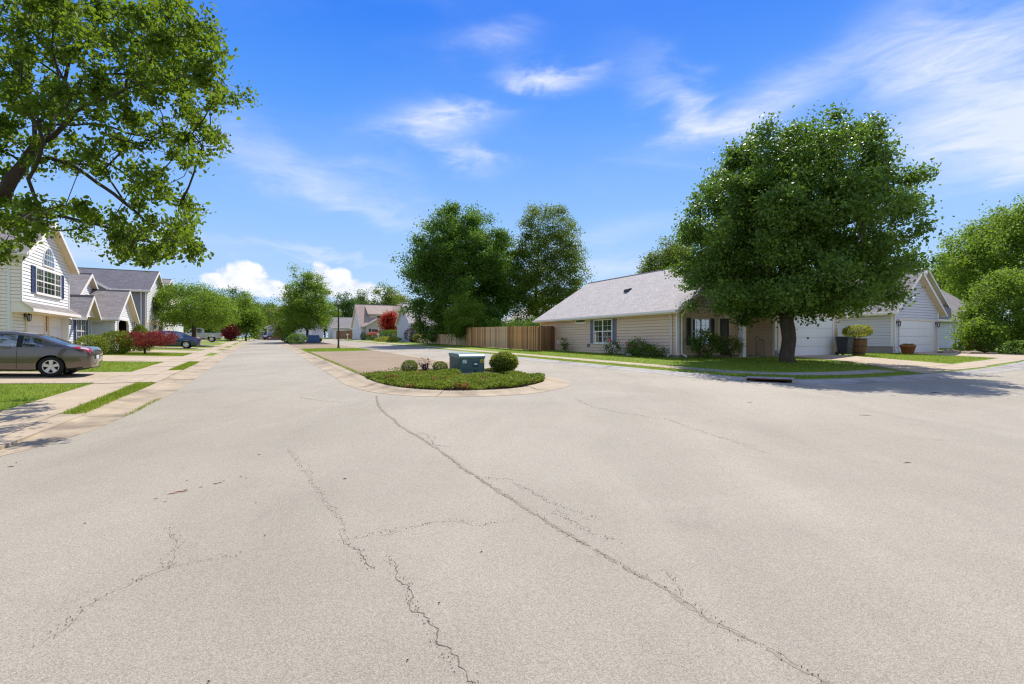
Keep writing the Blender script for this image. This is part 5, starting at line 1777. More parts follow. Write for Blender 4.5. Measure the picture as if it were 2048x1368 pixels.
def shrub(name, label, base, rad, n, leaf, m_leaf, seed=1, group=None, cat='shrub', surf=0.75, kind='quad', core=True, profile=None, lumpy=0.12, stems=5, up=0.4, lift=0.0, flat_top=False, aspect=0.6):
    """bush: a shell of leaves round a twiggy heart"""
    rs = np.random.RandomState(seed)
    root = empty(name, base, 0, label, cat, group)
    q = rs.normal(size=(n, 3)); q /= np.linalg.norm(q, axis=1)[:, None]
    r = rs.uniform(surf ** 3, 1, n) ** (1 / 3.0)
    lf = lump(rs, 14)
    r = r * (1 + lumpy * lf(q)) * (1 + rs.normal(size=n) * 0.035)
    p = q * r[:, None]
    if profile is not None:
        t = np.clip((p[:, 2] + 1) / 2, 0, 1)
        w = np.interp(t, [a for a, b in profile], [b for a, b in profile])
        s = np.sqrt(np.maximum(0.02, 1 - np.clip(p[:, 2], -0.99, 0.99) ** 2))
        p[:, 0] *= w / s; p[:, 1] *= w / s
    p = p * np.array(rad) + np.array([0, 0, rad[2] * 0.92 + lift])
    p = p[p[:, 2] > 0.02]
    me = leaves_mesh('foliage', p, leaf, rs, q[:len(p)] if len(p) == n else None, up, 0.1, kind, aspect)
    link('foliage', me, m_leaf, root)
    mb = MB()
    for i in range(stems):
        a = i * 2 * math.pi / stems + rs.uniform(-.4, .4)
        h = rad[2] * 1.2 + lift
        mb.tube([(0.05 * math.cos(a), 0.05 * math.sin(a), -0.05), (rad[0] * 0.3 * math.cos(a), rad[1] * 0.3 * math.sin(a), h * 0.5), (rad[0] * 0.6 * math.cos(a), rad[1] * 0.6 * math.sin(a), h)], [0.022, 0.015, 0.006], 5)
    mb.build('stem', bark_dark, root)
    return root
def at(px_, Y, lots=True):
    """ground point under a view column at distance Y"""
    x = (px_ - 1024) / 1000.0 * Y
    u, v = UV(x, Y)
    return (x, Y, hz(u, v, lots))
def col(px_, py_, Y):
    return np.array([(px_ - 1024) / 1000.0 * Y, Y, CAM_H + (684 - py_) / 1000.0 * Y])

# ---- the leaning pear tree on the left, its limbs hanging over the street
def pear():
    rs = np.random.RandomState(11)
    base = (-12.9, 11.3, hz(*UV(-12.9, 11.3)))
    # clumps: column, row, radius in the level view, and distance
    spots = [
        (20, 40, 60, 8), (90, 30, 70, 7.6), (160, 40, 60, 8.4), (230, 30, 60, 8), (300, 30, 60, 8.6), (350, 25, 45, 8), (330, 80, 50, 7.8), (395, 60, 40, 8.4),
        (40, 110, 50, 8.6), (110, 105, 45, 8), (180, 95, 50, 7.6), (250, 90, 50, 8.5), (390, 110, 50, 8), (430, 90, 34, 8.6), (300, 130, 45, 8.2), (350, 150, 45, 8.8),
        (440, 140, 30, 8), (400, 170, 40, 7.8), (450, 180, 30, 8.5), (480, 195, 22, 8.2), (425, 205, 25, 8.0), (30, 165, 40, 8), (90, 170, 45, 8.7), (150, 170, 45, 8.0), (210, 160, 45, 7.7), (260, 170, 42, 8.6), (310, 185, 40, 8.2), (360, 210, 35, 8.6), (400, 235, 26, 8.1), (415, 270, 20, 8.4), (428, 285, 12, 8.2),
        (20, 220, 45, 8.2), (75, 225, 40, 7.6), (130, 215, 35, 8.6), (190, 215, 38, 8.2), (240, 225, 34, 8.0), (290, 240, 36, 8.6), (330, 265, 32, 8.2), (355, 285, 26, 8.5), (300, 290, 30, 8.0), (345, 315, 26, 8.3), (375, 322, 20, 8.6), (388, 312, 12, 8.2),
        (15, 280, 40, 8.4), (55, 290, 34, 7.8), (110, 275, 26, 8.4), (160, 270, 28, 8.8), (225, 275, 26, 8.2), (250, 300, 22, 8.2), (30, 340, 30, 8.0), (70, 335, 20, 8.4), (130, 330, 22, 8.2), (180, 320, 22, 8.0), (205, 345, 14, 8.3), (260, 345, 22, 8.4), (300, 350, 26, 8.1), (325, 340, 14, 8.5),
        (330, 395, 24, 8.3), (360, 410, 22, 8.6), (385, 415, 14, 8.4), (290, 405, 20, 8.1), (315, 380, 20, 8.6), (270, 375, 16, 8.3),
        (20, 400, 24, 8.4), (60, 415, 22, 8.0), (90, 420, 22, 8.2), (130, 420, 26, 8.5), (165, 425, 24, 8.0), (195, 430, 24, 8.3), (225, 440, 24, 8.1), (160, 460, 16, 8.3), (250, 450, 20, 8.6), (275, 462, 20, 8.3), (300, 455, 20, 8.0), (330, 470, 22, 8.5), (355, 475, 18, 8.2), (375, 465, 16, 8.6), (372, 440, 14, 8.2), (240, 480, 16, 8.0), (265, 505, 18, 8.4), (300, 495, 22, 8.2), (325, 505, 18, 8.5), (345, 495, 14, 8.1), (235, 505, 12, 8.3), (385, 498, 8, 8.3), (292, 520, 12, 8.2),
        (15, 450, 26, 7.7), (45, 455, 22, 8.1), (20, 490, 18, 7.8), (5, 515, 14, 7.6), (55, 480, 14, 7.9), (85, 450, 16, 8.2)]
    cl = []
    for (x, y, r, Y) in spots:
        Y = Y + 2.7
        k = max(2, int((r / 17.5) ** 2))
        for i in range(k):
            a = rs.uniform(0, 6.28); q = r * math.sqrt(rs.uniform(0, 1)) * (0.75 if k > 1 else 0.2)
            cl.append(col(x + q * math.cos(a), y + q * math.sin(a) * 0.85, min(15.2, max(8.9, Y + rs.normal() * 1.45))))
    # rest of the crown, to the left and above
    more = crown(rs, (-13.6, 11.6, 8.2), (5.2, 4.8, 4.8), 210, 0.65, 0.2, 0.35)
    p = (more[:, 0] / more[:, 1]) * 1000 + 1024; yy = 684 - (more[:, 2] - 1.5) / more[:, 1] * 1000
    more = more[((p < -20) | (yy < -40)) & (p < 420)]
    cl = np.vstack([np.array(cl), more])
    limb_px = [
        [(-70, 440, 9.4), (0, 395, 9.4), (25, 360, 9.3), (80, 295, 9.3), (100, 250, 9.4), (120, 197, 9.5), (172, 156, 9.4), (230, 143, 9.3), (330, 155, 9.6)],
        [(80, 295, 9.3), (135, 240, 9.0), (165, 213, 8.9), (254, 176, 8.8), (350, 145, 8.9), (430, 150, 9.0)],
        [(25, 360, 9.3), (60, 323, 9.5), (100, 322, 9.6), (143, 328, 9.6), (196, 365, 9.5), (230, 385, 9.5), (280, 430, 9.4), (330, 470, 9.4)],
        [(143, 328, 9.6), (200, 325, 9.7), (245, 345, 9.8), (290, 370, 9.7), (330, 400, 9.7)],
        [(-70, 440, 9.4), (0, 430, 9.2), (60, 432, 9.1), (120, 434, 9.2), (200, 450, 9.3), (260, 470, 9.4), (330, 490, 9.5)],
        [(80, 295, 9.3), (62, 210, 9.7), (55, 123, 9.9), (75, 90, 9.9), (106, 74, 9.9), (196, 94, 9.8)],
        [(100, 250, 9.4), (190, 250, 9.8), (260, 262, 9.9), (330, 280, 9.8), (400, 282, 9.7)],
        [(120, 197, 9.5), (140, 120, 9.4), (200, 50, 9.3), (280, 20, 9.2), (340, -20, 9.2)],
        [(230, 143, 9.3), (300, 110, 9.1), (370, 60, 9.1), (400, 40, 9.1)],
        [(-70, 440, 9.4), (-120, 300, 9.8), (-160, 150, 10.0), (-200, 0, 10.0), (-220, -150, 10.0)],
        [(-120, 300, 9.8), (-60, 180, 9.6), (-20, 60, 9.6), (40, -60, 9.6)],
        [(-70, 440, 9.4), (-200, 380, 9.8), (-330, 280, 10.2)]]
    limbs = [[col(q[0], q[1], 11.3 + (q[2] - 9.4) * 2.2) for q in l] for l in limb_px]
    tree('pear_tree', 'pear tree at left with limbs hanging over the kerb in front', base, 2.0, 0.19, cl, 62, 0.11, 0.09, L_pear, bark_dark, 21,
         kind='leaf', up=0.25, droop=0.9, flat=0.9, aspect=0.62, wander=0.14, limbs=limbs, trunk_top=tuple(col(-70, 440, 11.3)))
pear()

# ---- the big round tree before the beige bungalow
def inhouse(P):
    u = CT * P[:, 0] + ST * P[:, 1]; v = -ST * P[:, 0] + CT * P[:, 1]; z = P[:, 2]
    roof1 = 6.75 - 0.62 * np.abs(u - 25.1)
    main_ = (u > 19.4) & (u < 30.8) & (v > 19.5) & (v < 35.6) & (z < roof1 + 0.1)
    roof2 = 5.75 - 0.75 * np.abs(u - 28.3)
    gar = (u > 24.9) & (u < 31.7) & (v > 17.7) & (v < 24) & (z < roof2 + 0.15)
    return ~(main_ | gar)
def big_tree():
    rs = np.random.RandomState(4)
    b = at(1577, 23.2)
    prof = [(0.0, 0.66), (0.05, 0.88), (0.18, 1.0), (0.34, 1.0), (0.52, 0.93), (0.68, 0.82), (0.82, 0.66), (0.93, 0.46), (1.0, 0.22)]
    c = (b[0] - 0.2, b[1] - 0.4, 0)
    cl = clumpy(rs, (c[0], c[1], 6.95), (4.6, 5.2, 4.35), 195, 0.88, 6, prof, 0.04, 0.62, 0.33, 0.22)
    fringe = crown(rs, (c[0], c[1], 3.35), (4.4, 4.4, 0.4), 40, 0.6, 0.1, 0.3)
    cl = np.vstack([cl, fringe])
    cl = cl[inhouse(cl)]
    tree('shade_tree', 'large round dark green shade tree on the lawn by the beige bungalow', b, 2.3, 0.31, cl, 72, 0.25, 0.135, L_dark, bark, 5, up=0.45, droop=0.35, cut=inhouse, flare=1.3, aspect=0.66)
big_tree()

def simple_tree(name, label, px_, Y, top, bot, wpx, m_leaf, seed, n=170, per=60, leaf=0.16, sig=0.34, prof=None, trunk=0.16, m_bark=None, lots=True, cx=None, group=None, inner=0.45, lumpy=0.12, depth=1.0, d=None, u=None, cut=None):
    rs = np.random.RandomState(seed)
    b = at(px_, Y, lots)
    zt = CAM_H + (684 - top) / 1000.0 * Y; zb = CAM_H + (684 - bot) / 1000.0 * Y
    w = wpx / 2000.0 * Y
    x = ((cx if cx is not None else px_) - 1024) / 1000.0 * Y
    vol = 4 / 3 * math.pi * w * w * depth * (zt - zb) / 2
    d = d or 0.62 * (vol / n) ** (1 / 3.0)
    n1 = max(14, n // 5)
    cl = clumpy(rs, (x, Y, (zt + zb) / 2), (w * 0.88, w * 0.88 * depth, (zt - zb) / 2 * 0.93), n1, 0.66 * (vol / n1) ** (1 / 3.0), 5, prof, lumpy, 0.55, 0.40, 0.2)
    return tree(name, label, b, max(0.4, zb - b[2] + 0.25), trunk, cl, per, sig, leaf, m_leaf, m_bark or bark_dark, seed + 50, group, cut=cut)
cone = [(0, 0.55), (0.12, 0.9), (0.3, 1.0), (0.55, 0.82), (0.8, 0.5), (0.95, 0.25), (1, 0.1)]
dome = [(0, 0.6), (0.1, 0.85), (0.3, 1.0), (0.6, 0.93), (0.8, 0.72), (0.94, 0.42), (1, 0.15)]
# island tree and its yellow-green neighbour
simple_tree('island_tree', 'upright bright green tree with blue utility box at its foot', 615, 72.0, 536, 664, 112, L_fresh, 31, 230, 72, 0.20, 0.42, cone, 0.17, bark_dark, False)
simple_tree('island_tree', 'smaller yellow green tree just left of the upright island tree', 575, 76.0, 602, 675, 66, L_light, 32, 100, 60, 0.20, 0.40, dome, 0.10, None, False)
# spreading multi-stemmed tree over the blue sedan
def crab():
    rs = np.random.RandomState(8)
    Y = 53.0
    b = at(388, Y)
    x = (369 - 1024) / 1000 * Y
    cl = crown(rs, (x, Y, 5.2), (5.1, 4.4, 2.15), 270, 0.55, 0.12, 0.5, [(0, 0.7), (0.12, 0.95), (0.35, 1.0), (0.6, 0.9), (0.85, 0.6), (1, 0.25)])
    tree('spreading_tree', 'low spreading tree with several bare stems behind the blue sedan', b, 0.9, 0.2, cl, 88, 0.34, 0.15, L_fresh, bark, 61, wander=0.16)
crab()
simple_tree('street_tree', 'mid green street tree left of the road behind the pickup truck', 492, 88, 597, 676, 62, L_fresh, 34, 130, 70, 0.24, 0.5, dome, 0.15)
simple_tree('street_tree', 'dark narrow tree close behind the spreading tree on the left', 462, 92, 600, 672, 44, L_maple, 35, 90, 70, 0.24, 0.5, dome, 0.13)
simple_tree('purple_leaf_tree', 'small purple leaved tree between the pickup truck and street trees', 462, 84, 652, 676, 18, L_red, 36, 40, 60, 0.2, 0.4, dome, 0.08)
# woods behind the far houses
for i, (a, Y, tp, bt, w, m_, lab) in enumerate([
        (470, 150, 579, 668, 62, L_far, 'tall far tree rising above the spreading tree'),
        (515, 160, 590, 668, 74, L_far, 'broad far tree behind the pale grey bungalow'),
        (548, 170, 603, 668, 50, L_maple, 'far tree showing left of the island tree top'),
        (430, 140, 583, 668, 60, L_mid, 'far tree behind the roofs of the left row'),
        (690, 150, 589, 668, 60, L_far, 'far dark tree behind the street lamp'),
        (722, 160, 588, 668, 56, L_far, 'far tree left of the tan roof ridge'),
        (770, 140, 571, 668, 62, L_mid, 'far bright tree above the tan roofed house'),
        (800, 150, 590, 668, 44, L_light, 'far light green tree beside the dark maple'),
        (650, 165, 612, 668, 60, L_far, 'far low tree behind the island tree'),
        (590, 175, 612, 668, 70, L_far, 'far low tree left of the second bungalow'),
        (850, 130, 600, 668, 70, L_far, 'far tree hidden mostly by the dark maple'),
        (330, 115, 628, 676, 70, L_far, 'far tree filling the gap behind the spreading tree'),
        (400, 125, 622, 674, 70, L_mid, 'far tree behind the silver pickup truck'),
        (270, 100, 640, 680, 60, L_far, 'far tree between the grey house and the town houses'),
        (1080, 110, 590, 668, 90, L_far, 'far tree behind the slender poplar')]):
    simple_tree('background_tree', lab, a, Y, tp, bt, w, m_, 70 + i, 110, 62, 0.40, 0.85, dome, 0.25, None, False, group='trees behind the houses')
# dark maple and its neighbours
def not_cottage(P):
    u = CT * P[:, 0] + ST * P[:, 1]; v = -ST * P[:, 0] + CT * P[:, 1]
    return ~((u > 17.2) & (u < 27.5) & (v > 57.4) & (P[:, 2] < 6.5))
simple_tree('maple_tree', 'tall dark green maple behind the picket fence', 938, 59.0, 415, 664, 250, L_maple, 40, 560, 128, 0.23, 0.46, [(0, 0.62), (0.1, 0.85), (0.3, 1.0), (0.55, 0.97), (0.75, 0.82), (0.9, 0.55), (1, 0.2)], 0.34, bark, cx=928, inner=0.5, lumpy=0.14, cut=not_cottage)
def poplar():
    rs = np.random.RandomState(44)
    Y = 60
    b = at(1072, Y)
    cl = crown(rs, ((1094 - 1024) / 1000 * Y, Y, 10.0), (4.9, 4.0, 7.6), 330, 0.66, 0.14, 0.25, [(0, 0.75), (0.15, 0.95), (0.4, 1.0), (0.7, 0.88), (0.9, 0.62), (1, 0.3)])
    tree('slender_tree', 'tall loose crowned tree with visible trunk right of the dark maple', b, 3.2, 0.24, cl, 100, 0.42, 0.2, L_mid, bark_dark, 45)
poplar()
simple_tree('young_tree', 'small light green tree in front of the dark maple above the fence', 930, 51.2, 588, 676, 80, L_fresh, 46, 120, 70, 0.15, 0.32, dome, 0.07, None)
for i, (a, Y, tp, w, m_, lab) in enumerate([(985, 50, 632, 60, L_maple, 'dark shrub behind the tall fence, nearest the young tree'), (1030, 47, 636, 56, L_dark, 'dark shrub behind the middle of the tall fence'),
                                            (1072, 44, 634, 50, L_dark, 'dark shrub behind the tall fence next to the beige eave'), (876, 60, 655, 60, L_maple, 'dark shrub behind the low picket fence')]):
    b = at(a, Y)
    zt = CAM_H + (684 - tp) / 1000 * Y
    shrub('tall_shrub', lab, b, (w / 2000 * Y, w / 2000 * Y, (zt - b[2]) / 2), 2600, 0.17, m_, 90 + i, lumpy=0.3, surf=0.5)
simple_tree('red_maple', 'scarlet leaved tree in front of the tan roofed house', 782, 86, 624, 668, 44, L_scarlet, 47, 70, 62, 0.22, 0.42, dome, 0.1, None)
shrub('round_shrub', 'dark rounded shrub beneath the scarlet tree', at(783, 82), (2.0, 1.6, 1.0), 2600, 0.16, L_maple, 101)
shrub('low_shrub', 'yellow green low shrub bed before the white gable house', at(776, 74), (2.1, 1.2, 0.42), 1800, 0.14, L_yellow, 102)
shrub('flowering_shrub', 'pink flowering shrub below the tan house window', at(745, 90), (1.2, 1.0, 0.8), 1600, 0.14, L_mid, 103)
shrub('rose_bush', 'pink blossoms crowning the flowering shrub by the tan house', at(745, 89.2), (1.0, 0.5, 0.3), 500, 0.14, L_pink, 104, lift=0.9)
shrub('round_shrub', 'small clipped dark shrub left of the tan house window', at(727, 92), (0.6, 0.6, 0.75), 1000, 0.12, L_dark, 105)
shrub('tall_shrub', 'reddish leafed shrub at the corner of the picket fence', at(826, 70), (1.3, 1.0, 1.1), 1600, 0.14, L_purple, 106)
shrub('low_shrub', 'yellow green shrub topping the low picket fence', at(842, 66), (1.1, 0.8, 0.75), 1200, 0.14, L_yellow, 107)
# behind the beige bungalow and on the far right
simple_tree('backyard_tree', 'green tree showing above the beige bungalow roof', 1345, 62, 487, 600, 120, L_mid, 48, 190, 80, 0.22, 0.5, dome, 0.25, None)
simple_tree('tall_right_tree', 'tall bright green tree at the far right edge', 2035, 52, 392, 610, 270, L_fresh, 49, 380, 92, 0.24, 0.55, dome, 0.35, None, lumpy=0.2)
simple_tree('tall_right_tree', 'leafy tree behind the pale grey house roof', 1915, 66, 505, 620, 130, L_mid, 50, 150, 80, 0.24, 0.55, dome, 0.25, None)
def right_bush():
    rs = np.random.RandomState(52)
    Y = 34.5
    b = at(2024, Y)
    cl = crown(rs, (b[0] + 0.6, Y + 0.2, 3.4), (3.6, 2.4, 2.9), 240, 0.5, 0.3, 0.5, [(0, 0.9), (0.2, 1.0), (0.5, 0.95), (0.8, 0.7), (1, 0.25)])
    cl2 = crown(rs, (b[0] - 3.0, Y - 1.2, 2.1), (1.2, 0.9, 0.9), 26, 0.4, 0.3, 0.4)
    tree('large_bush', 'spreading bright leaved bush tree before the grey wall at right', b, 0.6, 0.12, np.vstack([cl, cl2]), 92, 0.30, 0.15, L_fresh, bark_dark, 53)
right_bush()
for i, (a, Y, r, h, m_, lab) in enumerate([(1948, 33.0, 0.55, 0.5, L_light, 'spiky light green plant beside the grey wall, left of two'), (1972, 32.5, 0.5, 0.4, L_mid, 'spiky green plant beside the grey wall, right of two'),
                                           (1925, 34.2, 0.6, 0.4, L_dark, 'dark low shrub at the foot of the leaning pole'), (2035, 31.0, 0.9, 0.5, L_dark, 'dark low shrub under the spreading bush at the right edge')]):
    shrub('low_shrub', lab, at(a, Y), (r, r * 0.8, h), 900, 0.16 if i < 2 else 0.11, m_, 120 + i, aspect=0.25 if i < 2 else 0.6)

# ---- left front gardens
shrub('boxwood_hedge', 'broad rounded green hedge behind the grey coupe', (*W(-7.9, 37.9), hz(-7.9, 37.9)), (0.85, 1.25, 0.75), 5200, 0.085, L_box, 130)
shrub('boxwood_hedge', 'lower light green hedge left of the broad rounded hedge', (*W(-8.6, 36.2), hz(-8.6, 36.2)), (0.7, 1.0, 0.6), 3200, 0.085, L_light, 131)
shrub('cone_shrub', 'clipped tall cone shrub by the open garage', (*W(-7.6, 43.2), hz(-7.6, 43.2)), (0.85, 0.85, 1.0), 4200, 0.085, L_box, 132, profile=[(0, 0.8), (0.2, 1.0), (0.5, 0.86), (0.8, 0.52), (1, 0.15)])
shrub('round_shrub', 'small round green shrub between the open garage and the purple maple', (*W(-8.2, 47.6), hz(-8.2, 47.6)), (0.7, 0.7, 0.6), 1800, 0.09, L_mid, 133)
def maple_j():
    rs = np.random.RandomState(55)
    b = (*W(-6.6, 38.9), hz(-6.6, 38.9))
    cl = crown(rs, (b[0] + 0.1, b[1], b[2] + 0.95), (1.85, 1.6, 0.5), 120, 0.26, 0.35, 0.4)
    tree('japanese_maple', 'low purple red spreading maple on the lawn', b, 0.35, 0.055, cl, 55, 0.13, 0.085, L_red, bark_dark, 56, wander=0.2, aspect=0.4, flat=0.6)
maple_j()

# ---- island planting
bz = lambda x, y: slope(x, y) + 0.06
def isl_at(px_, py_):
    Y = 1500.0 / (py_ - 665.0)
    x = (px_ - 1024) / 1000.0 * Y
    return (x, Y, bz(x, Y))
shrub('boxwood_ball', 'small round boxwood ball left of the purple twiggy shrub', isl_at(820, 751), (0.28, 0.28, 0.23), 3000, 0.034, L_box, 140, surf=0.8, lift=0.04)
shrub('boxwood_ball', 'small round boxwood ball beside the blue utility cabinet', isl_at(881, 750), (0.26, 0.26, 0.20), 2600, 0.034, L_box, 141, surf=0.8, lift=0.04)
shrub('barberry', 'sparse purple twiggy shrub between two boxwood balls', isl_at(850, 751.5), (0.22, 0.22, 0.26), 260, 0.055, L_purple, 142, surf=0.1, lumpy=0.9, stems=13, lift=0.05)
shrub('round_shrub', 'dense round light topped shrub right of the blue utility cabinet', isl_at(1008, 748.5), (0.52, 0.48, 0.38), 7500, 0.062, L_light, 143, surf=0.6, lift=0.02, lumpy=0.3)
def juniper():
    rs = np.random.RandomState(60)
    poly = [p for p in TIPI if p[1] < 17.6]
    # bare mulch patch on the right of the cabinet
    P = []
    us = [p[0] for p in poly]; vs = [p[1] for p in poly]
    lf = [(rs.uniform(2.5, 8.5), rs.uniform(11, 17.5), rs.uniform(0.25, 0.6), rs.uniform(0.03, 0.17)) for _ in range(120)]
    while len(P) < 46000:
        u = rs.uniform(min(us), max(us)); v = rs.uniform(min(vs), max(vs))
        if not inside((u, v), poly): continue
        x, y = W(u, v)
        px_ = x / y * 1000 + 1024; py_ = 665 + 1500 / y
        bare = 0.0
        if 5.9 < u < 8.3 and v > 14.9: bare = 1.0
        if u > 6.9 and 13.2 < v < 15.2 and px_ < 1025: bare = max(bare, 1.0 if rs.rand() < 0.93 else 0)
        if u > 7.55 and v > 15.0: bare = 0.0
        if u < 6.1 and v > 16.4: bare = 0.85
        if rs.rand() < bare: continue
        h = 0.06
        for (a, b, r, hh) in lf:
            q = ((u - a) ** 2 + (v - b) ** 2) / (r * r)
            if q < 1: h = max(h, 0.06 + hh * (1 - q) ** 0.5)
        P.append((x, y, bz(x, y) + h * rs.uniform(0.35, 1.05), u, v))
    P = np.array(P)
    g = P[:, 3] * 3.1 + np.sin(P[:, 4] * 2.3) * 1.7
    dead = ((np.sin(P[:, 3] * 2.9 + 1.0) * np.sin(P[:, 4] * 3.3 + 0.4) > 0.80) & (rs.rand(len(P)) < 0.6))
    root = empty('juniper_cover', (P[0, 0], P[0, 1], bz(P[0, 0], P[0, 1])), 0, 'low spreading green juniper covering the tip of the island bed', 'ground cover', kind='stuff')
    off = np.array([P[0, 0], P[0, 1], bz(P[0, 0], P[0, 1])])
    link('green_sprigs', leaves_mesh('green_sprigs', P[~dead][:, :3] - off, 0.078, rs, None, 0.25, -0.4, 'quad', 0.4), L_jun, root)
    link('dead_sprigs', leaves_mesh('dead_sprigs', P[dead][:, :3] - off, 0.075, rs, None, 0.25, -0.4, 'quad', 0.4), L_brown, root)
juniper()
for i, (u, v, r, m_, lab) in enumerate([(4.1, 70, 1.3, L_dark, 'dark low shrub at the left foot of the island tree'), (7.2, 77, 0.7, L_mid, 'small round shrub right of the far blue box'), (3.6, 74, 1.2, L_maple, 'dark green shrub under the yellow green tree')]):
    x, y = W(u, v)
    shrub('low_shrub', lab, (x, y, slope(x, y) + 0.075), (r, r, r * 0.55), 1500, 0.14, m_, 150 + i)

# ---- beside the beige bungalow
def by(u, v): return (*W(u, v), hz(u, v))
def loose(name, label, base, rad, n, per, leaf, m_leaf, seed, sig=0.10, lift=0.0):
    """open bush: leaf tufts on a spray of thin stems"""
    rs = np.random.RandomState(seed)
    q = rs.normal(size=(n, 3)); q /= np.linalg.norm(q, axis=1)[:, None]
    p = q * (rs.uniform(0.15, 1, n) ** 0.45)[:, None] * np.array(rad) * (1 + 0.35 * lump(rs, 6)(q))[:, None] + np.array(base) + np.array([0, 0, rad[2] * 0.95 + lift])
    p = p[p[:, 2] > base[2] + 0.08]
    return tree(name, label, base, 0.12, 0.03, p, per, sig, leaf, m_leaf, bark_dark, seed + 7, cat='shrub')
loose('porch_bush', 'loose green bush in front of the porch window', by(20.8, 18.7), (0.95, 0.8, 0.8), 60, 24, 0.10, L_mid, 160, 0.14)
loose('porch_bush', 'lighter arching bush in front of the dark porch door', by(22.3, 18.5), (0.85, 0.6, 0.5), 40, 20, 0.085, L_light, 161, 0.12, 0.1)
loose('rose_bush', 'dark green bush with pink blooms against the beige wall', by(19.3, 22.4), (0.55, 1.1, 0.5), 60, 26, 0.085, L_dark, 162, 0.12)
loose('rose_bush', 'pale flowering bush left of the dark green bush', by(19.3, 24.7), (0.45, 0.8, 0.42), 34, 20, 0.08, L_mid, 163, 0.12)
loose('wall_plant', 'small green plant at the downspout corner of the beige wall', by(19.2, 20.8), (0.5, 0.6, 0.36), 26, 22, 0.085, L_mid, 164, 0.12)
loose('wall_plant', 'small flowering plant beside the fence against the beige wall', by(19.5, 30.4), (0.3, 0.45, 0.5), 20, 16, 0.085, L_mid, 165, 0.12)
def blooms(name, lab, spots, m_, seed):
    rs = np.random.RandomState(seed)
    P = []
    for (u, v, z, n, r) in spots:
        x, y = W(u, v)
        P.append(np.array([x, y, hz(u, v) + z]) + rs.normal(size=(n, 3)) * r)
    P = np.vstack(P)
    o = link(name, leaves_mesh(name, P, 0.075, rs, None, 0.3, 0, 'leaf', 0.9), m_)
    tag(o, lab, 'flowers', kind='stuff')
blooms('pink_blooms', 'pink red blooms on the bushes by the beige wall', [(18.95, 24.5, 0.88, 20, 0.07), (18.9, 22.5, 0.5, 24, 0.08), (18.9, 22.9, 0.7, 10, 0.06), (18.95, 21.9, 0.6, 10, 0.08)], L_pink, 1)
blooms('pale_blooms', 'pale pink blooms on the flowering bush by the beige wall', [(18.95, 24.9, 0.6, 40, 0.16), (18.95, 24.2, 0.45, 30, 0.12), (19.0, 22.8, 0.12, 60, 0.07), (19.2, 30.6, 0.7, 24, 0.14), (19.0, 25.3, 0.3, 20, 0.1)], L_flower, 2)

# ---- grass blades on the lawns near the camera
def blades(name, lab, poly, n, h, seed, lots=True, dz=0.0, avoid=()):
    rs = np.random.RandomState(seed)
    us = [p[0] for p in poly]; vs = [p[1] for p in poly]
    P = []
    while len(P) < n:
        u = rs.uniform(min(us), max(us)); v = rs.uniform(min(vs), max(vs))
        if not inside((u, v), poly): continue
        if any(a[0] < u < a[1] and a[2] < v < a[3] for a in avoid): continue
        x, y = W(u, v)
        P.append((x, y, hz(u, v, lots) + dz))
    P = np.array(P)
    sc = np.random.RandomState(seed + 1)
    o = link(name, leaves_mesh(name, P, h, sc, None, 0.15, -2.2, 'blade', 0.16, 0.5), L_blade)
    tag(o, lab, 'grass', kind='stuff')
blades('grass_strip', 'narrow grass strip between the left kerb and pavement, nearest the camera', [(-3.16, 11.5), (-2.8, 11.4), (-2.72, 17.3), (-3.16, 17.5)], 7000, 0.07, 1)
blades('grass_strip', 'narrow grass strip by the left kerb beyond the grey coupe', [(-3.16, 23.1), (-2.72, 23.1), (-2.72, 28.9), (-3.16, 28.8)], 5000, 0.07, 2)
blades('lawn_blades', 'grass of the shaded front lawn before the grey coupe', [(-4.26, 8.6), (-4.26, 18.0), (-9, 18.0), (-9, 8.8), (-6.6, 8.5)], 22000, 0.07, 3)
blades('lawn_blades', 'grass of the lawn between the first two driveways', [(-4.26, 22.6), (-4.26, 29.5), (-9, 29.5), (-9, 22.6)], 14000, 0.07, 4)
blades('lawn_blades', 'grass around the purple red maple', [(-4.26, 35.9), (-4.26, 41.2), (-8.5, 41.2), (-8.5, 35.9)], 9000, 0.07, 5)
blades('lawn_blades', 'grass of the lawn under the large shade tree', [(13.75, 14), (14.4, 14), (14.8, 12), (16, 11.3), (19, 10.9), (21.5, 10.9), (25, 14.5), (25.5, 18), (19.8, 19), (19.9, 34), (15.6, 34), (15.6, 15)], 30000, 0.07, 6)
blades('lawn_blades', 'grass of the lawn between the two right driveways', [(29.7, 15.8), (27.6, 11.2), (35.5, 12.4), (36.6, 17.6), (31.2, 18)], 12000, 0.07, 7)
blades('grass_strip', 'narrow grass strip along the right kerb by the storm drain', [(13.65, 33), (13.65, 12), (14.0, 10.6), (15, 9.8), (17, 9.4), (20.5, 9.3), (21.3, 9.9), (17.5, 9.9), (15.6, 10.6), (14.6, 12.2), (14.4, 33)], 12000, 0.06, 8)
blades('grass_strip', 'grass strip on the island beneath the street lamp', [(3.05, 39.8), (5.5, 39.6), (7.9, 40.7), (7.9, 45.4), (5.5, 47.3), (3.05, 46.2)], 9000, 0.08, 9, False, 0.088)
blades('kerb_weeds', 'weed tufts in the joint between left kerb and asphalt', [(-2.2, 11.0), (-2.1, 11.2), (-2.0, 13.6), (-2.1, 13.4)], 300, 0.05, 12, False, 0.01)
blades('kerb_weeds', 'thin weeds along the back of the left island kerb', [(2.97, 18), (3.12, 18), (3.12, 39), (2.97, 39)], 2600, 0.06, 10, False, 0.08)
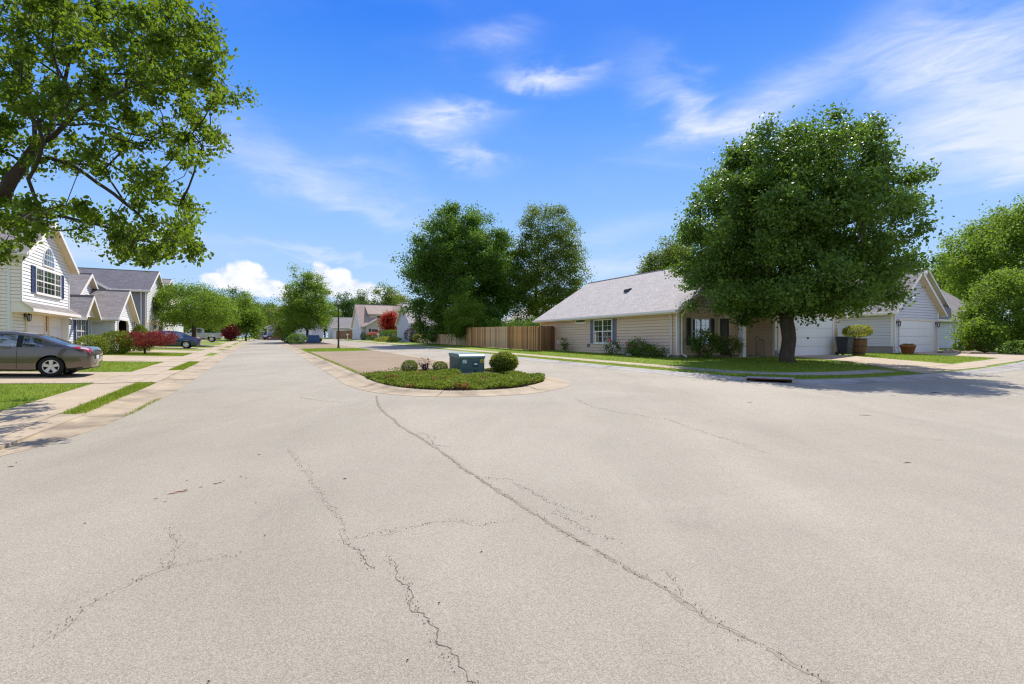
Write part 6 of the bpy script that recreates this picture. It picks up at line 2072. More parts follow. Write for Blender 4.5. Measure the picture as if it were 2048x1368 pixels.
# ------------------------------------------------------------------ street furniture and vehicles
teal = mat('teal_paint', (0.05, 0.105, 0.092), 0.45, 0.4, vary=0.15, vscale=3)
def cabinet():
    u0, v0 = 6.12, 16.25
    x, y = W(u0 + 0.47, v0 + 0.5)
    z = bz(x, y)
    r = empty('utility_cabinet', (x, y, z), TH, 'blue green metal utility cabinet with sloped lid on the island bed', 'utility box')
    w, d, h = 0.47, 0.52, 0.66
    MB().box(-w - 0.1, w + 0.1, -d - 0.1, d + 0.1, -0.05, 0.03).build('concrete_pad', concrete_grey, r, bevel=0.01)
    # body
    MB().box(-w, w, -d, d, 0.03, h - 0.06).build('cabinet_body', teal, r, bevel=0.015)
    # lid: front edge rolled down
    lid = MB()
    prof = [(-d - 0.03, h - 0.14), (-d - 0.03, h - 0.06), (-d + 0.06, h + 0.01), (-d + 0.2, h + 0.035), (d + 0.02, h + 0.05), (d + 0.02, h - 0.06)]
    lid.prism([(-w - 0.025, a, b) for a, b in prof], (2 * w + 0.05, 0, 0))
    lid.build('lid', mat('pale_teal_paint', (0.13, 0.22, 0.20), 0.4, 0.4, vary=0.12), r, bevel=0.018)
    front = MB().box(-w + 0.05, w - 0.05, -d - 0.014, -d - 0.002, 0.14, h - 0.16)
    door = front.build('door_panel', teal, r, bevel=0.006)
    MB().box(0.02, 0.22, -d - 0.03, -d - 0.015, 0.23, 0.40).build('lock_recess', mat('dark_teal_paint', (0.02, 0.05, 0.06), 0.5, 0.3), door, bevel=0.008)
    lb = MB()
    k = 16
    lb.prism([(0.12 + 0.075 * math.cos(i * 2 * math.pi / k), -d - 0.0305, 0.33 + 0.035 * math.sin(i * 2 * math.pi / k)) for i in range(k)], (0, -0.004, 0))
    lb.build('oval_plate', mat('pale_label', (0.62, 0.64, 0.62), 0.5, 0.3), door)
    MB().box(0.06, 0.17, -d - 0.024, -d - 0.003, 0.07, 0.12).build('latch', black_metal, r, bevel=0.004)
    sticker = MB().box(-0.36, -0.21, -d - 0.018, -d - 0.0145, h - 0.30, h - 0.18).build('sticker', mat('pale_label', (0.62, 0.64, 0.62), 0.5, 0.3), door)
    bits = MB()
    rr = random.Random(4)
    for i in range(3):
        for j in range(5):
            if rr.random() < 0.75:
                a = -0.352 + j * 0.028; c = h - 0.29 + i * 0.036
                bits.box(a, a + rr.uniform(0.012, 0.022), -d - 0.0195, -d - 0.0185, c, c + 0.02)
    bits.build('print', mat('dark_print', (0.06, 0.10, 0.11), 0.6, 0.2), r)['kind'] = 'stuff'
    MB().box(w - 0.16, w - 0.03, -d - 0.018, -d - 0.0145, h - 0.29, h - 0.17).build('warning_sticker', mat('yellow_label', (0.55, 0.45, 0.05), 0.5, 0.3), door)
    t_ = MB().prism([(w - 0.135, -d - 0.0185, h - 0.265), (w - 0.055, -d - 0.0185, h - 0.265), (w - 0.095, -d - 0.0185, h - 0.195)], (0, -0.001, 0))
    t_.build('warning_mark', mat('black_print', (0.02, 0.02, 0.02), 0.6, 0.2), door)
    s = MB()
    for q in (-0.3, 0.0, 0.3): s.box(-w - 0.006, -w - 0.001, q - 0.1, q + 0.1, 0.1, h - 0.16)
    s.build('side_rib', teal, r)['kind'] = 'stuff'
cabinet()
def far_box():
    x, y = W(6.6, 75.5)
    r = empty('utility_cabinet', (x, y, slope(x, y) + 0.075), TH, 'blue utility cabinet at the foot of the upright island tree', 'utility box')
    m_ = mat('blue_paint', (0.06, 0.13, 0.26), 0.45, 0.4, vary=0.1)
    MB().box(-0.75, 0.75, -0.5, 0.5, 0.0, 0.95).build('cabinet_body', m_, r, bevel=0.03)
    MB().prism([(-0.78, -0.53, 0.951), (-0.78, -0.4, 1.05), (-0.78, 0.53, 1.08), (-0.78, 0.53, 0.951)], (1.56, 0, 0)).build('lid', m_, r, bevel=0.02)
    MB().box(-0.65, 0.65, -0.52, -0.502, 0.15, 0.85).build('door_panel', m_, r, bevel=0.01)
far_box()
def lamp():
    x, y = W(6.2, 47.0)
    r = empty('street_lamp', (x, y, slope(x, y) + 0.085), 0, 'dark street lamp post with lantern head on the island grass', 'street lamp')
    H_ = 3.85
    MB().lathe([(0.0, -0.1), (0.13, -0.1), (0.13, 0.05), (0.10, 0.12), (0.085, 0.16), (0.075, 0.5), (0.055, H_ - 0.08), (0.05, H_)], 14).build('post', mat('dark_bronze', (0.035, 0.03, 0.028), 0.5, 0.4, vary=0.2), r, smooth=True)
    MB().lathe([(0.05, H_ - 0.02), (0.12, H_ + 0.02), (0.12, H_ + 0.05), (0.05, H_ + 0.06)], 12).build('collar', black_metal, r)
    g = MB().lathe([(0.10, H_ + 0.05), (0.20, H_ + 0.36), (0.0, H_ + 0.362)], 6)
    gl = g.build('lantern_glass', mat('frosted_glass', (0.55, 0.56, 0.58), 0.25, 0.5), r)
    fr = MB()
    for k in range(6):
        a = k * math.pi / 3
        fr.tube([(0.105 * math.cos(a), 0.105 * math.sin(a), H_ + 0.05), (0.205 * math.cos(a), 0.205 * math.sin(a), H_ + 0.36)], 0.012, 4)
    fr.build('lantern_frame', black_metal, gl)
    MB().lathe([(0.0, H_ + 0.361), (0.25, H_ + 0.37), (0.24, H_ + 0.40), (0.08, H_ + 0.52), (0.03, H_ + 0.56), (0.0, H_ + 0.60)], 12).build('cap', mat('weathered_cap', (0.22, 0.22, 0.22), 0.5, 0.4), r, smooth=True)
lamp()
def mailbox(px_, Y, label):
    x, y, z = at(px_, Y)
    r = empty('mailbox', (x, y, z), TH + 0.3, label, 'mailbox')
    MB().box(-0.05, 0.05, -0.05, 0.05, -0.1, 1.0).build('post', white_trim, r)
    k = 10
    P = [(-0.09, 0, 1.0), (0.09, 0, 1.0)] + [(0.09 * math.cos(math.pi * i / k), 0, 1.12 + 0.09 * math.sin(math.pi * i / k)) for i in range(k + 1)]
    MB().prism([(a, -0.25, c) for a, b, c in P], (0, 0.5, 0)).build('box', white_trim, r)
mailbox(695, 84, 'white mailbox left of the cream house')
mailbox(757, 76, 'white mailbox at the kerb before the cream house')

# bins and planters at the beige garage
def bin_():
    u = uz(1684, 0, 17.6)[0]
    x, y, z = by(u, 17.45)
    r = empty('wheeled_bin', (x, y, z + 0.016), TH, 'dark grey wheeled bin by the corner of the beige garage', 'bin')
    m_ = mat('dark_grey_plastic', (0.035, 0.04, 0.05), 0.5, 0.4, vary=0.1)
    b = MB()
    b.add([(-0.24, -0.26, 0.06), (0.24, -0.26, 0.06), (0.24, 0.26, 0.06), (-0.24, 0.26, 0.06), (-0.31, -0.36, 0.98), (0.31, -0.36, 0.98), (0.31, 0.34, 0.98), (-0.31, 0.34, 0.98)],
          [(3, 2, 1, 0), (4, 5, 6, 7), (0, 1, 5, 4), (1, 2, 6, 5), (2, 3, 7, 6), (3, 0, 4, 7)])
    b.build('bin_body', m_, r, bevel=0.03)
    l = MB()
    l.prism([(-0.34, -0.40, 0.985), (-0.34, -0.40, 1.03), (-0.34, -0.2, 1.08), (-0.34, 0.30, 1.09), (-0.34, 0.38, 1.04), (-0.34, 0.38, 0.985)], (0.68, 0, 0))
    l.build('lid', m_, r, bevel=0.015)
    MB().tube([(-0.25, 0.40, 0.93), (0.25, 0.40, 0.93)], 0.018, 8).build('handle', m_, r)
    for s in (-1, 1):
        MB().lathe([(0, -0.025), (0.11, -0.025), (0.11, 0.025), (0, 0.025)], 16, 'y').build('wheel', black_metal, r)
        w = [c for c in r.children if c.name.startswith('wheel')][-1]
        w.rotation_euler = (0, 0, math.pi / 2); w.location = (s * 0.27, 0.27, 0.11)
    MB().box(-0.16, 0.16, -0.345, -0.325, 0.5, 0.53).build('grip_bar', mat('grey_plastic', (0.16, 0.15, 0.16), 0.5, 0.3), r)
bin_()
def barrel():
    u = uz(1713, 0, 17.4)[0]
    x, y, z = by(u, 17.3)
    r = empty('barrel_planter', (x, y, z + 0.01), 0, 'brown wooden barrel planter beside the dark grey bin', 'planter')
    wood = mat('barrel_wood', (0.21, 0.10, 0.045), 0.8, 0.25, vary=0.35, vscale=5, stretch=(4, 4, 0.3))
    k = 18
    for i in range(k):
        a0, a1 = 2 * math.pi * (i + 0.04) / k, 2 * math.pi * (i + 0.96) / k
        P = []
        for h, rr in ((0, 0.33), (0.3, 0.40), (0.62, 0.435), (0.98, 0.44)):
            P.append((rr, h))
        m = MB()
        vs = []
        for rr, h in P:
            for a in (a0, a1):
                vs.append((rr * math.cos(a), rr * math.sin(a), h)); vs.append(((rr - 0.03) * math.cos(a), (rr - 0.03) * math.sin(a), h))
        fs = []
        for j in range(3):
            b = j * 4
            fs += [(b, b + 2, b + 6, b + 4), (b + 1, b + 5, b + 7, b + 3), (b, b + 4, b + 5, b + 1), (b + 2, b + 3, b + 7, b + 6)]
        fs.append((12, 14, 15, 13))
        m.add(vs, fs)
        m.build('stave', wood, r)
    for h, rr in ((0.12, 0.365), (0.5, 0.428), (0.88, 0.442)):
        MB().lathe([(rr, h), (rr + 0.006, h), (rr + 0.008, h + 0.05), (rr, h + 0.05)], 24).build('hoop', black_metal, r)
    MB().lathe([(0.41, 0.92), (0.0, 0.94)], 18).build('soil', mulch_m, r)
    shrub('potted_shrub', 'yellow green shrub growing out of the brown barrel planter', (x - 0.1, y, z + 0.92), (0.85, 0.62, 0.34), 2600, 0.08, L_yellow, 170, lift=0.18, lumpy=0.3)
barrel()
def pot():
    u = uz(1812, 0, 17.0)[0]
    x, y, z = by(u, 16.9)
    r = empty('terracotta_pot', (x, y, z), 0, 'wide terracotta pot with soil in front of the right garage door', 'planter')
    tm = mat('terracotta', (0.30, 0.105, 0.045), 0.75, 0.25, vary=0.25, vscale=5)
    MB().lathe([(0.0, 0.0), (0.27, 0.0), (0.30, 0.04), (0.385, 0.42), (0.41, 0.43), (0.42, 0.50), (0.425, 0.56), (0.40, 0.575), (0.37, 0.56), (0.36, 0.5)], 28).build('pot_body', tm, r, smooth=True)
    MB().lathe([(0.37, 0.51), (0.2, 0.56), (0.0, 0.58)], 20).build('soil', mulch_m, r)
    rs = np.random.RandomState(3)
    p = rs.uniform(-0.26, 0.26, (260, 3)) * np.array([1, 1, 0]) + np.array([0, 0, 0.58]) + rs.normal(size=(260, 3)) * 0.03
    link('sprouts', leaves_mesh('sprouts', p, 0.07, rs), L_mid, r)
pot()
# weathered rocks edging the right border
for i, (px_, py_, s) in enumerate([(1888, 711, 0.32), (1900, 709.5, 0.4), (1932, 711.5, 0.3), (1950, 712, 0.34), (1982, 712.5, 0.25)]):
    rs = np.random.RandomState(200 + i)
    x, y = G(px_, py_)
    u, v = UV(x, y)
    bm = bmesh.new(); bmesh.ops.create_icosphere(bm, subdivisions=2, radius=s)
    for vert in bm.verts:
        vert.co *= 1 + rs.uniform(-0.16, 0.16); vert.co.z *= 0.42; vert.co.x *= 1.4
    me = bpy.data.meshes.new('border_rock'); bm.to_mesh(me); bm.free()
    o = link('border_rock', me, mat('rock', (0.26, 0.20, 0.15), 0.9, 0.2, vary=0.3, vscale=4, bump=0.5, bscale=12))
    o.location = (x, y, hz(u, v) + 0.05)
    tag(o, ['tan border rock beside the right garage corner, leftmost of five', 'larger tan rock by the right border, second from the garage', 'tan border rock in the middle of the row of five', 'tan border rock, fourth from the garage corner', 'small tan rock at the right end of the border row'][i], 'rock', 'rocks edging the right border')

# ------------------------------------------------------------------ vehicles
def ip(xs, ys, x): return float(np.interp(x, xs, ys))
def smooth_curve(pts, n=60):
    p = smooth_path(pts, 8)
    return [q[0] for q in p], [q[1] for q in p]
tyre_m = mat('tyre_rubber', (0.018, 0.018, 0.018), 0.8, 0.2)
alloy = mat('alloy', (0.66, 0.63, 0.57), 0.35, 0.5, 0.35)
red_lens = mat('red_lens', (0.42, 0.012, 0.015), 0.12, 0.6, coat=0.6)
clear_lens = mat('clear_lens', (0.62, 0.60, 0.62), 0.1, 0.6, coat=0.6)
under_m = mat('black_plastic', (0.014, 0.014, 0.015), 0.6, 0.3)
def paint(name, c, metal=0.55):
    return mat(name, c, 0.22, 0.5, metal, coat=1.0)
def wheel_parts(root, x, y, z, rad, wid, side, spokes=5):
    w = empty('wheel', (x, y, z), 0); w.parent = root
    rr = rad * 0.66
    s = side
    t = MB().lathe([(rr, -wid / 2), (rad * 0.93, -wid / 2), (rad, -wid / 2 + 0.03), (rad, wid / 2 - 0.03), (rad * 0.93, wid / 2), (rr, wid / 2), (rr * 0.96, wid / 2 - 0.02), (rr * 0.96, -wid / 2 + 0.02), (rr, -wid / 2)], 32, 'y')
    t.build('tyre', tyre_m, w, smooth=False)
    yo = s * (wid / 2 - 0.005)
    rim = MB()
    rim.lathe([(rr * 1.0, yo), (rr * 0.90, yo), (rr * 0.88, yo - s * 0.05)], 32, 'y')
    for k in range(spokes):
        a = 2 * math.pi * k / spokes + 0.3
        ca, sa = math.cos(a), math.sin(a)
        w0, w1 = rr * 0.17, rr * 0.25
        def q(r_, off, d): return (r_ * ca - off * sa, yo - s * d, r_ * sa + off * ca)
        rim.add([q(rr * 0.12, -w0, 0.015), q(rr * 0.12, w0, 0.015), q(rr * 0.93, w1, 0.006), q(rr * 0.93, -w1, 0.006),
                 q(rr * 0.12, -w0, 0.06), q(rr * 0.12, w0, 0.06), q(rr * 0.93, w1, 0.05), q(rr * 0.93, -w1, 0.05)],
                [(0, 1, 2, 3), (1, 5, 6, 2), (0, 3, 7, 4), (4, 7, 6, 5), (0, 4, 5, 1), (2, 6, 7, 3)])
    k = 16
    rim.lathe([(0.0, yo + s * 0.004), (rr * 0.2, yo - s * 0.004), (rr * 0.22, yo - s * 0.03)], k, 'y')
    rim.build('rim', alloy, w)
    MB().lathe([(0.0, yo - s * 0.075), (rr * 0.94, yo - s * 0.075)], 24, 'y').build('brake', under_m, w)
    return w

def car(name, label, paint_m, S, loc, rz, group=None, spokes=5):
    """x runs from the tail (0) to the nose (L); S holds the side-view curves"""
    root = empty(name, loc, rz, label, 'car', group)
    L = S['L']; hw = S['hw']
    dx, dz = smooth_curve(S['deck'])        # top of the lower body
    bx_, bz_ = smooth_curve(S['belt'])      # shoulder line
    px_, pw = smooth_curve(S['plan'])       # half width in plan
    ux, uzz = [p[0] for p in S['under']], [p[1] for p in S['under']]
    def sec(x):
        w = ip(px_, pw, x) * hw; zt = ip(dx, dz, x); zb = ip(bx_, bz_, x); z0 = ip(ux, uzz, x)
        zb = min(zb, zt - 0.012)
        return [(0, z0), (w * 0.86, z0), (w * 0.955, z0 + 0.05), (w * 0.985, z0 + (zb - z0) * 0.35), (w * 1.0, z0 + (zb - z0) * 0.62), (w * 0.985, z0 + (zb - z0) * 0.86), (w * 0.955, zb), (w * 0.90, zb + (zt - zb) * 0.55), (w * 0.70, zt - 0.012), (0, zt)]
    xs = sorted(set([0.0, 0.02, 0.06] + list(np.linspace(0.12, L - 0.12, 46)) + [L - 0.06, L - 0.02, L]))
    k = len(sec(1.0))
    V, F = [], []
    ring = 2 * k - 2
    for x in xs:
        s = sec(x)
        V += [(x, y, z) for y, z in s]
        V += [(x, -y, z) for y, z in s[-2:0:-1]]
    for i in range(len(xs) - 1):
        for j in range(ring):
            F.append((i * ring + j, i * ring + (j + 1) % ring, (i + 1) * ring + (j + 1) % ring, (i + 1) * ring + j))
    F.append(tuple(range(ring))[::-1]); F.append(tuple((len(xs) - 1) * ring + j for j in range(ring)))
    body = link('body', mesh_from('body', V, F), paint_m, root)
    # wheel arches cut out
    cut = MB()
    for wx in S['wheels']:
        n = 28
        a = [(wx + S['arch'] * math.cos(2 * math.pi * i / n), -hw - 0.2, S['wr'] + S['arch'] * math.sin(2 * math.pi * i / n)) for i in range(n)]
        cut.prism(a, (0, 2 * hw + 0.4, 0))
    co = cut.build('cutter', None, root)
    bm = bmesh.new(); bm.from_mesh(co.data); bmesh.ops.recalc_face_normals(bm, faces=bm.faces); bm.to_mesh(co.data); bm.free()
    bm = bmesh.new(); bm.from_mesh(body.data); bmesh.ops.recalc_face_normals(bm, faces=bm.faces); bm.to_mesh(body.data); bm.free()
    mod = body.modifiers.new('cut', 'BOOLEAN'); mod.object = co; mod.operation = 'DIFFERENCE'; mod.solver = 'EXACT'
    bpy.context.view_layer.update()
    dg = bpy.context.evaluated_depsgraph_get()
    me = bpy.data.meshes.new_from_object(body.evaluated_get(dg))
    body.modifiers.clear(); body.data = me
    bpy.data.objects.remove(co)
    if len(me.materials) == 0: me.materials.append(paint_m)
    me.polygons.foreach_set('use_smooth', [True] * len(me.polygons))
    try: me.set_sharp_from_angle(angle=R(32))
    except Exception: pass
    MB().box(0.35, L - 0.35, -hw * 0.74, hw * 0.74, ip(ux, uzz, L / 2) + 0.01, ip(ux, uzz, L / 2) + 0.36).build('underbody', under_m, root)
    for wx in S['wheels']:
        for s in (-1, 1):
            wheel_parts(root, wx, s * (hw - 0.125), S['wr'], S['wr'], 0.21, s, spokes)
    # cabin
    tx, tz = smooth_curve(S['roof'])
    c0, c1 = S['roof'][0][0], S['roof'][-1][0]
    def gs(x):
        w = ip(px_, pw, x) * hw; zb = ip(bx_, bz_, x); zt = max(ip(tx, tz, x), zb + 0.004)
        f = min(1.0, (zt - zb) / S['hgt'])
        wb = w * 0.93; wt = w * (0.93 - 0.20 * f)
        return wb, zb - 0.01, wt, zt
    def side_pt(x, t, out=0.0):
        wb, zb, wt, zt = gs(x)
        y = wb + (wt - wb) * t ** 1.25 + out
        return y, zb + (zt - 0.035 * min(1, (zt - zb) / 0.2) - zb) * t
    V, F = [], []
    cx = np.linspace(c0, c1, 44)
    T = [0, 0.3, 0.6, 0.85, 1.0]
    ring = None
    for x in cx:
        wb, zb, wt, zt = gs(x)
        half = [side_pt(x, t) for t in T] + [(wt * 0.9, zt - 0.012), (wt * 0.6, zt), (0, zt + 0.008)]
        row = [(x, y, z) for y, z in half] + [(x, -y, z) for y, z in half[-2::-1]]
        ring = len(row)
        V += row
    for i in range(len(cx) - 1):
        for j in range(ring - 1):
            F.append((i * ring + j, (i + 1) * ring + j, (i + 1) * ring + j + 1, i * ring + j + 1))
    def keep(f):
        return True
    # cabin shell with window openings left out
    def in_glass(x, j):
        t_lo = j
        return False
    shell = []
    g0, g1 = S['rear_glass']; h0, h1 = S['front_glass']
    side_holes = S['side_glass']
    for i in range(len(cx) - 1):
        xm = (cx[i] + cx[i + 1]) / 2
        for j in range(ring - 1):
            jj = j if j < 7 else ring - 2 - j
            hole = False
            if jj in (0, 1, 2) and any(a < xm < b for a, b in side_holes): hole = True
            if jj >= 5 and (g0 < xm < g1 or h0 < xm < h1): hole = True
            if not hole: shell.append((i * ring + j, (i + 1) * ring + j, (i + 1) * ring + j + 1, i * ring + j + 1))
    sh = link('cabin', mesh_from('cabin', V, shell), paint_m, root, smooth=True)
    # glass
    def patch(a, b, fn, name, m_, par, nx=14):
        VV, FF = [], []
        rows = None
        for x in np.linspace(a, b, nx):
            r_ = fn(x); rows = len(r_); VV += r_
        for i in range(nx - 1):
            for j in range(rows - 1):
                FF.append((i * rows + j, (i + 1) * rows + j, (i + 1) * rows + j + 1, i * rows + j + 1))
        return link(name, mesh_from(name, VV, FF), m_, par, smooth=True)
    for s in (-1, 1):
        for a, b in side_holes:
            patch(a - 0.01, b + 0.01, lambda x: [(x, s * side_pt(x, t, -0.006)[0], side_pt(x, t)[1]) for t in (0.0, 0.3, 0.6, 0.86)], 'side_window', glass_c, root)
        # dark pillar and frame strips
        for a, b in S['pillars']:
            patch(a, b, lambda x: [(x, s * side_pt(x, t, 0.004)[0], side_pt(x, t)[1]) for t in (0.03, 0.3, 0.6, 0.86)], 'pillar', under_m, root, 4)
    def top_row(x, k_=0.9, out=-0.004):
        wb, zb, wt, zt = gs(x)
        return [(x, wt * q * k_ / 0.9, zt + (0.008 if abs(q) < 0.1 else 0 if abs(q) < 0.65 else -0.012) + out) for q in (-0.9, -0.6, 0, 0.6, 0.9)]
    patch(g0 - 0.03, g1 + 0.03, top_row, 'rear_window', glass_c, root)
    patch(h0 - 0.03, h1 + 0.03, top_row, 'windscreen', glass_c, root)
    # seats seen through the glass
    for sx in S['seats']:
        for s in (-1, 1):
            m = MB().box(sx - 0.12, sx + 0.1, s * 0.36 - 0.22, s * 0.36 + 0.22, 0.45, 0.98)
            m.box(sx - 0.14, sx - 0.04, s * 0.36 - 0.12, s * 0.36 + 0.12, 1.0, 1.17)
            m.build('seat', under_m, root, bevel=0.04)
    # lower side surface patches: lamps, seams, sill
    def low_pt(x, f, out=0.006):
        s_ = sec(x)[1:9]
        n = len(s_) - 1
        q = min(n - 1e-6, max(0, f * n)); i = int(q); t = q - i
        y = s_[i][0] + (s_[i + 1][0] - s_[i][0]) * t; z = s_[i][1] + (s_[i + 1][1] - s_[i][1]) * t
        return (x, y + out, z + (out if f > 0.85 else 0))
    for s in (-1, 1):
        def lp(x, f0, f1, out, n=5): return [(p[0], s * p[1], p[2]) for p in (low_pt(x, f0 + (f1 - f0) * i / (n - 1), out) for i in range(n))]
        a, b, f0, f1 = S['tail']
        def tail(x):
            t = (x - a) / (b - a)
            return lp(x, f0 + (f1 - f0) * 0.55 * t, f1, 0.009)
        lampo = patch(a, b, tail, 'tail_lamp', red_lens, root, 10)
        patch(a + 0.04, a + (b - a) * 0.55, lambda x: lp(x, f0 + (f1 - f0) * 0.45, f0 + (f1 - f0) * 0.8, 0.013), 'reversing_lamp', clear_lens, lampo, 5)
        a2, b2, q0, q1 = S['head']
        patch(a2, b2, lambda x: lp(x, q0, q1, 0.009), 'head_lamp', clear_lens, root, 8)
        for x0 in S['seams']:
            patch(x0 - 0.005, x0 + 0.005, lambda x: lp(x, 0.16, 0.83, 0.003, 8), 'door_seam', under_m, root, 2)
        patch(S['wheels'][0] + S['arch'] + 0.05, S['wheels'][1] - S['arch'] - 0.05, lambda x: lp(x, 0.288, 0.294, 0.003, 3), 'side_crease', under_m, root, 16)
        for hx in S['handles']:
            p = low_pt(hx, 0.70, 0.02)
            MB().box(hx - 0.10, hx + 0.10, s * p[1] - 0.016, s * p[1] + 0.016, p[2] - 0.018, p[2] + 0.018).build('door_handle', alloy if S.get('chrome') else paint_m, root, bevel=0.01)
        mp = S['mirror']
        y_, z_ = side_pt(mp, 0.05)
        MB().box(mp - 0.06, mp + 0.07, s * (y_ + 0.03) if s > 0 else -(y_ + 0.21), s * (y_ + 0.21) if s > 0 else -(y_ + 0.03), z_ + 0.02, z_ + 0.15).build('mirror', paint_m, root, bevel=0.03)
    # tail panel: plate, badge strip, bumper line
    z0, zt = ip(ux, uzz, 0.0), ip(dx, dz, 0.0)
    MB().box(-0.008, 0.01, -0.30, 0.30, zt - 0.25, zt - 0.11).build('plate_recess', under_m, root)
    MB().box(-0.013, -0.0085, -0.155, 0.155, zt - 0.24, zt - 0.12).build('number_plate', mat('plate_white', (0.6, 0.6, 0.62), 0.5, 0.3), root)
    MB().box(0.012, 0.10, -hw * 0.55, hw * 0.55, z0 - 0.03, z0 + 0.05).build('rear_valance', under_m, root, bevel=0.02)
    if S.get('flap'):
        for s in (-1, 1):
            xw = S['wheels'][0] - S['arch'] - 0.01
            MB().box(xw - 0.015, xw, s * (hw - 0.13) - 0.11, s * (hw - 0.13) + 0.11, 0.14, 0.30).build('mud_flap', under_m, root)
    return root
coupe = dict(L=4.44, hw=0.875, wr=0.315, arch=0.355, wheels=(0.93, 3.58), hgt=0.42,
             deck=[(0, 0.80), (0.03, 0.88), (0.10, 0.945), (0.30, 0.96), (0.75, 0.955), (1.4, 0.94), (2.4, 0.93), (3.15, 0.93), (3.7, 0.86), (4.15, 0.74), (4.38, 0.58), (4.44, 0.45)],
             belt=[(0, 0.78), (0.2, 0.87), (0.8, 0.90), (1.6, 0.89), (2.6, 0.87), (3.2, 0.85), (3.8, 0.76), (4.3, 0.60), (4.44, 0.43)],
             plan=[(0, 0.74), (0.06, 0.84), (0.2, 0.93), (0.6, 0.985), (1.2, 1.0), (3.2, 1.0), (3.8, 0.97), (4.15, 0.86), (4.36, 0.68), (4.44, 0.5)],
             under=[(0, 0.30), (0.5, 0.22), (1.4, 0.17), (3.1, 0.17), (4.0, 0.2), (4.44, 0.25)],
             roof=[(0.50, 0.95), (0.9, 1.09), (1.35, 1.27), (1.8, 1.355), (2.25, 1.365), (2.6, 1.31), (3.0, 1.13), (3.35, 0.93)],
             rear_glass=(0.66, 1.50), front_glass=(2.62, 3.26), side_glass=[(1.16, 1.62), (1.76, 2.86)], pillars=[(1.63, 1.76)], seats=(1.75,),
             tail=(0.02, 0.44, 0.60, 0.93), head=(4.0, 4.38, 0.5, 0.9), seams=(1.72, 3.05), handles=(1.98,), mirror=2.86, chrome=False, flap=True)
sedan = dict(L=4.8, hw=0.90, wr=0.325, arch=0.365, wheels=(1.0, 3.78), hgt=0.46,
             deck=[(0, 0.86), (0.03, 0.95), (0.12, 1.0), (0.4, 1.01), (0.9, 0.99), (1.6, 0.97), (2.6, 0.96), (3.4, 0.95), (4.0, 0.88), (4.5, 0.76), (4.74, 0.6), (4.8, 0.45)],
             belt=[(0, 0.84), (0.2, 0.92), (0.9, 0.94), (1.8, 0.93), (2.8, 0.91), (3.4, 0.88), (4.1, 0.78), (4.65, 0.62), (4.8, 0.43)],
             plan=[(0, 0.76), (0.06, 0.85), (0.2, 0.93), (0.6, 0.985), (1.3, 1.0), (3.5, 1.0), (4.1, 0.97), (4.5, 0.86), (4.72, 0.68), (4.8, 0.5)],
             under=[(0, 0.32), (0.5, 0.24), (1.5, 0.18), (3.3, 0.18), (4.3, 0.22), (4.8, 0.27)],
             roof=[(0.55, 1.0), (0.95, 1.15), (1.4, 1.36), (1.9, 1.455), (2.5, 1.46), (2.85, 1.40), (3.25, 1.20), (3.62, 0.96)],
             rear_glass=(0.74, 1.46), front_glass=(2.9, 3.5), side_glass=[(1.22, 1.96), (2.08, 3.02)], pillars=[(1.96, 2.08)], seats=(1.45, 2.15),
             tail=(0.02, 0.40, 0.62, 0.95), head=(4.35, 4.74, 0.5, 0.9), seams=(1.1, 2.02, 3.15), handles=(1.38, 2.28), mirror=3.05, chrome=True)
def park(S, name, label, m_, u_tail, v, group=None, spokes=5, flip=False):
    """tail towards the street, nose towards the house on the left"""
    ur, uf = u_tail - S['wheels'][0], u_tail - S['wheels'][1]
    zr, zf = hz(ur, v) + 0.026, hz(uf, v) + 0.026
    pitch = math.atan2(zf - zr, abs(uf - ur))
    x, y = W(u_tail, v)
    o = car(name, label, m_, S, (x, y, zr - math.tan(pitch) * S['wheels'][0]), 0, group, spokes)
    o.rotation_euler = (0, -pitch, TH + math.pi)
    return o
park(coupe, 'parked_coupe', 'bronze grey two door coupe parked in the nearest left driveway', paint('bronze_grey_paint', (0.125, 0.105, 0.085), 0.6), -4.86, 20.95)
park(sedan, 'parked_sedan', 'dark blue sedan parked behind the low purple maple', paint('dark_blue_paint', (0.035, 0.055, 0.13)), -4.75, 51.6, spokes=7)
# maroon car far down by the end house, dark car beyond the pickup
fu, fv = UV(-45.3, 100)
c3 = park(sedan, 'parked_sedan', 'maroon sedan beside the garage at the far end of the street', paint('maroon_paint', (0.13, 0.02, 0.04)), fu, fv)
c3.location.z = hz(fu, fv, False) + 0.05; c3.rotation_euler = (0, 0, TH + math.pi + 0.5)

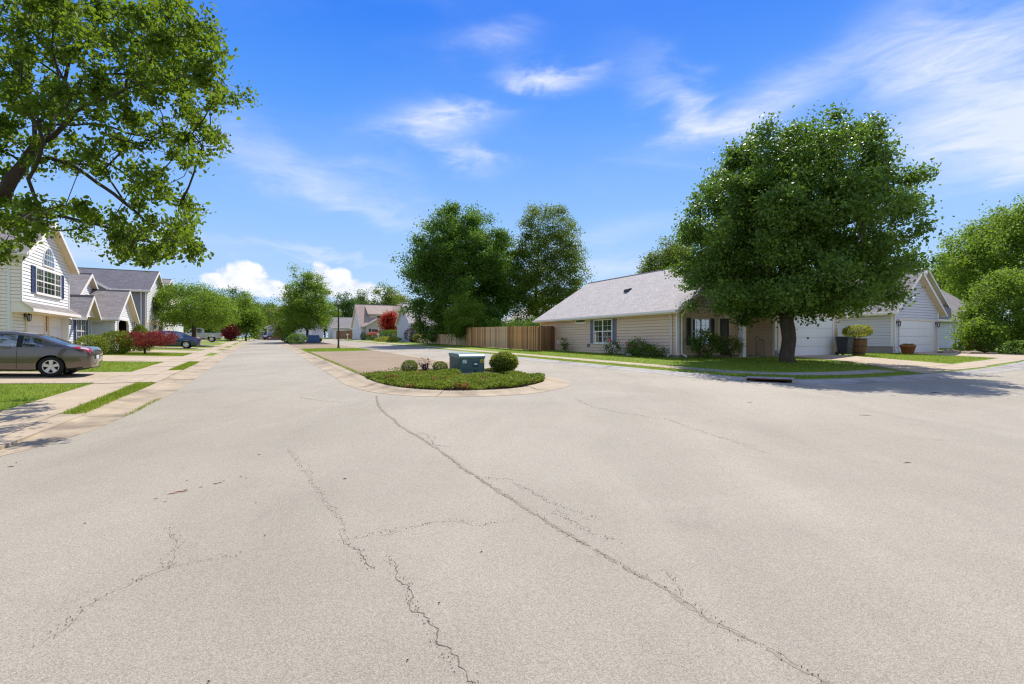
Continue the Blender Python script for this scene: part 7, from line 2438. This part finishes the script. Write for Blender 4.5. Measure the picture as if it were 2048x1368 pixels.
def pickup():
    S = dict(L=5.85, hw=1.0, wr=0.40)
    u_t, v = -4.9, 81.2
    x, y = W(u_t, v)
    r = empty('pickup_truck', (x, y, hz(u_t - 2, v) + 0.03), TH + math.pi, 'silver pickup truck backed toward the street on the left', 'truck')
    sil = paint('silver_paint', (0.52, 0.53, 0.55), 0.6)
    def slabs(name, prof, w, m_, bev=0.04):
        b = MB().prism([(a, -w, c) for a, c in prof], (0, 2 * w, 0))
        return b.build(name, m_, r, bevel=bev)
    def arch(cx, rad, n=10): return [(cx + rad * math.cos(math.pi - math.pi * i / n), 0.42 + rad * math.sin(math.pi - math.pi * i / n)) for i in range(n + 1)]
    slabs('bed', [(0, 0.55), (0.0, 1.25), (2.05, 1.25), (2.05, 0.50)] + arch(1.2, 0.50)[::-1] + [(0.6, 0.5)], 0.98, sil)
    slabs('front_body', [(2.08, 0.5), (2.08, 1.25), (4.25, 1.25), (5.6, 1.13), (5.82, 0.95), (5.85, 0.5)] + arch(4.85, 0.50)[::-1], 0.98, sil)
    slabs('cabin', [(2.10, 1.252), (2.22, 1.86), (2.6, 1.92), (3.5, 1.92), (4.3, 1.252)], 0.82, sil, 0.05)
    for s in (-1, 1):
        for a in ([(2.32, 1.32), (2.38, 1.80), (2.95, 1.84), (2.95, 1.32)], [(3.05, 1.32), (3.05, 1.84), (3.42, 1.84), (4.05, 1.32)]):
            MB().prism([(p, s * 0.822, q) for p, q in a], (0, s * 0.004, 0)).build('side_window', glass_c, r)
        MB().box(-0.012, 0.12, s * 0.98 - 0.05, s * 0.98 + 0.012, 0.82, 1.16).build('tail_lamp', red_lens, r, bevel=0.01)
        MB().box(5.55, 5.83, s * 0.98 - 0.06, s * 0.98 + 0.012, 0.82, 1.0).build('head_lamp', clear_lens, r, bevel=0.01)
        MB().box(3.9, 4.05, s * 0.86 - 0.02 if s > 0 else -1.12, 1.12 if s > 0 else -0.84, 1.28, 1.48).build('mirror', under_m, r, bevel=0.02)
        for wx in (1.2, 4.85): wheel_parts(r, wx, s * 0.86, 0.40, 0.40, 0.25, s, 6)
        for hx in (2.55, 3.3): MB().box(hx, hx + 0.16, s * 0.985 - 0.01, s * 0.985 + 0.015, 1.1, 1.14).build('door_handle', under_m, r)
        MB().box(3.0 - 0.005, 3.005, s * 0.981 - 0.002, s * 0.981 + 0.003, 0.6, 1.24).build('door_seam', under_m, r)
    MB().prism([(2.155, -0.7, 1.35), (2.225, -0.7, 1.80), (2.225, 0.7, 1.80), (2.155, 0.7, 1.35)], (-0.01, 0, 0)).build('rear_window', glass_c, r)
    MB().box(-0.14, 0.0, -0.95, 0.95, 0.50, 0.68).build('rear_bumper', alloy, r, bevel=0.03)
    MB().box(0.2, 5.6, -0.6, 0.6, 0.38, 0.7).build('chassis', under_m, r)
    MB().box(-0.005, 0.0, -0.6, 0.6, 0.95, 0.98).build('tailgate_seam', under_m, r)
pickup()
